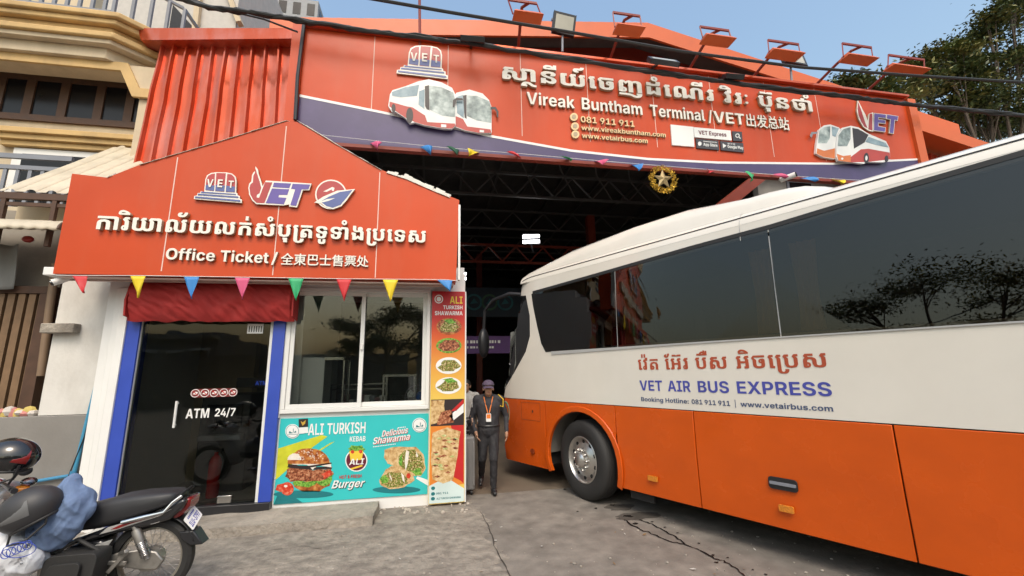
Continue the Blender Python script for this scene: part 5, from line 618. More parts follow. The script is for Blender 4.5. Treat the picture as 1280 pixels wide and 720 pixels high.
# ------------------------------------------------------------------ red fascia sign of the office
YS = YW - .52
osign = thing('office_sign', 'big gabled red sign of the ticket office with white Khmer and English lettering', 'sign', (at(330, 350, YS).x, YS, at(330, 350, YS).z))
P = lambda u, v: (lambda q: (q.x, q.z))(at(u, v, YS))
out_ = [P(66, 342), P(570, 351), P(574, 250), P(507, 224), P(476, 212), P(420, 180), P(372, 152.5), P(357, 152), P(270, 178), P(172, 207), P(134, 222), P(90, 217)]
fs = FY(YS)
MB().prism(out_, fs, -.30, 0).build('board', m_red, osign, smooth=20)
mb = MB()
for (u0, v0), (u1, v1) in (((223, 195), (201, 340)), ((357, 156), (342, 345)), ((474, 214), (470, 348))):
    x = (P(u0, v0)[0] + P(u1, v1)[0]) / 2; z0, z1 = P(u1, v1)[1], P(u0, v0)[1] - .02; mb.box(x - .006, x + .006, YS - .0025, YS + .01, z0 + .01, z1)
mb.build('panel_seam', m_seam, osign, smooth=0)
sb = P(300, 348)[1]; xl_, xr_ = out_[0][0], out_[1][0]
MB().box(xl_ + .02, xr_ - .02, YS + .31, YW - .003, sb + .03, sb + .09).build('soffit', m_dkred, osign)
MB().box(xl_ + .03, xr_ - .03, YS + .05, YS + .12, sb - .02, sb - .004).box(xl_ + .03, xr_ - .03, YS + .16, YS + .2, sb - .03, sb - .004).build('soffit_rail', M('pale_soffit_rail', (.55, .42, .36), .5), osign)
e0, e1 = P(573, 256), P(571, 350); MB().box(e0[0] + .0, e0[0] + .03, YS - .01, YS + .06, e1[1], e0[1]).build('edge_strip', m_white, osign, bevel=.004)
# torn flashing along the gable edges
fl = M('pale_flashing', (.60, .58, .50), .45, var=.1, scale=8, dirt=.3, dcol=(.3, .26, .2), dscale=4)
mb = MB(); rn = random.Random(3)
def flashing(pix, w0):
    q = [Vector((*P(u, v), 0)) for u, v in pix]
    for i in range(len(q) - 1):
        for k in range(6):
            a = q[i].lerp(q[i + 1], k / 6); b = q[i].lerp(q[i + 1], (k + 1) / 6 + .02); h_ = w0 * rn.uniform(.6, 1.3)
            mb.add([(a.x, YS - .012 - rn.uniform(0, .01), a.y - .004), (b.x, YS - .012, b.y - .004), (b.x + .02, YS + .05, b.y + h_), (a.x + .02, YS + .05, a.y + h_), (b.x, YS + .32, b.y + h_ * .9), (a.x, YS + .32, a.y + h_ * .9)], [(0, 1, 2, 3), (3, 2, 4, 5)])
flashing([(483, 216), (508, 224), (540, 238), (562, 247)], .075); flashing([(134, 222), (140, 219)], .06)
flashing([(175, 206), (270, 178), (357, 151)], .018); flashing([(372, 151), (420, 180), (476, 212)], .018)
mb.build('flashing', fl, osign, smooth=0, solid=.004)
for k_, t_, b_, l_, r_, cap, dep in (('khmer_lettering', list(KHMER)[0], None, (121, 288), (534, 305), ((121, 271)), .035),):
    mb = MB(); A, B = P(*l_), P(*r_); letters(mb, t_, fs, A[0], B[0], A[1], P(121, 271)[1] - A[1], .006, .05, 0, b1=B[1], side=1); mb.build(k_, [m_letter, m_letterside], osign, smooth=0)
mb = MB(); A, B = P(208, 325), P(341, 330); cap = P(208, 311)[1] - A[1]
letters(mb, 'Office Ticket', fs, A[0], P(337, 330)[0], A[1], cap, .006, .035, 0, b1=B[1], side=1); letters(mb, '/', fs, P(340, 330)[0], P(348, 330)[0], B[1], cap, .006, .035, 0, side=1)
letters(mb, '全東巴士售票处', fs, P(351, 331)[0], P(461, 334)[0], P(351, 331)[1] + .01, cap * .84, .006, .02, 0, b1=P(461, 334)[1] + .01, side=1)
mb.build('lettering', [m_letter, m_letterside], osign, smooth=0)
def zp(pts, x0, y0, s, y): return [(lambda q: (q.x, q.z))(at(x0 + a / s, y0 + b / s, y)) for a, b in pts]
m_lred = M('logo_red_vinyl', (.42, .05, .05), .35); m_lblue = M('logo_blue_vinyl', (.10, .13, .32), .35); m_lpurple = M('logo_purple_vinyl', (.13, .09, .34), .35)
LM = [m_letter, m_lred, m_lblue, m_lpurple, m_letterside]
def layered(mb, fn, base, tops, c0=.008, th=.03, g=.0, mb_base=0):
    mb.prism(grow(base, g) if g else base, fn, c0, c0 + th, mb_base, ms=4)
    for i, (poly, m_) in enumerate(tops): mb.prism(poly, fn, c0 + th - .001, c0 + th + .002 + .0006 * i, m_, back=False)
def arch_logo(mb, fn, Z):
    """three arched panels on a stepped base"""
    layered(mb, fn, Z([(100, 240), (108, 150), (120, 120), (150, 103), (190, 98), (262, 100), (300, 108), (325, 128), (333, 160), (330, 246), (340, 252), (340, 264), (357, 270), (357, 290), (372, 296), (370, 320), (25, 292), (28, 270), (48, 266), (52, 250), (72, 247), (76, 234)]), [
        (Z([(108, 228), (116, 152), (128, 126), (152, 112), (178, 108), (170, 236)]), 1), (Z([(188, 104), (256, 106), (244, 240), (180, 236)]), 1), (Z([(268, 110), (298, 116), (318, 134), (324, 160), (322, 244), (256, 242)]), 1),
        (Z([(112, 190), (175, 196), (171, 234), (109, 226)]), 2), (Z([(184, 190), (249, 196), (245, 238), (181, 234)]), 2), (Z([(260, 196), (323, 204), (321, 242), (257, 240)]), 2),
        (Z([(80, 239), (328, 256), (330, 262), (78, 248)]), 2), (Z([(58, 254), (346, 274), (348, 284), (54, 264)]), 2), (Z([(36, 274), (360, 300), (362, 312), (34, 284)]), 2)])
    for ch, (u, v), (u1, v1), cap_ in (('V', (118, 206), (166, 208), 56), ('E', (192, 208), (236, 211), 56), ('T', (272, 213), (314, 216), 52)):
        A = Z([(u, v)])[0]; B = Z([(u1, v1)])[0]; C_ = Z([(u, v - cap_)])[0]; letters(mb, ch, fn, A[0], B[0], A[1], C_[1] - A[1], .0455, .006, 0)
Z1 = lambda pts: zp(pts, 240, 200, 5.818, YS)
mb = MB(); arch_logo(mb, fs, Z1); mb.build('arch_logo', LM, osign, smooth=0)
def flame_logo(mb, fn, Z):
    base = [(470, 55), (488, 80), (492, 110), (510, 160), (522, 200), (545, 158), (875, 180), (858, 228), (812, 228), (770, 352), (712, 345), (716, 330), (670, 338), (475, 328), (445, 300), (425, 260), (418, 210), (425, 180), (440, 165), (445, 120), (455, 100), (468, 90)]
    layered(mb, fn, Z(base), [(Z([(470, 72), (482, 110), (500, 165), (512, 210), (500, 250), (480, 262), (478, 280), (496, 284), (540, 170), (592, 172), (535, 322), (478, 320), (452, 295), (433, 258), (427, 210), (434, 186), (452, 172), (455, 124), (466, 104)]), 1),
        (Z([(604, 174), (728, 180), (714, 214), (594, 206)]), 3), (Z([(590, 216), (714, 222), (700, 262), (640, 262), (636, 280), (694, 284), (676, 330), (545, 322)]), 3), (Z([(740, 182), (866, 188), (852, 222), (804, 222), (764, 342), (722, 336), (758, 222), (728, 218)]), 3)])
mb = MB(); flame_logo(mb, fs, Z1); mb.build('flame_logo', LM, osign, smooth=0)
mb = MB(); layered(mb, fs, grow(Z1(ell(1015, 258, 112, 105)), .004), [(Z1(ell(1015, 258, 104, 97)), 1), (Z1([(960, 238), (1025, 205), (1042, 212), (1035, 235), (1022, 232), (1022, 222), (985, 240)]), 0)])
layered(mb, fs, Z1([(895, 318), (960, 275), (1060, 232), (1190, 220), (1150, 270), (1130, 300), (1090, 345), (1030, 366), (980, 352), (945, 325)]), [(Z1([(940, 312), (1000, 276), (1080, 242), (1170, 228), (1135, 275), (1085, 335), (1030, 356), (985, 344), (952, 320)]), 2), (Z1([(935, 314), (985, 294), (1045, 286), (1000, 306), (950, 318)]), 0)], c0=.012)
mb.build('leaf_logo', LM, osign, smooth=0)

# ------------------------------------------------------------------ red fabric cover above the door
ax0, ax1 = at(155, 380, YW - .25).x, at(367, 380, YW - .25).x; az1, az0 = at(260, 352, YW - .2).z, at(260, 400, YW - .28).z
awn = thing('shutter_cover', 'creased dark red fabric cover over the rolled shutter above the glass door', 'fabric cover', ((ax0 + ax1) / 2, YW - .1, az0))
def cover(i, j):
    x = ax0 + (ax1 - ax0) * i; t = j * 2.6 - .3
    n1 = noise.noise((x * 5 + j * 2, j * 2.2, 1.0)) * .035 + noise.noise((x * 17 - j * 12, j * 5, 4.0)) * .024 + abs(noise.noise((x * 4 - j * 5, j * 3, 8.0))) * .03
    r_ = (az1 - az0) / 2 * 1.02; z = (az1 + az0) / 2 + r_ * math.cos(t + .2) * 1.0; y = YW - .06 - (.19 + n1) * math.sin(min(math.pi, t + .45)) ** .6 if 0 <= t + .45 <= math.pi else YW - .06
    if j > .78: z -= (j - .78) * .25 + .02 * noise.noise((x * 6, 2, 2))
    e = min(i, 1 - i) * 24
    return Vector((x, y if e > .4 else YW - .08 - (YW - .08 - y) * .8, z))
MB().grid(cover, 130, 36).build('fabric', m_awn, awn, smooth=60)
mb = MB()
for x in (ax0 + .01, ax1 - .01): mb.prism([(YW - .03, az0 + .02), (YW - .24, az0 + .06), (YW - .26, (az0 + az1) / 2), (YW - .2, az1 - .04), (YW - .03, az1)], lambda a, b, c: Vector((x + c, a, b)), -.01, .01)
mb.build('end_panel', m_awn, awn)

# ------------------------------------------------------------------ flag strings
FC = {'red': (.55, .03, .035), 'yellow': (.75, .55, .02), 'blue': (.04, .22, .55), 'pink': (.60, .09, .20), 'green': (.03, .36, .14), 'dark green': (.02, .10, .05)}
FM = {k: M(k.replace(' ', '_') + '_flag_plastic', c, .55, var=.06) for k, c in FC.items()}
bun = thing('bunting', 'string of triangular plastic flags along the lower edge of the office sign', 'bunting', (at(320, 350, YS - .03).x, YS - .03, at(320, 348, YS - .03).z))
yb = YS - .035
fl8 = [(100, 345, 'red', .8), (172.5, 345, 'yellow', 1), (239.5, 346, 'blue', 1), (303, 347, 'pink', 1), (370, 348, 'green', 1), (430, 349, 'red', 1), (488, 349.5, 'yellow', 1), (556, 350, 'blue', .55)]
mb = MB(); mb.tube([at(70, 344, yb)] + [at(u, v - .5, yb) for u, v, _, _ in fl8] + [at(571, 351, yb)], .004, 5); mb.build('string', m_white, bun)
for u, v, c, l in fl8:
    a, b = at(u - 9.5, v, yb), at(u + 9.5, v + .3, yb); t = at(u + (0 if l > .9 else 7), v + 27.5 * l, yb)
    def flag(i, j):
        top = a.lerp(b, i); k = j; return top.lerp(t, k) + Vector((0, -.02 * math.sin(i * 5 + j * 3 + u) * (k) - .03 * (l < .9) * k, 0))
    o = MB().grid(flag, 5, 7).build('flag', FM[c], bun, solid=.002); o['label'] = c + ' triangular flag'
# ------------------------------------------------------------------ kebab poster under the window
YP = YW - .012
fp = FY(YP)
m_teal = M('teal_print', (.035, .50, .50), .38, var=.03)
m_lime = M('lime_print', (.55, .56, .03), .4, var=.12, scale=9)
m_printwhite = M('white_print', (.78, .78, .76), .4, var=.02)
m_printdark = M('dark_print', (.03, .02, .02), .4)
m_tealdark = M('deep_teal_print', (.01, .17, .19), .4, var=.15)
m_maroon = M('maroon_print', (.13, .012, .03), .4)
m_bun = mottled('bun_print', [(.16, .035, .01), (.34, .09, .02), (.52, .2, .05), (.62, .36, .14)], 14)
m_meat = mottled('meat_print', [(.05, .012, .008), (.20, .05, .02), (.42, .15, .07), (.62, .38, .22)], 40)
m_salad = mottled('salad_print', [(.02, .07, .01), (.08, .25, .03), (.22, .45, .06), (.35, .5, .12)], 38)
m_sauce = mottled('sauce_print', [(.75, .66, .55), (.8, .76, .7)], 20)
m_tom = mottled('tomato_print', [(.38, .02, .01), (.6, .05, .02), (.7, .25, .15)], 22)
m_wrap = mottled('flatbread_print', [(.35, .17, .05), (.6, .4, .18), (.75, .58, .34)], 22)
m_fill = mottled('filling_print', [(.04, .015, .01), (.2, .06, .02), (.1, .25, .03), (.6, .35, .15), (.75, .7, .6)], 55)
m_shred = mottled('shaved_meat_print', [(.25, .13, .04), (.42, .42, .14), (.5, .58, .26), (.66, .68, .42)], 16, stretch=(1, 1, 2.2))
m_redp = M('red_print', (.50, .02, .02), .38); m_orp = M('orange_print', (.70, .22, .03), .38); m_yelp = M('yellow_print', (.78, .55, .05), .38)
poster = thing('food_poster', 'turquoise kebab and burger poster on the wall below the serving window', 'poster', (at(440, 630, YP).x, YP, at(440, 628, YP).z))
Z = lambda pts: zp(pts, 340, 510, 5.333, YP)
pb = Z([(65, 72), (1045, 35), (1043, 575), (18, 642)])
x0p, x1p = pb[0][0] - .015, pb[1][0]; z0p, z1p = (pb[2][1] + pb[3][1]) / 2, (pb[0][1] + pb[1][1]) / 2
mb = MB(); mb.prism([(x0p, z0p), (x1p, z0p), (x1p, z1p), (x0p, z1p)], fp, -.01, 0)
mb.prism([(x0p + .001, Z([(50, 270)])[0][1]), *Z([(330, 180), (370, 190), (270, 262), (30, 475)]), (x0p + .001, Z([(30, 475)])[0][1])], fp, 0, .001, 1, back=False)
mb.prism(Z([(390, 232), (420, 222), (300, 300), (250, 320)]), fp, 0, .001, 1, back=False)
mb.prism(Z(ell(210, 575, 200, 26)), fp, 0, .0012, 2, back=False); mb.prism(Z(ell(830, 545, 160, 24)), fp, 0, .0012, 2, back=False)
mb.prism([(x0p + .001, z0p + .001), (x0p + .35, z0p + .001), *Z([(160, 600), (35, 585)])], fp, 0, .0008, 2, back=False)
mb.prism(Z([(1043, 520), (960, 470), (970, 455), (1040, 480)]), fp, 0, .0012, 3, back=False)
mb.build('panel', [m_teal, m_lime, m_tealdark, m_printwhite], poster, smooth=0)
rn = random.Random(8)
def wob(pts, a, n=3, rnd=rn):
    """roughen an outline"""
    o = []
    for i in range(len(pts)):
        p, q = pts[i], pts[(i + 1) % len(pts)]
        for k in range(n): t = k / n; o.append((p[0] + (q[0] - p[0]) * t + rnd.uniform(-a, a), p[1] + (q[1] - p[1]) * t + rnd.uniform(-a, a)))
    return o
mb = MB()
def F(poly, m_, l): mb.prism(Z(poly), fp, 0, .0012 + .0006 * l, m_, back=False)
F(wob([(150, 520), (200, 560), (320, 555), (385, 515), (400, 480), (140, 490)], 5), 0, 0)
F(wob([(130, 500), (170, 470), (230, 490), (300, 470), (410, 440), (405, 480), (370, 520), (300, 505), (250, 530), (180, 525)], 7), 2, 1)
F(wob([(100, 405), (150, 390), (270, 420), (390, 400), (412, 440), (360, 480), (250, 490), (120, 490), (92, 450)], 6), 1, 2)
F(wob([(330, 440), (390, 410), (400, 440), (345, 470)], 4), 4, 3)
F(wob([(110, 370), (240, 395), (398, 388), (400, 404), (250, 412), (100, 395)], 3), 5, 3)
F(wob([(112, 355), (300, 350), (392, 360), (395, 392), (300, 382), (270, 410), (235, 380), (140, 378)], 4), 3, 4)
F([(115, 382), (250, 384), (396, 362), (398, 371), (250, 398), (108, 392)], 5, 5)
F(wob(ell(245, 372, 140, 104, a0=180, a1=360), 2, 1), 0, 5)
F(wob(ell(150, 345, 46, 42, a0=180, a1=360), 2, 1), 3, 6)
for _ in range(46):
    a = rn.uniform(200, 340); r_ = rn.uniform(.35, .95); cx, cy = 245 + 130 * r_ * math.cos(R(a)), 366 + 98 * r_ * math.sin(R(a)); F(ell(cx, cy, 4.5, 2.6, 6, rot=rn.uniform(0, 180)), 3, 7)
F(ell(102, 538, 43, 44), 4, 5); F([(22, 545), (35, 512), (85, 500), (60, 560)], 4, 4); F(ell(92, 520, 12, 8), 3, 6)
mb.build('burger_picture', [m_bun, m_meat, m_salad, m_sauce, m_tom, m_printdark], poster, smooth=0)
mb = MB()
F(wob([(750, 280), (800, 258), (960, 258), (1010, 310), (1025, 400), (990, 455), (930, 450), (830, 395), (770, 370), (748, 330)], 3), 1, 0)
F(wob([(840, 330), (880, 285), (950, 275), (1000, 320), (1015, 395), (985, 440), (930, 430), (860, 390)], 5), 2, 1)
F(wob([(712, 480), (760, 410), (800, 385), (870, 400), (940, 450), (950, 480), (880, 530), (780, 540), (725, 515)], 3), 1, 2)
F(wob([(722, 478), (770, 430), (850, 425), (900, 460), (905, 500), (840, 528), (770, 525)], 5), 2, 3)
for q in ([(895, 280), (915, 290), (905, 370), (890, 420), (885, 350)], [(960, 285), (975, 320), (965, 330)], [(860, 430), (880, 450), (885, 500), (870, 480)], [(780, 430), (800, 470), (795, 490)]): F(q, 3, 4)
for q in ([(720, 460), (760, 440), (780, 490), (730, 505)], [(930, 420), (985, 400), (1000, 440), (960, 450)], [(850, 320), (870, 310), (865, 390), (845, 380)]): F(wob(q, 5), 4, 4)
F(ell(910, 452, 14, 18), 0, 5)
mb.build('wrap_picture', [m_tom, m_wrap, m_fill, m_sauce, m_salad], poster, smooth=0)
mb = MB()
F(ell(562, 350, 74, 74), 2, 0); F(ell(562, 350, 67, 67), 1, 1); F(wob([(510, 270), (530, 250), (600, 248), (622, 275), (606, 300), (520, 300)], 5), 3, 2); F([(515, 288), (608, 285), (600, 345), (524, 350)], 4, 3); F(ell(537, 292, 12), 5, 4); F(ell(590, 290, 12), 5, 4)
F([(522, 402), (600, 378), (605, 388), (530, 412)], 4, 3)
A = Z([(512, 380)])[0]; B = Z([(612, 372)])[0]; letters(mb, 'ALI', fp, A[0], B[0], A[1], .075, .0035, .001, 2, skew=.15)
mb.build('round_logo', [m_printdark, m_maroon, m_printwhite, m_salad, m_yelp, m_tom], poster, smooth=0)
mb = MB()
def T(t, u0, v0, u1, v1, cap, skew=0., c0=.0035, m_=0):
    A = Z([(u0, v0)])[0]; B = Z([(u1, v1)])[0]; k = Z([(u0, v0 - cap)])[0][1] - A[1]; letters(mb, t, fp, A[0], B[0], A[1], k, c0, .001, m_, skew=skew, b1=B[1])
T('ALI', 238, 182, 345, 178, 76); T('TURKISH', 365, 176, 626, 166, 74); T('KEBAB', 516, 224, 624, 220, 34)
T('Delicious', 731, 196, 906, 168, 42, .2, .003, 1); T('Delicious', 728, 193, 903, 165, 42, .2, .0045); T('Shawarma', 672, 247, 921, 214, 46, .2, .003, 1); T('Shawarma', 668, 243, 917, 210, 46, .2, .0045)
T('HOT & FRESH', 448, 472, 598, 462, 22, 0, .0055, 1)
T('Burger', 396, 541, 612, 529, 52, .32, .003, 2); T('Burger', 392, 536, 608, 524, 52, .32, .0045)
for k in range(14): F([(674 + 11 * k, 262 - k * 1.4), (681 + 11 * k, 261 - k * 1.4), (681 + 11 * k, 255 - k * 1.4), (674 + 11 * k, 256 - k * 1.4)], 0, 4)
for k in range(5): F([(840 + 11 * k, 136 - k * 1.4), (847 + 11 * k, 135 - k * 1.4), (847 + 11 * k, 128 - k * 1.4), (840 + 11 * k, 129 - k * 1.4)], 0, 4)
mb.build('lettering', [m_printwhite, m_redp, m_printdark], poster, smooth=0)
for cx, cy, r_ in ((137, 155, 48), (983, 114, 48)):
    mb = MB(); F(ell(cx, cy, r_), 0, 6); F([*ell(cx, cy, r_ * .9)], 1, 7); F(ell(cx, cy, r_ * .84), 0, 8)
    for q in ([(-24, 8), (-18, -2), (-8, 6), (2, 8), (2, 12), (-20, 14)], [(4, -18), (8, -18), (8, 10), (4, 10)], [(12, 4), (22, -4), (26, 6), (14, 12)], [(-30, 18), (30, 18), (30, 21), (-30, 21)]): F([(cx + a * r_ / 48, cy + b * r_ / 48) for a, b in q], 1, 9)
    mb.build('halal_stamp', [m_printwhite, m_tealdark], poster, smooth=0)
mb = MB(); F([(178, 74), (240, 70), (241, 124), (180, 129)], 0, 10); F([(192, 86), (206, 96), (226, 80), (222, 104), (204, 118)], 1, 11); F([(180, 131), (241, 126), (242, 165), (183, 172)], 2, 10)
mb.build('small_sticker', [m_printdark, M('gold_print', (.55, .34, .05), .4), m_printwhite], poster, smooth=0)

# ------------------------------------------------------------------ tall shawarma banner on the corner
c0, c1 = at(540, 364, YW - .09), at(580.5, 629, YW - .09); yc = YW - .09; fc_ = FY(yc)
ban = thing('menu_banner', 'tall narrow red and yellow shawarma menu banner on the corner of the office', 'banner', (c1.x, yc, c1.z))
bx0, bx1, bz0, bz1 = c0.x + .005, c1.x, max(.012, at(558, 629, yc).z), c0.z
U = lambda t: bx0 + (bx1 - bx0) * t
V = lambda v: at(560, v, yc).z
grad = bpy.data.materials.new('orange_yellow_print'); grad.use_nodes = True; n = grad.node_tree; p = n.nodes['Principled BSDF']; p.inputs['Roughness'].default_value = .38
g_ = n.nodes.new('ShaderNodeNewGeometry'); s_ = n.nodes.new('ShaderNodeSeparateXYZ'); r_ = n.nodes.new('ShaderNodeMapRange'); cr = n.nodes.new('ShaderNodeValToRGB')
n.links.new(g_.outputs['Position'], s_.inputs[0]); n.links.new(s_.outputs[2], r_.inputs[0]); r_.inputs[1].default_value = V(500); r_.inputs[2].default_value = V(364); n.links.new(r_.outputs[0], cr.inputs[0]); n.links.new(cr.outputs[0], p.inputs['Base Color'])
e = cr.color_ramp.elements; e[0].position = 0; e[0].color = (.75, .52, .10, 1); e[1].position = 1; e[1].color = (.45, .012, .02, 1)
for ps, cc_ in ((.25, (.72, .36, .06, 1)), (.55, (.62, .11, .025, 1)), (.75, (.50, .02, .02, 1))): q = e.new(ps); q.color = cc_
mb = MB(); mb.prism([(bx0, bz0), (bx1, bz0), (bx1, bz1), (bx0, bz1)], fc_, -.085, 0)
def S(poly, m_, l=0): mb.prism([(U(a), V(b)) for a, b in poly], fc_, 0, .0012 + .0007 * l, m_, back=False)
S([(.02, 532), (.98, 532), (.98, 606), (.02, 612)], 1); S([(.6, 532), (.98, 532), (.98, 606), (.9, 602), (.66, 596), (.8, 570)], 2, 1)
S([(.01, 606), (.3, 600), (.6, 600), (.99, 612), (.99, 628), (.01, 628)], 3, 2)
mb.build('panel', [grad, m_orp, m_redp, M('pale_aqua_print', (.6, .72, .70), .4)], ban, smooth=0, bevel=0)
MB().box(bx1 + .001, bx1 + .02, yc - .0, YW - .002, bz0, bz1).build('edge', m_alu, ban)
mb = MB()
S([(.02, 499), (.98, 499), (.98, 532), (.02, 532)], 5, 1)
S(wob([(.02, 500), (.42, 500), (.40, 520), (.2, 528), (.02, 530)], .02), 2, 2); S(wob([(.3, 515), (.6, 512), (.7, 528), (.2, 531)], .02), 0, 3); S([(.55, 520), (.97, 505), (.97, 516), (.66, 526)], 4, 3); S([(.6, 514), (.97, 499), (.97, 505), (.75, 514)], 3, 3)
S(wob([(.08, 540), (.5, 534), (.88, 540), (.8, 570), (.68, 600), (.4, 604), (.1, 598), (.04, 570)], .012, 4), 2, 4)
for k in range(26): a = rn.uniform(.08, .66); b = rn.uniform(540, 596); S(wob([(a, b), (a + .1, b - 1), (a + .17, b + 1), (a + .08, b + 2.2)], .012, 1), (0, 1)[k % 2], 5)
mb.build('kebab_picture', [m_meat, m_shred, m_wrap, m_redp, m_printwhite, m_printdark], ban, smooth=0)
mb = MB()
for i, v in enumerate((408, 432, 457, 482)):
    S(ell(.52, v, .38, 10.5 if i != 1 else 9.5, rot=0), 3 if i > 1 else (0 if i == 0 else 1), 1 + i * .1)
    if i == 0: S(wob([(.14, 408), (.3, 400), (.75, 400), (.9, 408), (.75, 416), (.3, 416)], .02, 3), 4, 2)
    if i == 1: S(wob([(.2, 430), (.5, 426), (.85, 428), (.7, 434), (.35, 436)], .02, 3), 4, 2)
    S(wob([(.2, v + 2), (.4, v - 7), (.7, v - 7), (.86, v + 1), (.66, v + 7), (.35, v + 7)], .04, 3), 2 if i != 1 else 4, 2.5)
    if i in (0, 3): S(wob([(.35, v - 8), (.6, v - 9.5), (.75, v - 5), (.5, v - 3)], .04, 3), 1, 3)
mb.build('dish_picture', [m_bun, m_salad, m_fill, m_printwhite, m_meat], ban, smooth=0)
mb = MB()
def T2(t, a0, a1, v, cap, m_): letters(mb, t, fc_, U(a0), U(a1), V(v), V(v - cap) - V(v), .003, .001, m_)
T2('ALI', .53, .93, 379.5, 9, 1); T2('TURKISH', .33, .93, 386.5, 4.6, 0); T2('SHAWARMA', .08, .93, 394, 5, 0)
S(ell(.2, 374, .13, 5.4), 0, 1); S(ell(.2, 374, .1, 4.2), 3, 2); S(ell(.2, 374, .07, 3), 0, 3)
for v in (609, 616, 622): S(ell(.12, v, .055, 2.2), 2, 4)
T2('ALI TURKISH SHAWARMA', .22, .9, 623.5, 2.4, 2); T2('081 911', .2, .55, 617, 2.4, 2)
mb.build('lettering', [m_printwhite, m_yelp, m_tealdark, m_redp], ban, smooth=0)

# ------------------------------------------------------------------ big sign over the gateway
YG = YW + .48
fg = FY(YG)
Pg = lambda u, v: (lambda q: (q.x, q.z))(at(u, v, YG))
gl = Pg(377, 90)[0]; gr = Pg(1138, 160)[0]
gt = Pg(760, 80)[1]; gb = Pg(796, 206)[1]
gsign = thing('terminal_sign', 'long red and purple sign spanning the gateway with raised Khmer and English lettering', 'sign', ((gl + gr) / 2, YG, gb))
MB().box(gl, gr, YG, YG + .14, gb, gt).build('board', m_red, gsign, bevel=.004)
MB().box(gl - .02, gr + .02, YG - .10, YG + .36, gt + .001, gt + .05).build('top_capping', m_redsheet, gsign, bevel=.004)
mb = MB()
for u, v in ((467, 80), (560, 90), (651, 100), (734, 110), (817, 130), (892, 150), (961, 150), (1024, 150)): x = Pg(u, v)[0]; mb.box(x - .006, x + .006, YG - .0022, YG + .05, gb + .4, gt - .004)
mb.build('panel_seam', m_seam, gsign, smooth=0)
wl = [(373, 118), (487, 141), (611, 168.5), (714, 187), (810, 197.5), (897, 202), (1040, 203.5), (1140, 197.5)]
top = [Pg(u, v) for u, v in wl]; top[0] = (gl + .002, top[0][1]); top[-1] = (gr - .002, top[-1][1])
mb = MB(); mb.prism(ccw(top + [(gr - .002, gb + .002), (gl + .002, gb + .002)]), fg, 0, .003); mb.build('purple_band', m_purple, gsign, smooth=0)
mb = MB(); mb.prism(ccw(top + [(a, b - .045) for a, b in top[::-1]]), fg, .003, .0055); mb.build('white_stripe', m_printwhite, gsign, smooth=0)
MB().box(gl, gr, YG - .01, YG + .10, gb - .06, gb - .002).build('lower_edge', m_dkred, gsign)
MB().box(gr + .004, gr + .22, YG - .06, YG + .6, gb, gt - .02).build('end_pillar', m_red2, gsign)
xl0 = Pg(366, 90)[0]; MB().box(xl0 - .05, gl - .006, YG - .05, YG + .5, gb, gt + .06).build('end_pillar', m_red, gsign)
Zt = lambda pts: zp(pts, 620, 60, 3.2, YG)
mb = MB(); A, B = Zt([(12, 121)])[0], Zt([(1268, 272)])[0]; capz = Zt([(60, 68)])[0][1] - Zt([(60, 122)])[0][1]
letters(mb, list(KHMER)[1], fg, A[0], B[0], (A[1] + Zt([(1150, 258)])[0][1]) / 2, capz * .92, .006, .055, 0, side=1); mb.build('khmer_lettering', [m_letter, m_letterside], gsign, smooth=0)
mb = MB(); zb = (Zt([(150, 230)])[0][1] + Zt([(980, 314)])[0][1]) / 2; cp = Zt([(125, 178)])[0][1] - Zt([(135, 226)])[0][1]
for t, u0, u1 in (('Vireak', (120, 225), (312, 240)), ('Buntham', (337, 245), (585, 270)), ('Terminal', (612, 275), (832, 298)), ('/', (845, 300), (862, 302)), ('VET', (866, 303), (992, 316))):
    letters(mb, t, fg, Zt([u0])[0][0], Zt([u1])[0][0], zb, cp, .006, .045, 0, side=1)
letters(mb, '出发总站', fg, Zt([(996, 318)])[0][0], Zt([(1172, 335)])[0][0], zb + .01, cp * .93, .006, .03, 0, side=1)
mb.build('lettering', [m_letter, m_letterside], gsign, smooth=0)
Zw = lambda pts: zp(pts, 700, 130, 5.333, YG)
mb = MB()
for t, q0, q1, cap in (('081 911 911', (132, 128), (496, 160), 40), ('www.vireakbuntham.com', (138, 180), (702, 228), 30), ('www.vetairbus.com', (142, 232), (582, 268), 30)):
    A, B = Zw([q0])[0], Zw([q1])[0]; z = (A[1] + B[1]) / 2; k = Zw([(q0[0], q0[1] - cap)])[0][1] - A[1]; letters(mb, t, fg, A[0], B[0], z, k, .006, .035, 0, side=1)
for cx, cy in ((88, 95), (95, 157), (98, 210)): mb.prism(Zw(ell(cx, cy, 26, 26)), fg, .004, .045, 0, ms=1); mb.prism(Zw(ell(cx, cy, 15, 15)), fg, .045, .048, 1)
mb.build('gold_lettering', [m_tan, m_letterside], gsign, smooth=0)
mb = MB()
mb.prism(Zw([(732, 142), (884, 158), (890, 290), (742, 278)]), fg, .004, .03, 0); mb.prism(Zw([(886, 160), (1130, 182), (1138, 248), (892, 226)]), fg, .004, .03, 0)
mb.prism(Zw([(1142, 186), (1206, 190), (1212, 254), (1148, 250)]), fg, .004, .028, 1); mb.prism(Zw([(900, 236), (1050, 250), (1056, 312), (906, 298)]), fg, .004, .03, 1); mb.prism(Zw([(1062, 252), (1214, 266), (1220, 328), (1068, 312)]), fg, .004, .03, 1)
def T3(t, q0, q1, cap, m_): A, B = Zw([q0])[0], Zw([q1])[0]; k = Zw([(q0[0], q0[1] - cap)])[0][1] - A[1]; letters(mb, t, fg, A[0], B[0], A[1], k, .031, .003, m_, b1=B[1])
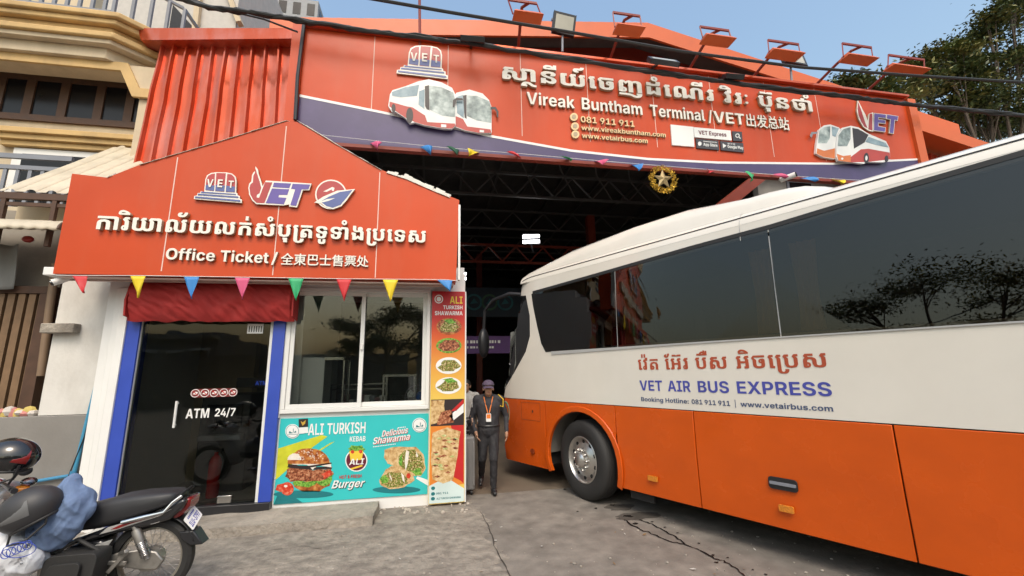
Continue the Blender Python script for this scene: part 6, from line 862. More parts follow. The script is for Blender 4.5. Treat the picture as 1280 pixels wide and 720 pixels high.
T3('VET Express', (918, 207), (1104, 224), 26, 2); T3('App Store', (950, 284), (1044, 292), 20, 0); T3('Google Play', (1110, 298), (1216, 308), 20, 0); T3('Download on the', (950, 258), (1040, 266), 8, 0); T3('GET IT ON', (1110, 273), (1160, 278), 8, 0)
mb.prism([Zw(ell(1176, 216, 14, 14)), Zw(ell(1176, 216, 9, 9))[::-1]], fg, .028, .032, 0); mb.prism(Zw([(1184, 226), (1188, 222), (1198, 234), (1194, 238)]), fg, .028, .032, 0)
mb.prism(Zw([(1078, 268), (1102, 284), (1080, 300)]), fg, .03, .033, 0); mb.prism(Zw(ell(925, 270, 12, 14)), fg, .03, .033, 0)
mb.build('app_plate', [m_printwhite, M('dark_grey_plate', (.05, .045, .05), .35), m_maroon], gsign, smooth=0)
Zl = lambda pts: zp(pts, 480, 50, 5.54, YG)
mb = MB()
def Zl2(pts): return Zl([(88 + (a - 25) * 1.02, 42 + (b - 98) * 1.02 + (a - 25) * .035) for a, b in pts])
arch_logo(mb, fg, Zl2); mb.build('arch_logo', LM, gsign, smooth=0)
Zr = lambda pts: zp(pts, 980, 120, 6.4, YG)
mb = MB()
E_ = [(708, 148), (800, 158), (800, 184), (740, 177), (740, 197), (795, 203), (795, 226), (738, 220), (738, 252), (796, 262), (792, 293), (706, 282)]; T_l = [(810, 158), (897, 172), (893, 202), (870, 198), (860, 306), (830, 301), (840, 193), (808, 189)]
for q in (E_, T_l): layered(mb, fg, grow(Zr(q), .012), [(Zr(q), 3)])
layered(mb, fg, Zr([(575, 38), (595, 75), (612, 110), (640, 160), (655, 205), (665, 150), (700, 138), (700, 292), (660, 284), (620, 255), (585, 195), (568, 130)]), [(Zr([(578, 55), (600, 110), (640, 235), (655, 265), (630, 255), (605, 215), (582, 158), (576, 110)]), 1), (Zr([(670, 152), (692, 148), (692, 284), (660, 274)]), 1)])
mb.build('flame_logo', LM, gsign, smooth=0)
# printed cut-outs of coaches standing proud of the sign
m_pw = M('print_coach_white', (.75, .75, .73), .35); m_pr = M('print_coach_red', (.45, .05, .035), .35); m_pg = mottled('print_windscreen', [(.10, .13, .13), (.30, .36, .35), (.60, .66, .64)], 5); m_po = M('print_coach_orange', (.62, .17, .04), .35); m_pgl = mottled('print_side_glass', [(.12, .2, .25), (.35, .45, .5)], 4)
CM = [m_pw, m_pr, m_pg, m_pgl, m_printdark, m_po, m_steelgrey]
def cutout(Zf, base, tops, c0, label):
    mb = MB(); mb.prism(Zf(base), fg, c0, c0 + .05, 0)
    for i, (poly, m_) in enumerate(tops): mb.prism(Zf(poly), fg, c0 + .0495, c0 + .051 + .0008 * i, m_, back=False)
    o = mb.build('coach_cutout', CM, gsign, smooth=0); o['label'] = label
cutout(Zl, [(480, 410), (500, 380), (590, 358), (680, 385), (725, 430), (742, 480), (742, 655), (660, 658), (560, 640), (490, 615)], [([(492, 540), (545, 560), (575, 612), (735, 632), (740, 655), (660, 657), (560, 638), (492, 612)], 1), ([(572, 398), (640, 402), (728, 440), (742, 500), (740, 588), (640, 570), (572, 540)], 2), ([(500, 410), (545, 395), (560, 420), (550, 555), (505, 520)], 3), ([(545, 400), (570, 395), (570, 560), (556, 550)], 4), ([(660, 636), (690, 638), (690, 654), (660, 652)], 0), ([(735, 478), (770, 478), (790, 510), (788, 550), (778, 548), (774, 510), (760, 494), (735, 496)], 4)], .01, 'right hand white and red coach of the left pair')
cutout(Zl, [(33, 480), (45, 400), (62, 372), (150, 345), (240, 310), (310, 296), (400, 318), (470, 355), (492, 400), (494, 610), (470, 636), (410, 634), (280, 612), (215, 592), (180, 600), (150, 562), (85, 520), (60, 520)], [([(44, 450), (150, 480), (200, 490), (285, 545), (300, 590), (490, 600), (492, 612), (470, 634), (410, 632), (280, 610), (215, 590), (150, 560), (84, 515), (40, 482)], 1), ([(310, 340), (400, 352), (478, 388), (492, 440), (490, 556), (400, 545), (318, 505)], 2), ([(58, 385), (150, 352), (245, 335), (240, 360), (230, 410), (120, 420), (60, 410)], 3), ([(245, 380), (282, 365), (280, 500), (240, 470)], 3), ([(284, 345), (312, 338), (316, 510), (296, 500), (285, 480)], 4), ([*ell(180, 545, 24, 52)], 4), ([*ell(70, 495, 14, 28)], 4), ([(395, 606), (430, 608), (430, 628), (395, 626)], 0), ([(476, 440), (500, 425), (540, 428), (545, 440), (500, 442), (484, 490), (474, 488)], 4)], .045, 'left hand white and red coach of the left pair')
cutout(Zr, [(240, 400), (260, 280), (300, 248), (350, 240), (420, 265), (440, 300), (420, 500), (380, 515), (290, 500), (235, 470)], [([(245, 430), (300, 450), (385, 430), (385, 512), (290, 498), (240, 470)], 5), ([(262, 290), (300, 262), (350, 255), (345, 350), (320, 390), (252, 390)], 2), ([(360, 256), (418, 272), (390, 340), (365, 330)], 3), ([(186, 330), (200, 300), (245, 300), (245, 315), (212, 318), (200, 348)], 6)], .01, 'left hand orange fronted coach of the right pair')
cutout(Zr, [(385, 430), (395, 330), (430, 275), (500, 258), (560, 270), (640, 320), (780, 380), (806, 430), (815, 525), (760, 548), (640, 545), (600, 560), (540, 552), (400, 535), (385, 500)], [([(500, 505), (580, 445), (640, 440), (808, 470), (815, 524), (640, 544), (500, 548)], 1), ([(388, 480), (440, 498), (500, 490), (500, 548), (400, 534)], 5), ([(402, 335), (440, 285), (498, 268), (498, 360), (470, 420), (396, 420)], 2), ([(512, 275), (560, 285), (640, 330), (610, 390), (525, 440)], 4), ([(640, 345), (775, 395), (800, 430), (700, 410), (615, 385)], 3), ([*ell(622, 515, 20, 42)], 4), ([*ell(622, 515, 9, 20)], 0), ([*ell(782, 520, 14, 26)], 4), ([*ell(430, 520, 9, 9)], 0)], .045, 'right hand orange fronted coach of the right pair')
# flags along the lower edge of the big sign
bun2 = thing('bunting', 'string of plastic flags hanging under the long gateway sign', 'bunting', ((gl + gr) / 2, YG - .05, gb - .05))
yb2 = YG - .06
mb = MB(); mb.tube([at(u, v, yb2) for u, v in ((395, 168), (470, 176), (560, 185), (650, 192), (750, 201), (850, 209), (950, 217), (1050, 224), (1090, 226))], .004, 5); mb.build('string', m_white, bun2)
rn = random.Random(5)
for u, v, c in ((470, 177, 'pink'), (533, 182, 'blue'), (566, 184, 'dark green'), (592, 187, 'yellow'), (641, 190, 'red'), (705, 196, 'green'), (752, 199, 'pink'), (795, 204, 'blue'), (888, 211, 'red'), (937, 215, 'green'), (973, 217, 'pink'), (1010, 221, 'blue'), (1046, 224, 'yellow')):
    a, b = at(u - 8, v, yb2), at(u + 8, v + 1.5, yb2); t = at(u + rn.uniform(-7, 9), v + rn.uniform(7, 15), yb2 - .05)
    def flag2(i, j): return a.lerp(b, i).lerp(t, j) + Vector((0, -.10 * math.sin(j * 1.6) - .05 * math.sin(i * 4 + u), 0))
    o = MB().grid(flag2, 5, 6).build('flag', FM[c], bun2, solid=.002); o['label'] = c + ' triangular flag'
# gold star in a tinsel ring
st = at(829, 224, YG - .1)
star = thing('star_ornament', 'gold star in a tinsel ring hanging under the gateway sign', 'ornament', tuple(st))
m_gold = M('gold_tinsel', (.55, .33, .04), .3, metal=.7, var=.4, scale=60); mb = MB(); rn = random.Random(9)
for k in range(520):
    a = rn.uniform(0, 360); r_ = .235 + rn.uniform(-.05, .05); c = st + Vector((r_ * math.cos(R(a)), rn.uniform(-.04, .04), r_ * math.sin(R(a)) * .98)); d = Vector((rn.uniform(-1, 1), rn.uniform(-1, 1), rn.uniform(-1, 1))).normalized() * .028; e_ = d.cross(Vector((0, 1, .3))).normalized() * .007
    mb.add([c - d, c + e_, c + d, c - e_], [(0, 1, 2, 3)])
mb.build('tinsel_ring', m_gold, star, smooth=0)
mb = MB(); pts = [(r_ * math.cos(R(90 + 36 * k)), r_ * math.sin(R(90 + 36 * k))) for k in range(10) for r_ in ((.2 if k % 2 == 0 else .085),)]
for sgn in (1, -1):
    for k in range(10): p_, q_ = pts[k], pts[(k + 1) % 10]; mb.add([st + Vector((0, -.05 * sgn, 0)), st + Vector((p_[0], 0, p_[1])), st + Vector((q_[0], 0, q_[1]))], [(0, 1, 2)])
mb.build('star', M('champagne_foil', (.34, .26, .13), .45, metal=.5), star, smooth=0)
MB().tube([st + Vector((0, 0, .27)), (st.x, st.y + .05, gb)], .004, 5).build('hanger', m_black, star)
# ------------------------------------------------------------------ the coach
BA = R(62.5); bd = Vector((-math.cos(BA), math.sin(BA), 0)); bn = Vector((-bd.y, bd.x, 0)); bp = gnd(740, 629)
if bn.dot(CAMP - bp) < 0: bn = -bn
def on(u, v):
    d = ray(u, v); t = (bp - CAMP).dot(bn) / d.dot(bn); q = CAMP + d * t; return (-(q - bp).dot(bd), q.z)
ZB, ZO, ZW0 = (on(660, 578)[1] + on(1165, 716)[1]) / 2, (on(650, 500)[1] + on(1100, 526.5)[1]) / 2, on(980, 419)[1]
SF0, SF1 = 2.08, 1.50
def front(z): return SF0 if z < 1.4 else SF0 + (SF1 - SF0) * min(1, (z - 1.4) / 1.9)
def bus(a, z, c=0.):
    s = -a; nin = 0 if z < 2.0 else .05 * ((z - 2.0) / 1.2) ** 1.5; d = front(z) - s; r_ = .16
    if z < .55: nin += .03 * ((.55 - z) / .3) ** 2
    r_ = r_ if z < 2.6 else r_ * max(.3, 1 - (z - 2.6) / .8)
    if d < r_: d = max(0, d); nin += r_ - math.sqrt(max(0, r_ * r_ - (r_ - d) ** 2))
    return bp + bd * s + bn * (c - nin) + Vector((0, 0, z))
REAR = 10.4; WID = 2.55
coach = thing('coach', 'large white and orange coach parked nose first in the gateway', 'bus', tuple(bp + bd * -4 + bn * -1.25))
m_bw = M('coach_white_paint', (.74, .70, .62), .22, var=.02, bump=.12, bscale=1.3, bdist=.02, coat=.5, dirt=.12, dcol=(.55, .49, .40), dscale=1.4, streak=2)
m_bo = M('coach_orange_paint', (.62, .092, .006), .26, var=.04, spec=.3, bump=.15, bscale=1.3, bdist=.02, coat=.2, dirt=.3, dcol=(.40, .055, .006), dscale=1.2, streak=.6)
m_trim = M('grey_window_trim', (.42, .42, .41), .4, var=.05)
m_rub = M('black_rubber', (.02, .02, .02), .6)
m_under = M('dark_chassis', (.015, .014, .013), .8)
m_cabin = M('dark_cabin_lining', (.035, .032, .03), .7)
def sub(poly, st=.25):
    o = []
    for i in range(len(poly)):
        p, q = poly[i], poly[(i + 1) % len(poly)]; k = max(1, int(math.hypot(q[0] - p[0], q[1] - p[1]) / st)); o += [(p[0] + (q[0] - p[0]) * j / k, p[1] + (q[1] - p[1]) * j / k) for j in range(k)]
    return o
def frontpts(z0, z1): return [(-front(z) + d, z) for z in [z0 + (z1 - z0) * i / 6 for i in range(1, 6)] for d in (.02, .06, .11, .17)]
O = lambda L: [on(*p) for p in L]
# side wall of the upper body, with the window band and the driver's window cut out
zt = 3.30
wtop = O([(664, 369), (690, 362), (766, 341), (862, 314), (962, 288), (1060, 259), (1170, 228), (1280, 197)])
wk = (wtop[-1][1] - wtop[-2][1]) / (wtop[-1][0] - wtop[-2][0]); wtop.append((wtop[-1][0] + .4, wtop[-1][1] + .02)); wend = (REAR - .5, wtop[-1][1])
wbl = O([(689, 441), (683, 438), (678, 428), (672, 405), (666, 380)]); zwb = on(980, 417)[1]
win_out = ccw([(wbl[0][0], zwb)] + [(a, max(b, zwb)) for a, b in wbl[1:]] + wtop + [wend, (REAR - .5, zwb)])
drv = O([(655, 369), (661, 395), (662, 420), (657, 440), (645, 462), (632, 484), (627, 497)])
zdb = drv[-1][1]
drv_edge = [(-front(zz) , zz) for zz in [zdb + (drv[0][1] + .02 - zdb) * i / 12 for i in range(13)]]
outer = [(-SF0, ZO + .004)] + [(REAR, ZO + .004), (REAR, zt), (-front(zt), zt)] + [(-front(drv[0][1] + .03), drv[0][1] + .03)] + drv + [(-SF0, zdb - .01)]
mb = MB(); mb.prism([ccw(sub(outer)), cw(sub(win_out))], bus, -.05, 0, extra=[(-1.7 + .1 * i, ZO + .1 + .2 * j) for i in range(3) for j in range(3)])
# roof shell, far side and ends
prof = [(-.055, zt), (-.075, 3.37), (-.13, 3.43), (-.24, 3.48), (-.45, 3.51), (-1.27, 3.54), (-WID + .45, 3.51), (-WID + .13, 3.43), (-WID + .05, zt), (-WID, 2.0), (-WID, ZO)]
sts = [front(3.2) - .02, front(3.2) - .06, front(3.2) - .14, front(3.2) - .3] + [1 - i * .95 for i in range(13)] + [-REAR]
def shell(s, n_, z):
    d = front(min(z, 3.2)) - .02 - s; k = max(0, .3 - d) / .3; zz = z - (.05 * k * k if z > 3.31 else 0); return bp + bd * s + bn * n_ + Vector((0, 0, zz))
b0 = len(mb.v)
for s in sts: mb.v += [shell(s, n_, z) for n_, z in prof]
K = len(prof)
for i in range(len(sts) - 1):
    for j in range(K - 1): mb.f.append((b0 + i * K + j, b0 + i * K + j + 1, b0 + (i + 1) * K + j + 1, b0 + (i + 1) * K + j)); mb.m.append(0)
mb.f.append(tuple(b0 + (len(sts) - 1) * K + j for j in range(K))); mb.m.append(0)
mb.f.append(tuple(b0 + j for j in range(9))); mb.m.append(0)
body = mb.build('body', m_bw, coach, smooth=30)
# thin seam round the roof edge
mb = MB(); mb.tube([shell(s, -.085, 3.385) + bn * .006 for s in sts[1:]], .006, 5); mb.build('roof_seam', m_rub, coach)
# air conditioning fairing
fp_ = [(652.5, 347), (662, 340), (715, 313), (794, 283), (860, 262), (937, 247), (965, 239), (990, 234), (1010, 232), (1035, 234), (1055, 238), (1068, 240)]
def onf(u, v, off=.34):
    q0 = bp - bn * off; d = ray(u, v); t = (q0 - CAMP).dot(bn) / d.dot(bn); q = CAMP + d * t; return ((q - q0).dot(bd), q.z)
mb = MB(); st_ = [onf(*p, off=(.10, .16, .25)[i] if i < 3 else .34) for i, p in enumerate(fp_)]; rows = []
for i, (s, z) in enumerate(st_):
    z = max(z, 3.42 if i < 3 else 3.46); e0_ = (.10, .07, .04)[i] if i < 3 else 0
    z3 = 3.30 if i < 3 else 3.42; rows.append([(-.16 + e0_, z3), (-.19 + e0_ * 1.1, z3 + max(0, z - z3) * .5), (-.25 + e0_ * 1.4, z3 + max(0, z - z3) * .85), (-.36 + e0_ * 2, z), (-.6, z + .01), (-1.27, z + .03), (-WID + .5, z), (-WID + .2, 3.4)])
b0 = len(mb.v)
for (s, z), rw in zip(st_, rows): mb.v += [bp + bd * s + bn * n_ + Vector((0, 0, zz)) for n_, zz in rw]
for i in range(len(st_) - 1):
    for j in range(7): mb.f.append((b0 + i * 8 + j, b0 + i * 8 + j + 1, b0 + (i + 1) * 8 + j + 1, b0 + (i + 1) * 8 + j)); mb.m.append(0)
mb.f += [tuple(b0 + j for j in range(8)), tuple(b0 + (len(st_) - 1) * 8 + j for j in range(8))]; mb.m += [0, 0]
fair = mb.build('roof_fairing', m_bw, coach, smooth=40)
sx = onf(935, 260)[0]; mb = MB()
mb.tube([bp + bd * sx + bn * n_ + Vector((0, 0, z)) for n_, z in ((-.035, 3.12), (-.06, 3.32), (-.085, 3.385), (-.13, 3.44), (-.17, 3.46))], .004, 5); mb.build('panel_joint', m_trim, coach)
# glazing
gl_in = grow(win_out, -.0)
seams = [((764, 343), (775, 434)), ((962, 289), (972, 417))]
sa = [(on(*p)[0] + on(*q)[0]) / 2 for p, q in seams]; cuts = [-9] + sa + [sa[1] + 3.0, sa[1] + 5.6, 99]
def clip(poly, a0, a1):
    for lim, sg in ((a0, 1), (a1, -1)):
        o = []
        for i in range(len(poly)):
            p, q = poly[i], poly[(i + 1) % len(poly)]; pi, qi = sg * (p[0] - lim) >= 0, sg * (q[0] - lim) >= 0
            if pi: o.append(p)
            if pi != qi: t = (lim - p[0]) / (q[0] - p[0]); o.append((lim, p[1] + (q[1] - p[1]) * t))
        poly = o
    return poly
big = grow(win_out, .03)
for a0, a1 in zip(cuts[:-1], cuts[1:]):
    c = clip(big, a0 + .006, a1 - .006)
    if len(c) > 2: mb = MB(); mb.prism([ccw(sub(c, .5))], bus, .001, .006); mb.build('window', g_bus, coach, smooth=0)
mb = MB()
for a in sa: mb.prism([(a - .005, zwb), (a + .005, zwb), (a + .005, 3.1), (a - .005, 3.1)], bus, -.02, .004)
mb.build('window_joint', m_trim, coach, smooth=0)
mb = MB(); tb = [(a, b + .028) for a, b in wtop] + [(wend[0], wend[1] + .028)]
mb.prism(ccw(sub(tb + [(a, b + .045) for a, b in tb[::-1]], .4)), bus, .0, .012); mb.build('drip_rail', m_rub, coach)
mb = MB(); a_s = wbl[0][0] + .0
b_ = O([(690, 443.5), (850, 431), (980, 422), (1120, 412), (1280, 402)])
b_.append((REAR - .3, b_[-1][1])); mb.prism(ccw(sub([(a_s, zwb - .025)] + [(a, min(z, zwb - .04)) for a, z in b_] + [(REAR - .3, zwb - .028)], .4)), bus, .0, .010); mb.build('window_sill_trim', m_trim, coach, bevel=.002)
# driver's window and windscreen

mb = MB(); dp = drv + [(-front(zdb) + .0, zdb)] + [(-front(z) + .0, z) for z in [zdb + (drv[0][1] - zdb) * i / 8 for i in range(1, 9)]]
mb.prism([ccw(sub(dp, .15))], bus, -.02, -.004, extra=[q for q in frontpts(zdb, drv[0][1])]); mb.build('driver_window', m_blackgloss, coach)
pq = O([(629, 415), (643, 412), (645, 455), (636, 482), (628, 487)])
mb = MB(); mb.prism([ccw(sub(pq, .1))], bus, -.003, .002); mb.build('driver_pane', M('driver_glass_reflection', (.26, .27, .25), .08, spec=1., coat=1.), coach)  # pale grey paints in the reflection on the driver's pane
mb = MB()
def wsc(i, j): z = 1.32 + (3.2 - 1.32) * j; s = front(z) + .12 * math.sin(math.pi * i) - .0; return bp + bd * s + bn * (-.16 - (WID - .32) * i) + Vector((0, 0, z))
mb.grid(wsc, 10, 8); mb.build('windscreen', m_blackgloss, coach)
mb = MB()
def bumper(i, j): z = ZB + .02 + (1.32 - ZB - .02) * j; s = SF0 + .12 * math.sin(math.pi * i) - .06 * (1 - j) ** 2; return bp + bd * s + bn * (-.16 - (WID - .32) * i) + Vector((0, 0, z))
mb.grid(bumper, 10, 5); mb.build('front_bumper', m_bo, coach)
# orange skirt in panels with the wheel arch cut out
wc = on(726, 573); WR = .535; ws, wz = wc[0], WR - .005
def arch(r_, a0=0, a1=180, n=22): return [(ws + r_ * math.cos(R(a0 + (a1 - a0) * i / n)), wz + r_ * math.sin(R(a0 + (a1 - a0) * i / n))) for i in range(n + 1)]
AR = .66
sm = [((768, 507), (775, 607)), ((866, 513), (876, 636)), ((1115, 528), (1147, 706))]
sk = [(on(*p)[0], on(*q)[0]) for p, q in sm]
for (t_, b_2) in sk: pass
tf = on(681, 503)[0]
def quad(a0t, a0b, a1t, a1b, zb=None): zb = ZB if zb is None else zb; return [(a0b, zb), (a1b, zb), (a1t, ZO - .006), (a0t, ZO - .006)]
g = .005
# front corner
mb = MB(); mb.prism([ccw(sub(quad(-SF0, -SF0 + .03, tf - g, tf - g), .12))], bus, -.04, 0, extra=[q for q in [(-SF0 + d, z) for d in (.02, .06, .11, .2) for z in (.5, .8, 1.1)]]); mb.build('skirt_panel', m_bo, coach)
aL = ws - math.sqrt(max(.01, AR ** 2 - (ZB - wz) ** 2)); th = math.degrees(math.asin((ZB - wz) / AR))
ar = arch(AR, 180 - th, th)
mb = MB(); mb.prism([ccw([(tf + g, ZO - .006), (tf + g, ZB)] + ar + [(max(sk[0][1], ar[-1][0] + .02) - g, ZB), (sk[0][0] - g, ZO - .006)])], bus, -.04, 0); mb.build('skirt_panel', m_bo, coach, bevel=.003)
mb = MB(); ro = arch(AR + .075, 180 - th, th); mb.prism([ccw(arch(AR - .006, 180 - th, th) + ro[::-1])], bus, .0, .022); mb.build('wheel_arch_flare', m_bo, coach, bevel=.012)
sk2 = [(sk[0][0], max(sk[0][1], ar[-1][0] + .02))] + sk[1:] + [(6.1, 6.1), (REAR, REAR)]
for (t0, b0_), (t1, b1_) in zip(sk2[:-1], sk2[1:]):
    mb = MB(); mb.prism([ccw(sub(quad(t0 + g, b0_ + g, t1 - g, b1_ - g), .4))], bus, -.04, 0); mb.build('skirt_panel', m_bo, coach, bevel=.006)
mb = MB(); mb.prism(ccw(sub([(-SF0 + .2, ZO - .004), (REAR, ZO - .004), (REAR, ZO + .002), (-SF0 + .2, ZO + .002)], .5)), bus, -.06, -.012); mb.build('waist_joint', m_rub, coach)
# underbody
mb = MB()
def ub(s0, s1, n0, n1, z0, z1, m_=0): mb.add([bp + bd * s + bn * n_ + Vector((0, 0, z)) for s in (s0, s1) for n_ in (n0, n1) for z in (z0, z1)], [(0, 1, 3, 2), (4, 6, 7, 5), (0, 4, 5, 1), (2, 3, 7, 6), (0, 2, 6, 4), (1, 5, 7, 3)], m_)
ub(1.8, -ws + .75, -.1, -WID + .06, ZB + .05, ZO - .02); ub(-ws - .75, -REAR + .1, -.06, -WID + .06, ZB + .05, ZO - .02); ub(-ws + .749, -ws - .749, -.45, -WID + .06, .35, ZO - .02)
ub(-ws + .749, -ws - .749, -.04, -.449, ZO - .1, ZO - .02); ub(-ws - .76, -ws - 1.1, -.08, -.12, .18, ZB + .049)
mb.build('chassis', m_under, coach)
mb = MB(); ub(1.4, -REAR + .1, -.07, -WID + .08, ZO, ZO + .05); ub(1.2, -REAR + .1, -WID + .07, -WID + .05, ZO + .051, 3.3); ub(1.2, -REAR + .1, -.11, -WID + .071, 3.30, 3.32); ub(-REAR + .1, -REAR + .05, -.08, -WID + .05, ZO, 3.3)
mb.build('cabin_lining', m_cabin, coach)
m_seat = M('seat_fabric', (.05, .045, .06), .8)
for i in range(9):
    s = .3 - i * .95; mb = MB()
    for k in (0, 1): ub(s, s - .14, -.18 - k * .5, -.62 - k * .5, ZO + .4, ZO + 1.15)
    ub(s + .45, s, -.18, -1.12, ZO + .3, ZO + .42); mb.build('seat', m_seat, coach, bevel=.04)
m_cur = M('yellow_curtain', (.62, .40, .15), .8)
for u in (690, 752, 782, 945, 1000):
    a = on(u, 400 if u < 800 else 330)[0]; mb = MB()
    mb.grid(lambda i, j: bus(a + .28 * (i - .5) * (.6 + .4 * abs(j - .4)), zwb + .02 + (2.98 - zwb) * j, -.10 + .025 * math.sin(i * 22)), 40, 6); mb.build('curtain', m_cur, coach)
# front wheel, turned a little
wo = bp + bd * -ws + bn * -.03 + Vector((0, 0, wz)); ax = (bn * math.cos(R(9)) + bd * math.sin(R(9))).normalized()
m_tyre = M('tyre_rubber', (.022, .021, .02), .7, var=.25, bump=.2, bscale=70)
m_rim = M('polished_alloy', (.62, .60, .57), .3, metal=.9, var=.1, dirt=.3, dcol=(.2, .18, .15), dscale=9)

mb = MB(); mb.lathe([(.30, -.26), (WR - .03, -.28), (WR, -.24), (WR, -.03), (WR - .012, .0), (WR - .05, .022), (WR - .12, .03), (.33, .016), (.315, .0), (.31, -.05)], wo, ax, 72)
for t in range(4): r_ = WR + .0005; mb.lathe([(r_, -.05 - .045 * t), (r_ + .004, -.052 - .045 * t), (r_ + .004, -.085 - .045 * t), (r_, -.087 - .045 * t)], wo, ax, 72)
wh = mb.build('wheel', m_tyre, coach, smooth=40)
mb = MB(); mb.lathe([(.32, -.02), (.318, .006), (.306, .012), (.296, 0), (.285, -.03), (.235, -.04), (.20, -.02), (.165, .0), (.15, .005), (.10, .008)], wo, ax, 64)
xx = ax.cross(Vector((0, 0, 1))).normalized(); yy = ax.cross(xx)
mb.lathe([(.105, .0), (.10, .05), (.075, .075), (.03, .085), (.001, .086)], wo, ax, 32)
for k in range(10): q = wo + (xx * math.cos(R(36 * k)) + yy * math.sin(R(36 * k))) * .138; mb.lathe([(.022, 0), (.020, .035), (.012, .05), (.001, .052)], q, ax, 10)
mb.build('rim', m_rim, wh, smooth=35)
mb = MB()
for k in range(10):
    q = wo + (xx * math.cos(R(36 * k + 18)) + yy * math.sin(R(36 * k + 18))) * .243; mb.lathe([(.001, -.0325), (.027, -.0325), (.028, -.045)], q, ax, 14)
mb.build('rim_hole', m_under, wh)
mb = MB(); tl = [(r_ * math.cos(R(t)), r_ * math.sin(R(t))) for t in range(238, 262, 4) for r_ in (.44,)]
for k, (a_, b_3) in enumerate(tl): c = wo + xx * a_ + yy * b_3 * -1 + ax * .0285; mb.add([c + xx * (-.012) + yy * .02, c + xx * .012 + yy * .02, c + xx * .012 - yy * .02, c - xx * .012 - yy * .02], [(0, 1, 2, 3)])
wh2 = MB(); wo2 = bp + bd * -(ws + 6.1) + bn * -.03 + Vector((0, 0, wz)); wh2.lathe([(.30, -.5), (WR - .03, -.5), (WR, -.46), (WR, -.03), (WR - .05, .022), (.33, .016), (.31, -.05), (.2, -.12), (.001, -.1)], wo2, bn, 48); wh2.build('wheel', m_tyre, coach)
for s in (-ws, -(ws + 6.1)): MB().lathe([(.001, -.2), (WR, -.2), (WR, .05), (.001, .05)], bp + bd * s + bn * (-WID + .15) + Vector((0, 0, wz)), bn, 40).build('wheel', m_tyre, coach)
m_liner = M('grey_wheel_liner', (.14, .13, .115), .8, bump=.4, dirt=.5)
mb = MB(); mb.grid(lambda i, j: bp + bd * (-ws + (AR + .02) * math.cos(R(180 * i))) + bn * (-.05 - .36 * j) + Vector((0, 0, wz + (AR + .02) * math.sin(R(180 * i)))), 24, 3); mb.build('wheel_liner', m_liner, coach)
# small fittings
h0, h1 = on(962, 613), on(996, 597); m_handle = m_black
mb = MB(); hz = (h0[1] + h1[1]) / 2; mb.prism(rrect(h0[0], hz - .055, h1[0], hz + .055, .03), bus, -.0, .008); hd = mb.build('hatch_handle', m_handle, coach, bevel=.003)
mb = MB(); mb.prism(rrect(h0[0] + .015, hz - .012, h1[0] - .012, hz + .014, .008), bus, .008, .022); mb.build('lever', m_steelgrey, hd, bevel=.003)
m_amber = M('amber_lens', (.65, .22, .02), .15, coat=.5, var=.25, scale=60)
l0, l1 = on(975, 641), on(992, 631); mb = MB(); lz_ = (l0[1] + l1[1]) / 2; mb.prism(rrect(l0[0], lz_ - .03, l1[0], lz_ + .03, .01), bus, 0, .018); mb.build('marker_lamp', m_amber, coach, bevel=.006)
l0, l1 = on(811, 603), on(822, 593); mb = MB(); lz_ = (l0[1] + l1[1]) / 2; mb.prism(rrect(l0[0], lz_ - .03, l1[0], lz_ + .03, .01), bus, 0, .018); mb.build('marker_lamp', m_amber, coach, bevel=.006)
f0 = on(666, 564); mb = MB(); mb.prism(ell(*f0, .05, .04), bus, 0, .012); mb.build('reflector', M('dull_red_lens', (.25, .04, .01), .25), coach)
q0, q1 = on(652, 524), on(675, 504); mb = MB(); o_ = rrect(q0[0], q0[1], q1[0], q1[1], .02); mb.prism([ccw(o_), cw(grow(o_, -.006))], bus, 0, .003); flap = mb.build('fuel_flap', M('orange_gap_shadow', (.25, .05, .008), .5), coach, smooth=0)
mb = MB(); mb.prism(ell((q0[0] + q1[0]) / 2 + .05, (q0[1] + q1[1]) / 2, .012, .02), bus, 0, .006); mb.build('flap_lock', m_black, flap)
sc_ = on(632, 516); mb = MB(); mb.prism(ell(sc_[0], sc_[1], .115, .2), bus, .001, .003); mb.prism([ell(sc_[0], sc_[1], .098, .18), cw(ell(sc_[0], sc_[1], .09, .165))], bus, .003, .004, 1); mb.prism(wob(ell(sc_[0], sc_[1] + .01, .05, .09, 9), .012, 2), bus, .003, .004, 1); mb.build('round_sticker', [M('mint_vinyl', (.35, .62, .45), .5), M('green_vinyl', (.02, .16, .09), .5)], coach, smooth=0)
# lettering on the side
Zb = lambda u, v: on(780 + u / 4.571, 420 + v / 4.571)
m_btxt = M('brick_red_vinyl', (.42, .075, .03), .4); m_bblue = M('royal_blue_vinyl', (.065, .075, .36), .4); m_bdk = M('slate_blue_vinyl', (.06, .085, .17), .4)
mb = MB(); zk = (Zb(90, 196)[1] + Zb(1140, 176)[1]) / 2; letters(mb, list(KHMER)[2], bus, Zb(80, 195)[0], Zb(1176, 176)[0], zk, (Zb(90, 130)[1] - Zb(90, 196)[1] + Zb(1140, 100)[1] - Zb(1140, 176)[1]) / 2, .001, .002, 0); mb.build('khmer_lettering', m_btxt, coach, smooth=0)
mb = MB(); zk = (Zb(120, 316)[1] + Zb(1150, 337)[1]) / 2; ck = (Zb(120, 258)[1] - Zb(120, 316)[1] + Zb(1150, 258)[1] - Zb(1150, 337)[1]) / 2
for t, u0, u1 in (('VET', 90, 224), ('AIR', 250, 384), ('BUS', 418, 606), ('EXPRESS', 640, 1194)): letters(mb, t, bus, Zb(u0, 300)[0], Zb(u1, 320)[0], zk, ck, .001, .002, 0)
mb.build('lettering', m_bblue, coach, smooth=0)
mb = MB(); zk = (Zb(110, 376)[1] + Zb(1190, 426)[1]) / 2; ck = (Zb(390, 362)[1] - Zb(390, 390)[1] + Zb(1000, 385)[1] - Zb(1000, 414)[1]) / 2
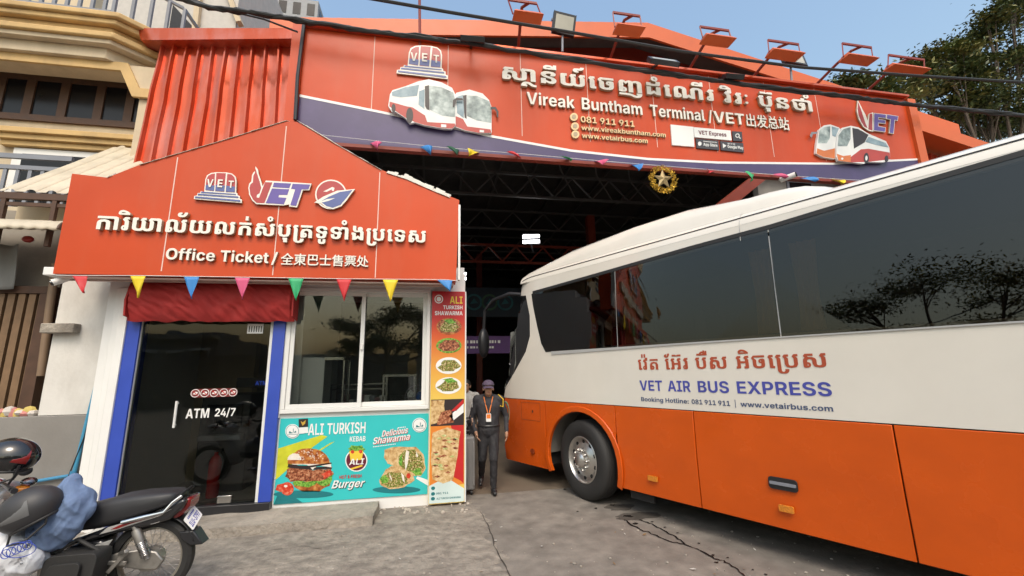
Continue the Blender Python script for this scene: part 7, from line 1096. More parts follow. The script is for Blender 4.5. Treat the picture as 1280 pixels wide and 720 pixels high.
for t, u0, u1 in (('Booking Hotline:', 98, 374), ('081 911 911', 386, 610), ('|', 632, 642), ('www.vetairbus.com', 664, 1196)): letters(mb, t, bus, Zb(u0, 380)[0], Zb(u1, 400)[0], zk, ck, .001, .002, 0)
mb.build('hotline_lettering', m_bdk, coach, smooth=0)
# mirror on a swan-neck arm at the front
mr = lambda s, n_, z: bp + bd * s + bn * n_ + Vector((0, 0, z))
mb = MB(); mb.tube([mr(1.52, -.15, 3.12), mr(1.75, .0, 3.16), mr(2.1, .12, 3.08), mr(2.32, .16, 2.9), mr(2.36, .16, 2.55)], [.035, .035, .032, .03, .03], 10); ma = mb.build('mirror_arm', m_black, coach)
mb = MB()
ctr = mr(2.36, .16, 2.3); mb.ball(ctr, (.15, .1, .28), 14, rot=Matrix.Rotation(BA, 3, 'Z')); mb.build('mirror_head', m_black, ma)
# ------------------------------------------------------------------ terminal hall
hall = thing('terminal_hall', 'deep dark bus hall with steel trusses and an orange gabled roof behind the gateway sign', 'terminal building', (4, 9, 0))
YF = 9.3
HX0, HX1, HY1 = -3.2, 13.5, 40
gp = {k: at(*v, YF) for k, v in dict(l=(540, 45), r=(804, 38), e=(1014, 106)).items()}
rid = (gp['r'].x, gp['r'].z); el = (HX0 - .6, gp['l'].z - .25); er_k = (gp['e'].z - rid[1]) / (gp['e'].x - rid[0]); er = (HX1 + 2.2, rid[1] + er_k * (HX1 + 2.2 - rid[0]))
mb = MB()
for a, b in ((el, rid), (rid, er)):
    n_ = 60
    for k in range(n_):
        p = (a[0] + (b[0] - a[0]) * k / n_, a[1] + (b[1] - a[1]) * k / n_); q = (a[0] + (b[0] - a[0]) * (k + 1) / n_, a[1] + (b[1] - a[1]) * (k + 1) / n_); h_ = .022 if k % 2 else .0
        mb.add([(p[0], YF - .25, p[1] + h_), (q[0], YF - .25, q[1] + h_), (q[0], HY1, q[1] + h_), (p[0], HY1, p[1] + h_), (p[0], YF - .25, p[1] - .06), (q[0], YF - .25, q[1] - .06)], [(0, 1, 2, 3), (4, 5, 1, 0)])
roof = mb.build('roof', m_red2, hall, smooth=0, solid=-1)
mb = MB()
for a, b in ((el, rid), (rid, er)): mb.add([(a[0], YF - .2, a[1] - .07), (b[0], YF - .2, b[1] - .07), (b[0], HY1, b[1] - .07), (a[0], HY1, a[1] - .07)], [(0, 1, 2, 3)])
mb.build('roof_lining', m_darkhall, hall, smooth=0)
fd = .42
mb = MB()
mb.prism(ccw([el, rid, er, (er[0], er[1] - fd), (rid[0], rid[1] - fd * 1.1), (el[0], el[1] - fd)]), FY(YF - .27), -.06, .0); mb.build('gable_fascia', m_red2, hall, smooth=0)
# dark red boarding of the gable behind the sign
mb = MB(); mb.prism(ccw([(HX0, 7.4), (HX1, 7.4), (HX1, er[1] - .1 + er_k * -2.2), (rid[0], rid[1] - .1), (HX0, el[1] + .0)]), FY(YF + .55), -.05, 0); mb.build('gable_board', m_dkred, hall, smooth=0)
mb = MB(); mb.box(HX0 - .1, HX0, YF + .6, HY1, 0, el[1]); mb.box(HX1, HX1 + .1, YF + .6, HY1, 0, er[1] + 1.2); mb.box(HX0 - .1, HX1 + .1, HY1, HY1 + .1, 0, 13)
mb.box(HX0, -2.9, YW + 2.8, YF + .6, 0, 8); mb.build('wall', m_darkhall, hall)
# side sheets joining the sign to the gable
mb = MB(); mb.box(gl - .2, gl + .0, YG + .36, YF + .3, gb, gt); mb.build('side_sheet', m_dkred, hall)
# trusses
mb_n = 0
def truss(y, z0, z1, x0, x1, m_, n_=9, t=.07):
    mb = MB(); mb.box(x0, x1, y - t / 2, y + t / 2, z0, z0 + t); mb.box(x0, x1, y - t / 2, y + t / 2, z1, z1 + t)
    for k in range(n_):
        a = x0 + (x1 - x0) * k / n_; b = x0 + (x1 - x0) * (k + .5) / n_; c = x0 + (x1 - x0) * (k + 1) / n_
        mb.bar((a, y, z0 + t), (b, y, z1), t * .6, t * .6).bar((b, y, z1), (c, y, z0 + t), t * .6, t * .6)
    return mb
m_hallred = M('red_oxide_beam', (.24, .04, .018), .5, var=.15)
for y in (14.5, 19, 24, 30):
    truss(y, 8.1 + (y - 14) * .06, 9.0 + (y - 14) * .06, HX0, HX1, m_truss, 11, .09).build('roof_truss', m_truss, hall, smooth=0)
truss(17.05, at(663, 330, 17).z, at(663, 309, 17).z, HX0, HX1, m_hallred, 14, .10).build('lattice_beam', m_hallred, hall, smooth=0)
for k in range(10):
    x = HX0 + 1 + k * 1.6; mb = MB(); f_ = (x - HX0) / (rid[0] - HX0) if x < rid[0] else (er[0] - x) / (er[0] - rid[0]); z = (el[1] if x < rid[0] else er[1]) + (rid[1] - (el[1] if x < rid[0] else er[1])) * max(0, min(1, f_)) - .25
    mb.box(x, x + .08, 10.2, HY1 - 1, z - .12, z); mb.build('purlin', m_truss, hall, smooth=0)
for x, y in ((at(741, 290, 17).x, 17), (at(741, 290, 17).x, 27), (at(604, 300, 22).x, 24)): MB().box(x - .17, x + .17, y + .1, y + .44, 0, 8.6).build('column', m_hallred, hall, bevel=.01)
mb = MB(); rn = random.Random(6)
for k in range(7): mb.tube([(1 + k * 1.5, 12 + k * .4, 9.5), (1.4 + k * 1.5, 13 + k * .3, 8.9), (2.2 + k * 1.5, 14.4, 8.15)], .025, 6)
mb.build('brace', m_truss, hall)
# lit floodlights hanging inside
m_led = M('led_panel_light', (1, .98, .95), .4, emit=7)
for i, (u, v, y, lab) in enumerate(((664, 299, 16.6, 'bright twin strip floodlight on the red lattice beam inside the hall'), (577, 346, 20, 'small lit lamp inside the hall just beside the office sign edge'))):
    c = at(u, v, y); t = thing('hall_floodlight', lab, 'floodlight', tuple(c)); wd = .36 if i == 0 else .22
    mb = MB()
    for z in (-.16, .08): mb.prism([(c.x - wd, c.z + z - .05), (c.x + wd, c.z + z + .02), (c.x + wd, c.z + z + .14), (c.x - wd, c.z + z + .08)], FY(y), 0, .02)
    mb.build('light_panel', m_led, t, smooth=0)
    MB().box(c.x - wd - .02, c.x + wd + .02, y + .004, y + .09, c.z - .2, c.z + .24).tube([(c.x, y + .05, c.z - .2), (c.x + .1, y + .1, c.z - .55)], .025).build('housing', m_steelgrey, t)
# banners at the back of the hall
b0, b1 = at(585, 396, 21), at(632, 360, 21)
bn1 = thing('hall_banner', 'dark blue banner with three round emblems hanging far inside the hall', 'banner', (b0.x, 21, b0.z)); fb = FY(21)
mb = MB(); mb.prism([(b0.x - 1.6, b0.z), (b1.x + 1.2, b0.z), (b1.x + 1.2, b1.z), (b0.x - 1.6, b1.z)], fb, -.02, 0); mb.build('sheet', M('navy_banner', (.06, .10, .14), .6), bn1, smooth=0)
mb = MB()
for k in range(3): cx = b0.x + .3 + k * .8; mb.prism([ell(cx, (b0.z + b1.z) / 2, .42), cw(ell(cx, (b0.z + b1.z) / 2, .32))], fb, 0, .01, k % 2); mb.prism([(cx - .2, (b0.z + b1.z) / 2 - .1), (cx + .2, (b0.z + b1.z) / 2 - .05), (cx, (b0.z + b1.z) / 2 + .2)], fb, 0, .01, 0)
mb.build('emblem', [M('teal_emblem', (.08, .32, .38), .6), M('green_emblem', (.12, .3, .2), .6)], bn1, smooth=0)
b0, b1 = at(583, 442, 15), at(640, 420, 15); fb = FY(15)
bn2 = thing('hall_banner', 'purple banner with small white writing deep in the gateway beside the coach nose', 'banner', (b0.x, 15, b0.z))
mb = MB(); mb.prism([(b0.x - .5, b0.z), (b1.x + .3, b0.z), (b1.x + .3, b1.z), (b0.x - .5, b1.z)], fb, -.02, 0); mb.build('sheet', M('violet_banner', (.10, .04, .16), .6), bn2, smooth=0)
mb = MB(); [mb.box(b0.x + .02 + .11 * i, b0.x + .02 + .11 * i + (.05, .09, .07)[i % 3], 14.995, 14.999, b0.z + z_, b0.z + z_ + h_) for z_, h_, n_ in ((.36, .10, 11), (.18, .07, 9)) for i in range(n_)]; mb.build('lettering', m_printwhite, bn2, smooth=0)
# pale side building seen under the right end of the sign
sb_ = thing('side_building', 'pale grey wall with a window behind the gateway, above the coach roof', 'building', (9, 10.2, 0))
yy = 10.2; xa = at(948, 240, yy).x
mb = MB(); mb.box(xa, xa + 9, yy, yy + .2, 0, 9); mb.build('wall', M('pale_grey_plaster', (.33, .315, .285), .8, dirt=.4, dcol=(.2, .18, .15)), sb_)
w0, w1 = at(962, 262, yy), at(1003, 223, yy); fw = MB().box(w0.x + .7, w1.x + .3, yy - .04, yy - .001, w0.z - .5, w1.z - .1).build('window', m_steelgrey, sb_); MB().box(w0.x + .78, w1.x + .22, yy - .05, yy - .041, w0.z - .42, w1.z - .18).build('pane', m_dkglass, fw)
mb = MB(); p, q = at(872, 283, 9.6), at(966, 208, 9.6); mb.bar(p, q, .3, .22, up=(0, 1, 0)); tag(mb.build('brace_beam', m_hallred), 'slanting red steel beam above the coach roof in the gateway', 'beam')
# right hand lean-to roof beyond the sign
lean = thing('side_shed', 'orange lean-to shed with corrugated wall at the right end of the gateway sign', 'shed', (gr + 3, YG + 2, 0))
ys = YG + .75
A, B = at(1142, 147, ys), at(1240, 180, ys); dx = (B - A); B2 = A + dx * 1.8
mb = MB(); mb.add([A, B2, B2 + Vector((0, 3, .3)), A + Vector((0, 3, .3)), A - Vector((0, 0, .30)), B2 - Vector((0, 0, .30)), A + Vector((0, .05, -.30)), B2 + Vector((0, .05, -.3)), A + Vector((0, 3, .2)), B2 + Vector((0, 3, .2))], [(0, 1, 2, 3), (4, 5, 1, 0), (6, 7, 9, 8), (4, 5, 7, 6)]); mb.build('roof', m_red2, lean, smooth=0)
mb = MB(); x = gr + .23
k = 0
while x < B2.x - .3:
    zt_ = A.z + (B2.z - A.z) * (x - A.x) / (B2.x - A.x) - .32; mb.box(x, x + .09, ys + .55, ys + .63, 0, zt_); mb.box(x + .0905, x + .2795, ys + .60, ys + .63, 0, zt_); x += .28
mb.build('corrugated_wall', m_redsheet, lean, smooth=0)
# corrugated red wall and capping at the left end
cw_ = thing('corrugated_hoarding', 'red corrugated metal hoarding with sunlit ribs left of the big sign', 'metal wall', tuple(at(270, 150, YG + .5)))
TL, TR, BL, BR = at(206, 50, YG + 1.0), at(367, 50, YG + .3), at(168, 215, YG + .75), at(358, 215, YG + .25)
mb = MB(); n_ = 10; pro = [(0, 0), (.05, .06), (.16, .06), (.21, 0), (.5, -.006), (.6, -.006), (1, 0)]
nrm = (TR - TL).cross(BL - TL).normalized(); nrm = -nrm if nrm.y > 0 else nrm
rows = []
for j in range(13):
    t = j / 12; L_ = TL.lerp(BL, t); R__ = TR.lerp(BR, t); row = []
    for k in range(n_):
        for i, (a, h_) in enumerate(pro[:-1]): row.append(L_.lerp(R__, (k + a) / n_) + nrm * (h_ + .02 * noise.noise((k * 1.3 + a, t * 3, 2)) + (.012 if j <= 5 else 0)))
    row.append(R__); rows.append(row)
m_ = len(rows[0]); b0 = 0
for r_ in rows: mb.v += r_
for j in range(12):
    for k in range(m_ - 1): mb.f.append((j * m_ + k, j * m_ + k + 1, (j + 1) * m_ + k + 1, (j + 1) * m_ + k)); mb.m.append(0)
mb.build('sheet', m_redsheet, cw_, smooth=25, solid=-1)
mb = MB(); cap0, cap1 = at(172, 35, YG + .86), at(370, 35, YG + .05); up = Vector((0, 0, .26))
lo = [at(176, 50, YG + .86), at(369, 48, YG + .05)]
mb.add([cap0, cap1, lo[1], lo[0], cap0 + Vector((0, .8, .08)), cap1 + Vector((0, .8, .08)), lo[1] + Vector((0, .5, 0)), lo[0] + Vector((0, .5, 0))], [(3, 2, 1, 0), (0, 1, 5, 4), (2, 3, 7, 6), (0, 4, 7, 3)]); mb.build('capping', m_redsheet, cw_, smooth=0)
# roof lamps on red arms above the sign
lamps = [((648, 58), (659.5, 20), (653, 2), 36), ((763, 73), (786, 36), (783, 18), 34), ((862, 86), (897, 49), (893, 36), 36), ((940, 98), (981, 67), (979, 53), 38), ((1018, 108), (1073, 73), (1071, 57), 36), ((1080, 117), (1133, 86), (1133, 72), 44)]
for i, (b, l, t, wpx) in enumerate(lamps):
    y0, y1 = YG + .05, YG - .9; B_, L_, T_ = at(*b, y0), at(*l, y1), at(*t, y1 + .1)
    lab = ['red framed sign lamp above the start of the Khmer lettering, leftmost of the row', 'red framed sign lamp right of the upright black floodlight', 'red framed sign lamp at the peak of the orange roof', 'red framed sign lamp with a black floodlight just behind it', 'red framed sign lamp against open sky, second from the right end', 'orange sign lamp in front of the tree, rightmost of the row'][i]
    o = thing('sign_lamp', lab, 'lamp', tuple(B_), 'sign lamps on arms above the gateway sign')
    hw = (at(l[0] + wpx / 2, l[1], y1) - at(l[0] - wpx / 2, l[1], y1)).length / 2; tx = Vector((hw, 0, 0))
    mb = MB(); mb.tube([B_, B_.lerp(T_, .55) + Vector((0, 0, .02)), T_.lerp(B_, .12), T_ + Vector((.12, 0, 0))], .028, 8); mb.build('arm', m_dkred, o)
    mb = MB(); mb.bar(T_ - tx, T_ + tx, .03, .04)
    for s in (-1, 1): mb.bar(T_ + tx * s, L_ + tx * s, .018, .018)
    mb.build('bracket', m_dkred, o)
    mb = MB(); Lz = L_ + Vector((0, 0, 0)); mb.add([Lz + Vector((sx_ * hw * (1 if lo_ else .9), yy_, zz_)) for lo_, zz_ in ((1, -.045), (0, .045)) for yy_ in ((-.13, .13) if lo_ else (-.06, .06)) for sx_ in (-1, 1)], [(0, 2, 3, 1), (4, 5, 7, 6), (0, 1, 5, 4), (2, 6, 7, 3), (0, 4, 6, 2), (1, 3, 7, 5)]); hdm = mb.build('lamp_head', m_red2, o, smooth=0, bevel=.008)
pl_ = at(525, 62, YG); pt_ = at(524, -40, YG); tag(MB().tube([pl_, pt_], .025, 8).build('lamp_pole', m_dkred), 'thin dark red pole standing above the left part of the gateway sign', 'pole')
def flood(u0, v0, u1, v1, y, lab, tilt=0, pole=None, lens=True):
    c = at((u0 + u1) / 2, (v0 + v1) / 2, y); a, b = at(u0, v1, y), at(u1, v0, y); hw, hh = (b.x - a.x) / 2, (b.z - a.z) / 2
    o = thing('black_floodlight', lab, 'floodlight', tuple(c)); Rm = Matrix.Rotation(R(tilt), 3, 'X') @ Matrix.Rotation(R(6), 3, 'Y'); f = lambda a_, b_, c_=0.: c + Rm @ Vector((a_, -c_, b_))
    mb = MB(); mb.prism(rrect(-hw, -hh, hw, hh, .02), f, -.09, 0); mb.build('housing', m_black, o, bevel=.006)
    mb = MB(); mb.prism(rrect(-hw * .8, -hh * .75, hw * .8, hh * .82, .01), f, 0, .004); mb.build('lens', M('floodlight_lens', (.42, .40, .33), .2), o, smooth=0)
    if pole: p_ = at(*pole, y + .1); MB().tube([p_, (c.x, y + .1, c.z - hh - .05)], .022).bar((c.x - hw, y + .1, c.z - hh - .06), (c.x + hw, y + .1, c.z - hh - .06), .05, .04).build('post', m_steelgrey, o)
    else: MB().bar(c + Vector((0, .05, -hh * .4)), (c.x, YG + .1, gt + .02), .04, .04).build('bracket', m_black, o)
flood(691, 42, 720, 16, YG - .1, 'upright black floodlight on a short steel post above the sign', 12, (703, 65)); flood(978, 83, 1008, 60, YG - .1, 'black floodlight on a white post behind a red lamp at the right', -15, (990, 106))
flood(812, 82, 848, 66, YG - .45, 'black floodlight tilted down over the middle of the Khmer lettering', -40); flood(576, 52, 606, 40, YG - .4, 'black floodlight tilted down left of the Khmer lettering', -62); flood(906, 98, 928, 88, YG - .4, 'small black floodlight lying low over the right of the Khmer lettering', -62)
# small security cameras
def cctv(p, d, lab, s=1.):
    o = thing('security_camera', lab, 'security camera', tuple(p)); p = Vector(p); d = Vector(d).normalized()
    MB().tube([p - d * .1 * s, p + d * .12 * s], .045 * s, 14).build('body', m_white, o); MB().tube([p + d * .121 * s, p + d * .14 * s], .038 * s, 14).build('lens', m_blackgloss, o)
    MB().tube([p - d * .05 * s, p + Vector((.0, .12, .06)) * s], .018 * s).lathe([(.05 * s, 0), (.05 * s, .03 * s)], p + Vector((0, .12, .06)) * s, (0, 1, 0), 16, caps=True).build('mount', m_white, o)
cctv(at(984, 222, YG - .1), (.5, -.7, .1), 'white bullet security camera under the right part of the gateway sign', 1.2)
c = at(72, 344, YS + .1); cctv(at(80, 349, YS + .15), (-.6, -.5, -.5), 'white security camera under the left end of the office sign', .9)
tag(MB().box(c.x - .12, c.x + .12, YS + .05, YS + .25, c.z - .01, c.z + .09).build('junction_box', m_white, bevel=.008), 'white junction box above the security camera at the left end of the office sign', 'junction box')
# cables
def cable(pix, r_, lab, n=1, sp=.03, sag=.0):
    mb = MB(); rn = random.Random(len(pix) * 7 + int(r_ * 1e4))
    for k in range(n):
        pts = []
        for i in range(len(pix) - 1):
            (u0, v0, y0), (u1, v1, y1) = pix[i], pix[i + 1]
            for j in range(6): t = j / 6; pts.append(at(u0 + (u1 - u0) * t, v0 + (v1 - v0) * t + sag * math.sin(math.pi * t), y0 + (y1 - y0) * t) + (Vector((0, rn.uniform(-1, 1), rn.uniform(-1, 1))) * sp if n > 1 else Vector((0, 0, 0))))
        pts.append(at(*pix[-1])); mb.tube(pts, r_, 6)
    return tag(mb.build('power_cable', m_rub), lab, 'cable')
yc_ = YG - .3
cable([(180, -14, yc_), (260, 8, yc_), (370, 25, yc_), (470, 40, yc_), (570, 52, yc_), (700, 72, yc_), (830, 92, yc_), (950, 108, yc_), (1060, 121, yc_), (1130, 130, yc_), (1220, 139, yc_), (1340, 150, yc_)], .028, 'thick bundle of black cables along the top of the gateway sign', 5, .03)
cable([(440, -6, yc_ - .8), (560, 15, yc_ - .8), (700, 38, yc_ - .8), (850, 64, yc_ - .8), (1000, 84, yc_ - .8), (1150, 95, yc_ - .8), (1330, 106, yc_ - .8)], .026, 'black cable crossing the sky above the gateway sign lamps')
cable([(230, -6, yc_ + .1), (262, 8, yc_ + .1), (330, 24, yc_ + .1), (372, 40, yc_ + .1)], .015, 'thin black cable across the red capping at the upper left')
x = Pg(377, 90)[0] - .0; tag(MB().tube([at(380, 30, YG - .08), at(372, 95, YG - .08), at(369, 150, YG - .08)], .03, 8).build('cable_conduit', m_black), 'vertical black conduit down the left end of the gateway sign', 'conduit')
# ------------------------------------------------------------------ neighbouring house at the upper left
YN = YG + .75
house = thing('apartment_house', 'cream house with ochre balcony mouldings above the neighbouring shop', 'house', (-8, YN + 2, 0))
N = lambda u, v, y=None: (lambda q: (q.x, q.z))(at(u, v, YN if y is None else y))
xr = N(141, 35)[0]; xc = N(196, 60)[0]; xL = -26
def slab_poly(x1, cut, y0, y1): return [(xL, y0), (x1, y0), (x1 + cut, y0 + cut * .9), (x1 + cut, y1), (xL, y1)]
def layer(mb, z0, z1, out, m=0): mb.prism(ccw(slab_poly(xr + out, .75, YN - out, YN + 3.2)), lambda a, b, c: Vector((a, b, c)), z0, z1, m)
zt_ = N(60, 13)[1]; zb_ = N(60, 60)[1]; zs = [zb_ + (zt_ - zb_) * k for k in (0, .28, .40, .55, .72, .86, 1)]
mb = MB(); layer(mb, zs[0] - .0, zs[1] - .001, -.12); layer(mb, zs[1], zs[2] - .001, .0); mb.build('balcony_slab', m_cream, house, bevel=.01)
mb = MB(); layer(mb, zs[2], zs[3] - .001, .06); layer(mb, zs[3], zs[4] - .001, .0); layer(mb, zs[4], zs[5] - .001, .10); layer(mb, zs[5], zs[6], .16); mb.build('balcony_moulding', m_ochre, house, bevel=.02)
# railing
mb = MB(); zr = zs[6]
for z in (zr + .12, zr + .95): mb.box(xL, xr - .1, YN + .02, YN + .07, z, z + .05); mb.bar((xr - .1, YN + .045, z + .025), (xr + .62, YN + .7, z + .025), .05, .05); mb.box(xr + .6, xr + .65, YN + .72, YN + 3, z, z + .05)
x = xL + 14
while x < xr - .1: mb.box(x, x + .05, YN + .025, YN + .065, zr + .17, zr + .95); x += .19
for k in range(5): p = Vector((xr - .1, YN + .045, 0)).lerp(Vector((xr + .62, YN + .7, 0)), k / 4); mb.box(p.x, p.x + .05, p.y - .02, p.y + .03, zr + .0, zr + .95)
mb.build('balcony_railing', m_steelgrey, house, smooth=0)
# front beam with a haunch at the corner
yb_ = YN + .25; b1 = N(0, 74, yb_)[1]; b2 = N(156, 87, yb_); b3 = N(172, 121, yb_)
pb_ = [(xL, zs[0] - .002), (xL, b1), (b2[0], b1), (b3[0] - .02, b3[1]), (b3[0] + .6, b3[1]), (b3[0] + .6, zs[0] - .002)]
mb = MB(); mb.prism(ccw(pb_), FY(yb_), -.35, 0); mb.build('front_beam', m_cream, house, smooth=0)
mb = MB(); mb.prism(ccw([(xL, b1 + .14), (xL, b1 - .03), (b2[0] - .03, b1 - .03), (b3[0] - .06, b3[1] - .03), (b3[0] + .6, b3[1] - .03), (b3[0] + .6, b3[1] + .15), (b3[0] + .03, b3[1] + .15), (b2[0] + .06, b1 + .14)]), FY(yb_), .001, .05); mb.build('beam_moulding', m_ochre, house, smooth=0, bevel=.008)
MB().box(b3[0] + .02, b3[0] + .6, yb_ + .02, yb_ + .6, 0, b3[1] - .01).build('corner_column', m_cream, house)
# recessed wall with the strip of windows
yw = YN + .85
z1_, z0_ = N(60, 103, yw)[1], N(60, 146, yw)[1]
MB().box(xL, xr + 2.5, yw, yw + .2, 0, zs[0] - .003).build('wall', m_cream, house)
mb = MB(); mb.box(xL, xr + 2.4, yw - .05, yw - .001, z0_ - .12, z0_); mb.box(xL, xr + 2.4, yw - .05, yw - .001, z1_, z1_ + .2)
k = 0; x = xr + 1.0
fr_ = None
xs_ = [N(u, 125, yw)[0] for u in (-40, 0, 38, 82, 127, 165, 205)]
for x in xs_: mb.box(x - .07, x + .07, yw - .049, yw - .002, z0_ + .001, z1_ - .001)
fr_ = mb.build('window_frame', m_brown, house, smooth=0)
for a, b in zip(xs_[:-1], xs_[1:]): MB().box(a + .071, b - .071, yw - .02, yw - .003, z0_, z1_).build('pane', m_dkglass, fr_, smooth=0)
# lintel and window below
l0, l1 = N(10, 176, yw), N(168, 182, yw); mb = MB()
for i, (h_, o_) in enumerate(((.0, .10), (.10, .16), (.20, .22))): mb.box(l0[0] - o_ * .3, l1[0] + .5, yw - o_, yw - .002, l0[1] - .12 + h_, l0[1] - .021 + h_)
mb.build('window_lintel', m_ochre, house, bevel=.01)
MB().box(l0[0] + .15, l1[0] + .4, yw - .04, yw - .001, l0[1] - 1.6, l0[1] - .14).build('window_surround', m_white, house); MB().box(l0[0] + .3, l1[0] + .3, yw - .05, yw - .041, l0[1] - 1.6, l0[1] - .25).build('window', m_dkglass, house)
r0, r1 = N(0, 194, YN + .1), N(72, 197, YN + .1); mb = MB(); mb.box(xL, r1[0] + .2, YN + .1, YN + .15, r0[1] - .03, r0[1] + .05); mb.box(xL, r1[0] + .2, YN + .1, YN + .15, r0[1] - .22, r0[1] - .15)
x = xL + 14
while x < r1[0] + .2: mb.box(x, x + .05, YN + .11, YN + .14, r0[1] - .9, r0[1] - .22); x += .17
mb.build('lower_railing', m_steelgrey, house, smooth=0)
MB().box(xL, xr + .5, YN + .0, YN + .8, r0[1] - 1.2, r0[1] - .9).build('lower_slab', m_cream, house)
MB().box(xL, xr + 1.2, YN + .2, YN + 3.2, zs[6] + .001, zs[6] + .02).box(xL, xr - 1.3, YN + 1.2, YN + 1.4, zs[6] + .021, zs[6] + 5).build('upper_wall', m_cream, house)
# roof sheet between the house and the office
ye = YW + .1; e0, e1 = at(-60, 238, ye), at(92, 240, ye); rt = at(140, 185, ye + 1.7)
aw = thing('awning_roof', 'weathered cream corrugated roof sloping up to the neighbouring house', 'awning', (-6, ye, e0.z))
ez = (e0.z + e1.z) / 2; x0, x1 = at(-3, 239, ye).x, e1.x + 1.1; rise = (rt.z - ez) / 1.7
mb = MB(); n_ = 150; pro = [0, 0, 0, .03, .03, 0]
def rp(i, j): x = x0 + (x1 - x0) * i; k = (x * 4.2) % 1; h_ = .035 * max(0, math.sin(2 * math.pi * k)) ** .6 if math.sin(2 * math.pi * k) > 0 else 0; return Vector((x, ye + 1.75 * j, ez + rise * 1.75 * j + h_ + .012 * noise.noise((x, j * 3, 0))))
mb.grid(rp, 420, 6); mb.build('sheet', m_roofcream, aw, smooth=30, solid=-1)
mb = MB(); mb.box(x0, e1.x + .3, ye + .0, ye + .06, ez - .10, ez - .012)
for u in (8, 72): p = at(u, 243, ye + .03); q = at(u - 4, 262, ye + .03); mb.bar((p.x, ye + .03, ez - .1), (q.x, ye + .03, ez - .75), .05, .05)
mb.box(x0, e1.x + .2, ye + .02, ye + .05, at(40, 257, ye).z, at(40, 257, ye).z + .05)
mb.build('support_frame', m_brown, aw, smooth=0)
MB().box(x0, e1.x + .3, ye + .3, ye + .36, at(40, 262, ye).z - .1, ez - .05).build('back_board', m_cream, aw)
# small curved canopy below
yk = YW - .1; k0, k1 = at(-40, 284, yk), at(74, 262, yk)
can = thing('small_canopy', 'small curved cream canopy over the shop entrance at the left edge', 'canopy', (k0.x, yk, k0.z))
xe = at(76, 270, yk).x
def cp_(i, j): x = k0.x - 1 + (xe - k0.x + 1) * i; t = j * 1.35; return Vector((x, yk + .75 * math.sin(t) * .9, at(20, 284, yk).z + .42 * (1 - math.cos(t)) + .012 * math.sin(x * 40)))
def cp_(i, j): x = k0.x - 1 + (xe - k0.x + 1) * i; t = j * math.pi / 2; return Vector((x, yk + .9 * (1 - math.cos(t)), at(20, 285, yk).z + .28 * math.sin(t) + .008 * math.sin(x * 45)))
MB().grid(cp_, 160, 10).build('shell', m_roofcream, can, solid=.02); mb = MB(); pts = [cp_(1, j / 10) for j in range(11)]; mb.tube(pts, .02, 6); mb.build('rim', m_brown, can)
# recessed shop front
yr = YW + .75
shop = thing('shop_front', 'shadowed shop front with slatted wooden gate and barred window at the left edge', 'shop front', (-7, yr, 0))
gx0_, gx1_ = at(-60, 440, yr).x, at(52, 440, yr).x; gz0, gz1 = 0.0, at(20, 362, yr).z
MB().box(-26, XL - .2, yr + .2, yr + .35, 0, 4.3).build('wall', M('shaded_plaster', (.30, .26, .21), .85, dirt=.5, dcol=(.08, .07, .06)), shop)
mb = MB(); x = gx0_ - 3
while x < gx1_ - .14: mb.box(x, x + .085, yr + .0, yr + .05, .02, gz1 - .06); x += .125
mb.box(gx0_ - 3, gx1_, yr + .051, yr + .09, .02, .12); mb.build('slatted_gate', M('varnished_slats', (.21, .125, .065), .55, var=.15, scale=8), shop, smooth=0)
mb = MB(); mb.box(gx0_ - 3, gx1_ + .02, yr - .03, yr + .12, gz1 - .055, gz1 + .05); mb.box(gx1_ - .13, gx1_ + .02, yr - .03, yr + .1, .02, gz1 - .06); mb.build('gate_frame', m_brown, shop, smooth=0)
MB().tube([at(51, 470, yr - .08), at(62, 385, yr - .08), at(70, 330, yr - .08)], .045, 12).build('downpipe', M('brown_pipe', (.24, .16, .10), .5), shop)
w0, w1 = at(62, 402, yr), at(103, 340, yr); mb = MB(); fw = MB().box(w0.x, w1.x, yr + .1, yr + .19, w0.z - .05, w1.z + .2).build('window', m_dkglass, shop, smooth=0)
mb = MB()
for k in range(6): x = w0.x + (w1.x - w0.x) * k / 5; mb.box(x - .012, x + .012, yr + .07, yr + .095, w0.z - .05, w1.z + .2)
for z in (w0.z + .2, w1.z - .05): mb.box(w0.x, w1.x, yr + .05, yr + .069, z, z + .025)
mb.build('bars', m_brown, fw, smooth=0)
t0, t1 = at(-10, 360, yr - .1), at(28, 305, yr - .1)
def tarp(i, j): return Vector((t0.x - .4 + (t1.x - t0.x + .4) * i, yr - .12 + .03 * math.sin(i * 14 + j * 3), t0.z + (t1.z - t0.z) * j + .03 * math.sin(i * 6)))
tag(MB().grid(tarp, 24, 10).build('tarpaulin', M('grey_tarp', (.24, .24, .23), .7), solid=.005), 'grey tarpaulin hanging in the shadowed shop entrance', 'tarpaulin')
rb = at(35, 299, yr - .1); tag(MB().ball(rb, (.07, .05, .05), 12).build('red_lamp', M('red_plastic', (.4, .04, .03), .4)), 'small red lamp under the curved canopy', 'lamp')
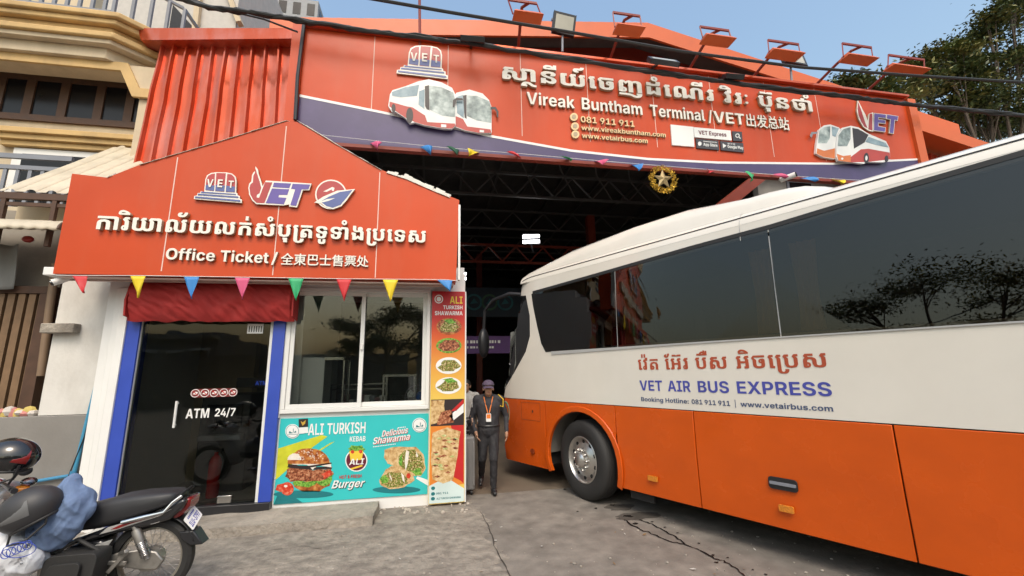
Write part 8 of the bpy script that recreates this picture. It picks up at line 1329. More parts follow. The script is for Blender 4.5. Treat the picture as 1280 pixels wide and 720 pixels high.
# boundary wall: grey render below, whitewashed pier above
YB_ = YW + .12
bw = thing('boundary_wall', 'low grey rendered wall with a flaking whitewashed pier beside the office', 'wall', (-6, YB_, 0))
gz = at(60, 520, YB_).z
MB().box(-14, XL - .102, YB_, YB_ + .25, 0, gz).build('grey_wall', m_greyrend, bw, bevel=.01)
pxl = at(56, 460, YB_).x; MB().box(pxl, XL - .104, YB_ + .02, YB_ + .3, gz + .001, 3.4).build('pier', m_whitewash, bw, bevel=.01)
s0, s1 = at(57, 417, YB_), at(101, 405, YB_); MB().box(s0.x, s1.x, YB_ - .10, YB_ + .018, s0.z, s1.z).build('ledge', m_conc, bw, bevel=.012)
c_ = at(18, 516, YB_); mb = MB(); rn = random.Random(12)
for k in range(9): mb.ball(at(2 + k * 5, 517 - rn.uniform(0, 4), YB_ + .1), [rn.uniform(.04, .08) for _ in range(3)], 8, m=k % 3)
tag(mb.build('cloth_bundle', [M('pink_cloth', (.5, .2, .18), .8), M('yellow_cloth', (.55, .42, .12), .8), M('pale_cloth', (.55, .5, .45), .8)]), 'heap of coloured rags on top of the low grey wall', 'rags')
pipe = thing('water_pipe', 'blue plastic water pipe running down the whitewashed wall', 'pipe', tuple(at(92, 600, YW - .05)))
yp = YB_ - .04
MB().tube([at(147, 352, yp), at(128, 450, yp), at(108, 530, yp), at(92, 594, yp), at(88, 604, yp)], .022, 10).build('pipe_run', M('blue_pvc', (.06, .28, .45), .4), pipe)
MB().tube([at(90, 594, yp), at(30, 604, yp)], .02, 10).lathe([(.034, -.05), (.034, .05)], at(91, 594, yp), (0, 0, 1), 12, caps=True).build('pipe_branch', M('blue_pvc_fitting', (.05, .22, .38), .4), pipe)
MB().tube([at(152, 352, yp - .02), at(130, 452, yp - .03), at(106, 545, yp - .02), at(82, 604, yp - .02)], .007, 6).tube([at(118, 512, yp), at(107, 545, yp), at(104, 575, yp), at(106, 600, yp)], .006, 6).build('wire', m_rub, pipe)
# ------------------------------------------------------------------ towers on the skyline
def tower(name, lab, c0, c1, y, dpt, hgt, m_wall, rows, cols_, gl_=m_dkglass, wf=.55, hf=.6, rotz=0):
    o = thing(name, lab, 'tower block', ((c0 + c1) / 2, y, 0)); MB().box(c0, c1, y, y + dpt, 0, hgt).build('wall', m_wall, o, smooth=0)
    fh = hgt / rows; mbw = MB()
    for r__ in range(rows):
        for c in range(cols_):
            w_ = (c1 - c0) / cols_; x = c0 + w_ * (c + .5); z = fh * (r__ + .5); mbw.box(x - w_ * wf / 2, x + w_ * wf / 2, y - .03, y - .002, z - fh * hf / 2, z + fh * hf / 2)
            d_ = dpt / cols_
            yq = y + d_ * (c + .5); mbw.box(c1 + .002, c1 + .03, yq - d_ * wf / 2, yq + d_ * wf / 2, z - fh * hf / 2, z + fh * hf / 2); mbw.box(c0 - .03, c0 - .002, yq - d_ * wf / 2, yq + d_ * wf / 2, z - fh * hf / 2, z + fh * hf / 2)
    q = mbw.build('window_band', gl_, o, smooth=0); q['kind'] = 'stuff'; return o
m_tow = M('grey_tower_render', (.30, .31, .32), .7); m_tow2 = M('pale_tower_render', (.52, .49, .45), .7)
ta, tb_ = at(315, 20, 40), at(412, 24, 40); tower('tower_block', 'grey office tower rising behind the red hoarding at the top left', ta.x - 6, tb_.x - 1.2, 40, 24, tb_.z + 2.0, m_tow, 17, 9)
ta, tb_ = at(206, 30, 26), at(312, 30, 26); pale = thing('pale_building', 'pale rendered building between the balcony and the grey tower', 'building', (ta.x, 26, 0)); MB().box(ta.x - 8, tb_.x - .8, 26, 36, 0, ta.z + 8).build('wall', m_tow2, pale, smooth=0)
MB().bar(at(285, -10, 25.9), at(300, 30, 25.9), .5, .3).bar(at(250, -10, 25.9), at(245, 40, 25.9), .4, .3).build('pilaster', m_cream, pale, smooth=0); p_ = at(232, 30, 25.9); MB().prism([(p_.x - .8, p_.z - 1), (p_.x + 1.2, p_.z - 1), (p_.x - .8, p_.z + 1.2)], FY(25.9), 0, .1).build('window', m_dkglass, pale, smooth=0)

# ------------------------------------------------------------------ trees
m_bark = M('bark', (.10, .075, .055), .9, var=.2, bump=.5, bscale=12)
m_leaf = [M('leaf_green', (.085, .115, .028), .55, var=.3, scale=.8), M('leaf_yellow_green', (.18, .17, .045), .55, var=.3, scale=.8), M('leaf_dark', (.05, .072, .022), .55, var=.3, scale=.8)]
for m in m_leaf:
    p = m.node_tree.nodes['Principled BSDF']; p.inputs['Transmission Weight'].default_value = .0; p.inputs['Subsurface Weight'].default_value = 0
def tree(label, base, hgt, crown, seed, nleaf, leaf=.16, trunk=.28, group=None):
    """crown: list of (centre, radii) lobes the twigs fill"""
    rn = random.Random(seed); o = thing('rain_tree', label, 'tree', tuple(base), group); base = Vector(base)
    mb = MB(); lf = MB(); c0 = sum((Vector(c) for c, _ in crown), Vector()) / len(crown); fork = base.lerp(Vector((c0.x, c0.y, base.z)), .35) + Vector((0, 0, hgt * .38))
    mb.tube([base, base.lerp(fork, .5) + Vector((rn.uniform(-.2, .2), 0, 0)), fork], [trunk * 1.3, trunk, trunk * .75], 10)
    tips = []
    for c, rd in crown:
        c = Vector(c); k = max(3, int(rd[0] * 2.2)); mid = fork.lerp(c, .6) + Vector((rn.uniform(-.4, .4), rn.uniform(-.4, .4), -.3)); mb.tube([fork, mid, c], [trunk * .5, trunk * .3, trunk * .14], 7)
        for j in range(k * 2):
            d = Vector((rn.gauss(0, 1), rn.gauss(0, 1), rn.gauss(0, .8))).normalized() * rn.uniform(.55, 1.05); e_ = c + Vector((d.x * rd[0], d.y * rd[1], d.z * rd[2])); mb.tube([mid.lerp(c, rn.uniform(.3, 1)), c.lerp(e_, .5) + Vector((0, 0, -.1)), e_], [trunk * .14, trunk * .08, .012], 5); tips += [(e_, c, rd), (c.lerp(e_, .65), c, rd)]
    mb.build('trunk', m_bark, o)
    per = max(1, nleaf // max(1, len(tips)))
    for e_, c, rd in tips:
        sp = .36 * (rd[0] + rd[2]) / 2 * rn.uniform(.5, 1.1); mi = rn.choice((0, 0, 1, 1, 2))
        for _ in range(int(per * rn.uniform(.4, 1.6))):
            p = e_ + Vector((rn.gauss(0, sp), rn.gauss(0, sp), rn.gauss(0, sp * .45))); s = leaf * rn.uniform(.6, 1.3); a = Vector((rn.gauss(0, 1), rn.gauss(0, 1), rn.gauss(0, .5))).normalized(); b = a.cross(Vector((rn.gauss(0, .5), rn.gauss(0, .5), 1))).normalized()
            lf.add([p - a * s, p + b * s * .38, p + a * s, p - b * s * .38], [(0, 1, 2, 3)], mi if rn.random() < .8 else rn.randrange(3))
    q = lf.build('crown', m_leaf, o, smooth=0, solid=-1); return o
ty = 15.
T_ = lambda u, v, d=0: tuple(at(u, v, ty + d))
def lobe(u, v, ru, rv, d=0): c = at(u, v, ty + d); k = (at(u + 10, v, ty + d) - c).length / 10; return (tuple(c), (ru * k, ru * k * .8, rv * k))
tree('large leafy tree rising behind the right end of the gateway sign', (at(1190, 200, ty).x + 1, ty, 0), 9, [lobe(1085, 107, 42, 9), lobe(1050, 118, 30, 7, .5), lobe(1125, 118, 40, 9, 1), lobe(1110, 132, 40, 8, 0), lobe(1150, 92, 30, 8, 1), lobe(1182, 72, 26, 10), lobe(1216, 56, 30, 9, 1), lobe(1235, 28, 24, 10), lobe(1266, 12, 30, 12), lobe(1262, 84, 40, 10, .5), lobe(1195, 104, 34, 8, .4), lobe(1240, 122, 44, 9, 0), lobe(1275, 150, 40, 12, 1), lobe(1180, 140, 44, 9, 1.2), lobe(1228, 152, 44, 8, .8), lobe(1300, 60, 40, 14, 0), lobe(1310, 0, 40, 20), lobe(1210, 85, 22, 6, .2)], 21, 40000, .135, .24)
gr_ = 'trees on the far side of the street'
tree('spreading street tree opposite, mirrored in the coach windows', (-15.5, -4.5, 0), 7, [((-15.5, -4.5, 7.0), (2.8, 2.6, .8)), ((-13.6, -6.2, 6.2), (2.0, 2.0, .7)), ((-17, -2.6, 6.4), (2.2, 2, .7)), ((-15, -7, 5.0), (2.0, 1.8, .6)), ((-16.5, -4, 4.8), (2, 2, .6))], 31, 12000, .085, .2, gr_)
tree('dense street tree opposite, mirrored in the serving window', (-2.6, -12, 0), 6, [((-2.6, -12, 4.9), (2.0, 2.0, .9)), ((-.8, -12.3, 4.6), (1.7, 1.6, 1.2)), ((-4.6, -12, 4.2), (1.5, 1.6, .9)), ((-2.2, -11.4, 3.4), (1.8, 1.6, .8)), ((-.3, -11.6, 3.2), (1.5, 1.4, .9)), ((-4.3, -11.6, 3.0), (1.5, 1.2, .7))], 32, 16000, .10, .2, gr_)
tree('broad low tree opposite beside the grey shop block', (-20.5, -10.5, 0), 6, [((-20.5, -10.5, 4.6), (3.2, 2.2, 1.6)), ((-17.5, -10.0, 4.0), (2.6, 2.0, 1.4))], 33, 4200, .2, .22, gr_)
# ------------------------------------------------------------------ the far side of the street, seen in the glass
def block(lab, x0, x1, y1, h_, m_, rows, cols_):
    o = thing('street_building', lab, 'building', ((x0 + x1) / 2, y1, 0)); MB().box(x0, x1, y1 - 9, y1, 0, h_).build('wall', m_, o, smooth=0)
    fh = h_ / rows; w_ = (x1 - x0) / cols_
    for r__ in range(rows):
        for c in range(cols_):
            x = x0 + w_ * (c + .5); z = fh * (r__ + .5); f = MB().box(x - w_ * .34, x + w_ * .34, y1 + .002, y1 + .06, z - fh * .32, z + fh * .32).build('window', m_white, o, smooth=0); MB().box(x - w_ * .3, x + w_ * .3, y1 + .061, y1 + .07, z - fh * .28, z + fh * .28).build('pane', m_dkglass, f, smooth=0)
    MB().box(x0 - .1, x1 + .1, y1 - .2, y1 + .5, fh * .98, fh * 1.04).build('awning_slab', m_conc, o)
m_bl1 = M('street_plaster_grey', (.26, .25, .24), .8, dirt=.4); m_bl2 = M('street_plaster_dark', (.13, .125, .13), .8, dirt=.4); m_bl3 = M('street_plaster_cream', (.42, .36, .27), .8, dirt=.4)
block('low cream shophouse across the street', -1.2, 6, -18, 5.0, m_bl3, 2, 4); block('wide grey block across the street at the right', 6.5, 24, -19, 8.5, m_bl1, 3, 6)
tag(MB().box(-34, -1.6, -15.3, -15, 0, 2.9).build('street_wall', m_bl2), 'long dark boundary wall on the far side of the street', 'wall'); block('dark low block across the street at the left', -20, -15, -20, 4.4, m_bl2, 1, 3)
tower('street_tower', 'blue glass tower far across the street, mirrored in the glass door', -47, -38, -80, 8, 9.6, M('blue_grey_tower', (.12, .15, .2), .4), 14, 5)
tag(MB().tube([(-30, -9, 6.5), (-8, -8.6, 6.0), (14, -9, 6.6)], .03, 6).tube([(-30, -9, 7.3), (-8, -8.6, 6.8), (14, -9, 7.4)], .03, 6).build('power_cable', m_rub), 'pair of power lines strung along the far side of the street', 'cable')
# ------------------------------------------------------------------ people
def body_blob(name, caps, mats, parent, voxel, wrinkle=0., smooth=4):
    mb = MB()
    for p, q, r0, r1 in caps: mb.capsule(p, q, r0, r1, 14)
    mods = [('REMESH', dict(mode='VOXEL', voxel_size=voxel)), ('SMOOTH', dict(factor=.5, iterations=smooth))]
    o = frozen(name, mb, mats, parent, mods)
    if wrinkle:
        me = o.data; org = ORG[o.name]
        for v in me.vertices:
            p = v.co * 1.0; n_ = noise.noise((p.x * 22, p.y * 22, p.z * 9)) + .6 * noise.noise((p.x * 40 + p.z * 20, p.y * 40, p.z * 25)); v.co += v.normal * wrinkle * n_
    return o
m_skin = M('skin', (.40, .225, .14), .5, var=.06, scale=30)
m_uni = M('charcoal_uniform', (.028, .027, .032), .75, var=.2, scale=12); m_unit = M('charcoal_trousers', (.022, .021, .024), .75, var=.2, scale=12)
m_cap = M('mauve_cap', (.085, .06, .10), .7, var=.15, scale=20)
m_lan = M('orange_lanyard', (.75, .19, .02), .5)
def person(base, face, hgt, label, mats, pose, cap=True):
    """base: point on the floor; face: heading of the body, 0 looks down -y"""
    sK = hgt / 1.70; Rm = Matrix.Rotation(face, 3, 'Z'); B = Vector(base)
    P3 = lambda x, y, z: B + Rm @ (Vector((x, y, z)) * sK)
    o = thing('person', label, 'person', tuple(B)); top, bot = mats
    L = pose
    hip = {s: P3(.085 * s, 0, .90) for s in (-1, 1)}; sh = {s: P3(.185 * s, .01, 1.40) for s in (-1, 1)}
    knee = {s: P3(*L['knee'][s]) for s in (-1, 1)}; ank = {s: P3(*L['ank'][s]) for s in (-1, 1)}; elb = {s: P3(*L['elb'][s]) for s in (-1, 1)}; wri = {s: P3(*L['wri'][s]) for s in (-1, 1)}
    headc = P3(*L.get('head', (0, -.03, 1.575))); k = sK
    torso = [(P3(0, .0, .92), P3(0, .0, 1.08), .125, .12), (P3(-.05, 0, .95), P3(-.05, 0, 1.1), .115, .115), (P3(.05, 0, .95), P3(.05, 0, 1.1), .115, .115), (P3(-.065, .0, 1.1), P3(-.085, .005, 1.3), .105, .115), (P3(.065, .0, 1.1), P3(.085, .005, 1.3), .105, .115), (P3(0, -.015, 1.12), P3(0, -.01, 1.33), .105, .11), (sh[-1], sh[1], .068, .068), (P3(-.09, .01, 1.42), P3(0, .01, 1.46), .055, .06), (P3(.09, .01, 1.42), P3(0, .01, 1.46), .055, .06)]
    torso = [(p, q, a * k, b * k) for p, q, a, b in torso]
    arms = []
    for s in (-1, 1): arms += [(sh[s], elb[s], .057 * k, .045 * k), (elb[s], wri[s], .043 * k, .03 * k)]
    legs = []
    for s in (-1, 1): legs += [(hip[s], knee[s], .088 * k, .06 * k), (knee[s], ank[s], .058 * k, .04 * k)]
    head = [(P3(0, .015, 1.42), headc + Rm @ Vector((0, .02, -.06)) * k, .056 * k, .056 * k), (headc + Rm @ Vector((0, .015, .03)) * k, headc + Rm @ Vector((0, .01, .05)) * k, .082 * k, .08 * k), (headc + Rm @ Vector((0, -.03, -.055)) * k, headc + Rm @ Vector((0, -.02, .03)) * k, .052 * k, .07 * k), (headc + Rm @ Vector((0, -.083, .015)) * k, headc + Rm @ Vector((0, -.102, -.018)) * k, .010 * k, .015 * k)]
    for s in (-1, 1): head += [(headc + Rm @ Vector((.079 * s, .015, .02)) * k, headc + Rm @ Vector((.081 * s, .015, -.02)) * k, .014 * k, .011 * k)]
    hands = []
    for s in (-1, 1):
        d = (wri[s] - elb[s]).normalized(); fw = Rm @ Vector((0, -1, 0)); sd = d.cross(fw).normalized(); fw2 = sd.cross(d).normalized() * (1 if sd.cross(d).dot(fw) > 0 else -1)
        inn = (Rm @ Vector((-s, 0, 0))); pal = wri[s] + d * .05 * k
        hands += [(wri[s], pal + d * .03 * k + fw2 * .012 * k, .026 * k, .024 * k), (pal + fw2 * .022 * k, pal + d * .035 * k + fw2 * .026 * k, .018 * k, .014 * k), (pal - fw2 * .02 * k, pal + d * .035 * k - fw2 * .022 * k, .018 * k, .014 * k)]
        for j, ln in enumerate((.062, .07, .066, .052)):
            b_ = pal + d * .042 * k + fw2 * (.03 - .02 * j) * k; m1 = b_ + d * ln * .55 * k + inn * .006 * k; m2 = m1 + d * ln * .5 * k + inn * .022 * k; hands += [(b_, m1, .0088 * k, .0082 * k), (m1, m2, .0082 * k, .007 * k)]
        tb0 = pal - d * .01 * k + fw2 * .028 * k; tb1 = tb0 + d * .03 * k + fw2 * .025 * k; hands += [(tb0, tb1, .011 * k, .0095 * k), (tb1, tb1 + d * .028 * k + inn * .008 * k, .0095 * k, .008 * k)]
    sk = body_blob('body', [(p, q, a * .93, b * .93) for p, q, a, b in torso + arms + legs] + head + hands, m_skin, o, .006, smooth=2)
    body_blob('shirt', [(p, q, a * 1.06, b * 1.06) for p, q, a, b in torso + arms], top, o, .011, .007)
    body_blob('trousers', [(p, q, a * 1.10, b * 1.16) for p, q, a, b in legs] + [(P3(-.05, .0, .93), P3(.05, .0, .93), .128 * k, .128 * k), (P3(-.06, .0, .99), P3(.06, .0, .99), .12 * k, .12 * k)], bot, o, .011, .008)
    for s in (-1, 1):
        a = ank[s]; tz = L['toe'][s]; fdir = (Rm @ Vector((.12 * s, -1, tz))).normalized(); c = a + Vector((0, 0, -.035 * k))
        shoe = body_blob('shoe', [(c - fdir * .04 * k, c + fdir * .08 * k, .042 * k, .044 * k), (c + fdir * .08 * k + Vector((0, 0, -.008)), c + fdir * .15 * k + Vector((0, 0, -.014)), .042 * k, .032 * k), (a, c, .045 * k, .045 * k)], m_black, o, .008, smooth=3)
    # face
    for s in (-1, 1):
        e_ = headc + Rm @ Vector((.031 * s, -.086, .022)) * k; MB().ball(e_, .0105 * k, 10).build('eye', m_eye, sk); MB().capsule(e_ + Rm @ Vector((-.016, -.006, .017)) * k, e_ + Rm @ Vector((.016, -.004, .018)) * k, .0035 * k, .0035 * k, 6).build('eyebrow', m_hair, sk)
    MB().capsule(headc + Rm @ Vector((-.022, -.083, -.052)) * k, headc + Rm @ Vector((.022, -.083, -.052)) * k, .005 * k, .005 * k, 8).build('mouth', m_lip, sk)
    hb = MB(); hb.ball(headc + Rm @ Vector((0, .022, .045)) * k, (.091 * k, .098 * k, .092 * k), 20, rot=Rm, z0=-.35); hb.build('hair', m_hair, o)
    belt = MB(); 
    rr = [P3(.0, 0, 1.0) + Rm @ Vector((.172 * math.cos(R(t * 15)), .137 * math.sin(R(t * 15)), 0)) * k for t in range(24)]; belt.tube(rr, .014 * k, 6, closed=True); belt.build('belt', m_black, o)
    if cap:
        c = headc + Rm @ Vector((0, .012, .058)) * k; mb = MB(); mb.ball(c, (.099 * k, .108 * k, .088 * k), 22, rot=Rm, z0=0.0)
        mb.grid(lambda i, j: c + Rm @ Vector(((i - .5) * .17, -.085 - .085 * j * (1 - (2 * i - 1) ** 2 * .55), -.004 - .03 * j - .02 * (2 * i - 1) ** 2)) * k, 10, 5); mb.build('cap', m_cap, o, solid=.003)
    return o, P3, Rm, k
m_hair = M('dark_hair', (.015, .012, .01), .5); m_lip = M('lips', (.24, .09, .07), .5); m_eye = M('dark_eye', (.03, .025, .02), .15)
gp_ = gnd(612, 617); gh = at(608, 476, gp_.y).z - .0
o, P3, Rm, k = person((gp_.x, gp_.y + .08, .004), R(-6), gh * 1.0, 'person in dark security uniform and mauve cap walking out beside the coach, orange lanyard', (m_uni, m_unit),
    dict(knee={1: (.075, -.13, .50), -1: (-.10, -.01, .50)}, ank={1: (.07, -.10, .085), -1: (-.115, .28, .19)}, elb={1: (.29, .05, 1.13), -1: (-.27, .03, 1.12)}, wri={1: (.285, -.07, .90), -1: (-.205, -.10, .92)}, toe={1: .0, -1: -.45}, head=(0, -.045, 1.565)))
# lanyard, badge, shoulder cord
mb = MB(); mb.tube([P3(-.075, .04, 1.475), P3(-.07, -.075, 1.43), P3(-.012, -.15, 1.20)], .008, 6).tube([P3(.075, .04, 1.475), P3(.07, -.075, 1.43), P3(.012, -.15, 1.20)], .008, 6); ly = mb.build('lanyard', m_lan, o)
mb = MB(); c = P3(.0, -.158, 1.13); mb.prism(rrect(-.038, -.06, .038, .06, .008), lambda a, b, c_: c + Rm @ Vector((a, -c_, b)), 0, .006); mb.prism(rrect(-.03, -.012, .03, .05, .004), lambda a, b, c_: c + Rm @ Vector((a, -c_, b)), .006, .008, 1); mb.build('badge', [m_printwhite, m_lan], ly, smooth=0)
mb = MB(); mb.tube([P3(.16, -.04, 1.475), P3(.24, -.05, 1.40), P3(.235, -.06, 1.28), P3(.19, -.09, 1.30)], .008, 8); mb.build('shoulder_cord', M('yellow_cord', (.7, .45, .03), .6), o)
mb = MB(); mb.prism(rrect(-.05, -.035, .05, .035, .01), lambda a, b, c_: P3(-.235, -.01, 1.32) + Rm @ Vector((-.02 - c_, a, b)), 0, .006); mb.build('sleeve_patch', m_printwhite, o, smooth=0)
g2 = gnd(594, 598); 
person((at(583, 500, 8.1).x, 8.1, .004), R(-15), 1.62, 'person in a pale grey shirt mostly hidden between the banner and the guard', (M('pale_grey_shirt', (.42, .41, .39), .8), m_unit),
    dict(knee={1: (.09, -.05, .49), -1: (-.09, -.03, .49)}, ank={1: (.1, .02, .085), -1: (-.1, .03, .085)}, elb={1: (.25, .04, 1.14), -1: (-.25, .04, 1.14)}, wri={1: (.25, -.08, .92), -1: (-.25, -.08, .92)}, toe={1: 0, -1: 0}), cap=False)
# grey trolley case beside the banner
t0, t1 = at(581, 611, YW + .35), at(593.5, 545, YW + .35)
case_ = thing('trolley_case', 'tall grey ribbed trolley case standing beside the menu banner', 'suitcase', (t0.x, YW + .35, 0))
m_case = M('grey_polycarbonate', (.19, .185, .18), .4)
MB().box(t0.x - .22, t1.x, YW + .3, YW + .62, .07, t1.z).build('shell', m_case, case_, bevel=.03)
mb = MB()
for kx in range(5): x = t0.x - .17 + kx * .07; mb.box(x, x + .03, YW + .29, YW + .299, .14, t1.z - .08)
mb.build('rib', m_case, case_, bevel=.004)
for x in (t0.x - .17, t1.x - .05): MB().lathe([(.001, -.015), (.035, -.015), (.035, .015), (.001, .015)], (x, YW + .36, .036), (1, 0, 0), 16).build('wheel', m_black, case_)
MB().tube([(t0.x - .14, YW + .5, t1.z), (t0.x - .14, YW + .5, t1.z + .06), (t1.x - .07, YW + .5, t1.z + .06), (t1.x - .07, YW + .5, t1.z)], .012).build('handle', m_black, case_)
# ------------------------------------------------------------------ motorbike at the lower left
YM = 4.32
ax_ = at(190, 697, YM); s_ = ax_.z / .285
bike = thing('motorbike', 'black and white step-through motorbike parked in front of the office, plate at the back', 'motorbike', (ax_.x - .6, YM, 0))
m_seatv = M('black_seat_vinyl', (.025, .025, .027), .5, var=.15, bump=.12, bscale=180); m_bkpaint = M('black_bike_paint', (.015, .015, .017), .15, coat=.7); m_silver = M('silver_bike_paint', (.55, .54, .52), .3, metal=.5); m_eng = M('engine_alloy', (.36, .34, .31), .45, metal=.8, var=.15, dirt=.5, dcol=(.08, .07, .06), dscale=9); m_tail = M('tail_lamp_red', (.20, .010, .010), .15, coat=.3); m_orange = M('amber_indicator', (.6, .2, .02), .2)
def K(u, v, dy=0.): return at(u, v, YM + dy)
def plate(pix, dy0, dy1, m=0, mb=None):
    mb = mb or MB(); pts = [K(u, v, (dy0 + dy1) / 2) for u, v in pix]; mb.prism(ccw([(p.x, p.z) for p in pts]), lambda a, b, c: Vector((a, YM - c, b)), -dy1, -dy0, m); return mb
RW = (K(243, 690) - K(190, 697)).length
ry = (0, 1, 0)
wb = MB(); wb.lathe([(RW - .075, -.022), (RW - .07, -.04), (RW - .03, -.046), (RW - .006, -.03), (RW, 0), (RW - .006, .03), (RW - .03, .046), (RW - .07, .04), (RW - .075, .022)], ax_, ry, 56); rw = wb.build('rear_wheel', m_tyre, bike)
wb = MB(); wb.lathe([(RW - .068, -.024), (RW - .09, -.022), (RW - .098, 0), (RW - .09, .022), (RW - .068, .024)], ax_, ry, 56); wb.build('rim', M('dull_alloy_rim', (.38, .35, .30), .4, metal=.8), rw)
wb = MB()
for k in range(36):
    a = R(k * 10); b = R(k * 10 + (34 if k % 2 else -34)); sd = .02 if k % 4 < 2 else -.02
    wb.tube([ax_ + Vector((.055 * math.cos(b), sd, .055 * math.sin(b))), ax_ + Vector(((RW - .092) * math.cos(a), 0, (RW - .092) * math.sin(a)))], .0019, 4)
wb.build('spokes', M('dull_spoke_steel', (.25, .24, .23), .6), rw)
wb = MB(); wb.lathe([(.012, -.075), (.02, -.06), (.085, -.055), (.09, -.03), (.088, .03), (.07, .05), (.02, .065), (.012, .08)], ax_, ry, 36, caps=True); wb.build('hub', m_eng, rw)
# front wheel, out of the frame to the left
fx = Vector((ax_.x - 1.25 * s_, YM, ax_.z)); wb = MB(); wb.lathe([(RW - .075, -.022), (RW - .07, -.04), (RW - .03, -.046), (RW, 0), (RW - .03, .046), (RW - .07, .04), (RW - .075, .022)], fx, ry, 40); wb.build('front_wheel', m_tyre, bike); MB().tube([fx + Vector((0, -.08, 0)), fx + Vector((.38, -.08, .55))], .024).tube([fx + Vector((0, .08, 0)), fx + Vector((.38, .08, .55))], .024).build('fork', m_chrome, bike)
MB().lathe([(RW + .03, -.05), (RW + .04, 0), (RW + .03, .05)], fx, ry, 40).build('front_mudguard', m_bkpaint, bike, solid=.004)
# rear mudguard and flap
mb = MB(); mb.grid(lambda i, j: ax_ + Vector(((RW + .035) * math.cos(R(20 + 110 * i)), -.065 + .13 * j, (RW + .035) * math.sin(R(20 + 110 * i)) + .012 * math.sin(math.pi * j))), 20, 6); mb.build('rear_mudguard', m_black, bike, solid=.004)
plate([(228, 662), (247, 660), (258, 677), (243, 679), (232, 672)], -.06, .06).build('mud_flap', m_black, bike, bevel=.01)
# seat: lofted cushion
def loft(name, rows, mats, parent=bike, n_=20, **kw):
    """rows: (u, v top, v bottom, half width)"""
    mb = MB(); b0 = 0; K_ = len(rows)
    for u, vt, vb, hw in rows:
        t, b = K(u, vt), K(u, vb); c = (t + b) / 2; h_ = abs(t.z - b.z) / 2
        for k in range(n_):
            a = 2 * math.pi * k / n_; ca, sa_ = math.cos(a), math.sin(a); e_ = .6; mb.v.append(c + Vector((0, -hw * math.copysign(abs(ca) ** e_, ca), h_ * math.copysign(abs(sa_) ** e_, sa_))))
    for i in range(K_ - 1):
        for k in range(n_): l = (k + 1) % n_; mb.f.append((i * n_ + k, i * n_ + l, (i + 1) * n_ + l, (i + 1) * n_ + k)); mb.m.append(0)
    mb.f += [tuple(range(n_)), tuple((K_ - 1) * n_ + k for k in range(n_))]; mb.m += [0, 0]
    return mb.build(name, mats, parent, **kw)
loft('seat', [(94, 642, 656, .07), (100, 632, 662, .10), (115, 628, 660, .115), (135, 623, 657, .125), (155, 617, 652, .135), (180, 613, 644, .14), (205, 611.5, 634, .135), (222, 611, 628, .12), (229, 613, 624, .08)], m_seatv, smooth=60)
# tail cowl, chrome rail, lamp, plate
plate([(104, 668), (122, 662), (150, 652), (190, 641), (215, 630), (238, 618), (243, 621), (238, 630), (222, 644), (195, 652), (150, 662), (120, 672)], -.125, .125).build('tail_cowl', m_bkpaint, bike, bevel=.02)
plate([(124, 668), (135, 659), (160, 652), (205, 640), (215, 636), (200, 645), (165, 656), (140, 664)], -.135, -.126).build('side_stripe', m_silver, bike, bevel=.002)
plate([(138, 662), (150, 656), (185, 648), (196, 645), (165, 654), (146, 661)], -.139, -.1355).build('side_decal', m_tail, bike)
mb = MB(); mb.tube([K(152, 653, -.15), K(180, 646, -.155), (K(205, 640, -.15)), K(216, 628, -.14), K(226, 621, -.12), K(230, 618, 0), K(226, 621, .12), K(205, 640, .15), K(152, 653, .15)], .013, 10); mb.build('grab_rail', m_chrome, bike)
mb = MB(); mb.tube([K(218, 626, -.10), K(228, 616, -.10), K(240, 608, -.09), K(241, 608, .09), K(218, 626, .10)], .012, 10); mb.build('rear_handle', m_black, bike)
plate([(219, 642), (229, 631), (239, 619), (245, 619), (243, 629), (234, 640), (226, 645)], -.085, .085).build('tail_lamp', m_tail, bike, bevel=.02)
mb = MB(); pc = [K(225, 655), K(237, 637), K(247, 646), K(236, 667)]; mb.add([q + Vector((0, sy * .0, 0)) for q in pc for sy in (0,)], [])
pn = [K(236, 668, -.08), K(224, 655, -.08), K(237, 637, .08), K(248, 648, .08)]; nx = (pn[1] - pn[0]).cross(pn[3] - pn[0]).normalized(); nx = nx if nx.dot(CAMP - pn[0]) > 0 else -nx
mb = MB(); e1_ = (pn[3] - pn[0]); e2_ = (pn[1] - pn[0]); fpl = lambda a, b, c: pn[0] + e1_ * a + e2_ * b + nx * (c + .05)
mb.prism(rrect(0, 0, 1, 1, .08), fpl, -.004, .0); pl = mb.build('number_plate', m_printwhite, bike, smooth=0)
mb = MB(); letters(mb, '1LU-3797', fpl, .08, .92, .15, .42, .001, .001, 0);
for k in range(7): mb.prism([(.2 + .09 * k, .72), (.26 + .09 * k, .72), (.26 + .09 * k, .85), (.2 + .09 * k, .85)], fpl, .001, .002, 0)
mb.build('plate_lettering', m_bblue, pl, smooth=0)
# frame, swing arm, chain case, shock, foot pegs, engine
mb = MB(); mb.bar(ax_ + Vector((.03, -.075, 0)), K(104, 708, -.075), .03, .045).bar(ax_ + Vector((.03, .075, 0)), K(104, 708, .075), .03, .045); mb.build('swing_arm', m_eng, bike, bevel=.006)
plate([(128, 697), (150, 690), (178, 686), (196, 689), (205, 700), (196, 712), (176, 712), (150, 708), (128, 708)], -.105, -.08).build('chain_case', m_eng, bike, bevel=.01)
mb = MB(); mb.tube([K(168, 658, -.11), K(184, 699, -.11)], .018, 10).lathe([(.03, 0), (.034, .03), (.034, .16), (.028, .18)], K(170, 662, -.11), K(184, 699, -.11) - K(170, 662, -.11), 14, caps=True); mb.build('shock_absorber', m_eng, bike)
mb = MB()
for k in range(10): mb.lathe([(.034, 0), (.04, .004), (.034, .008)], K(170, 662, -.11).lerp(K(184, 699, -.11), .42 + .05 * k), K(184, 699, -.11) - K(170, 662, -.11), 14)
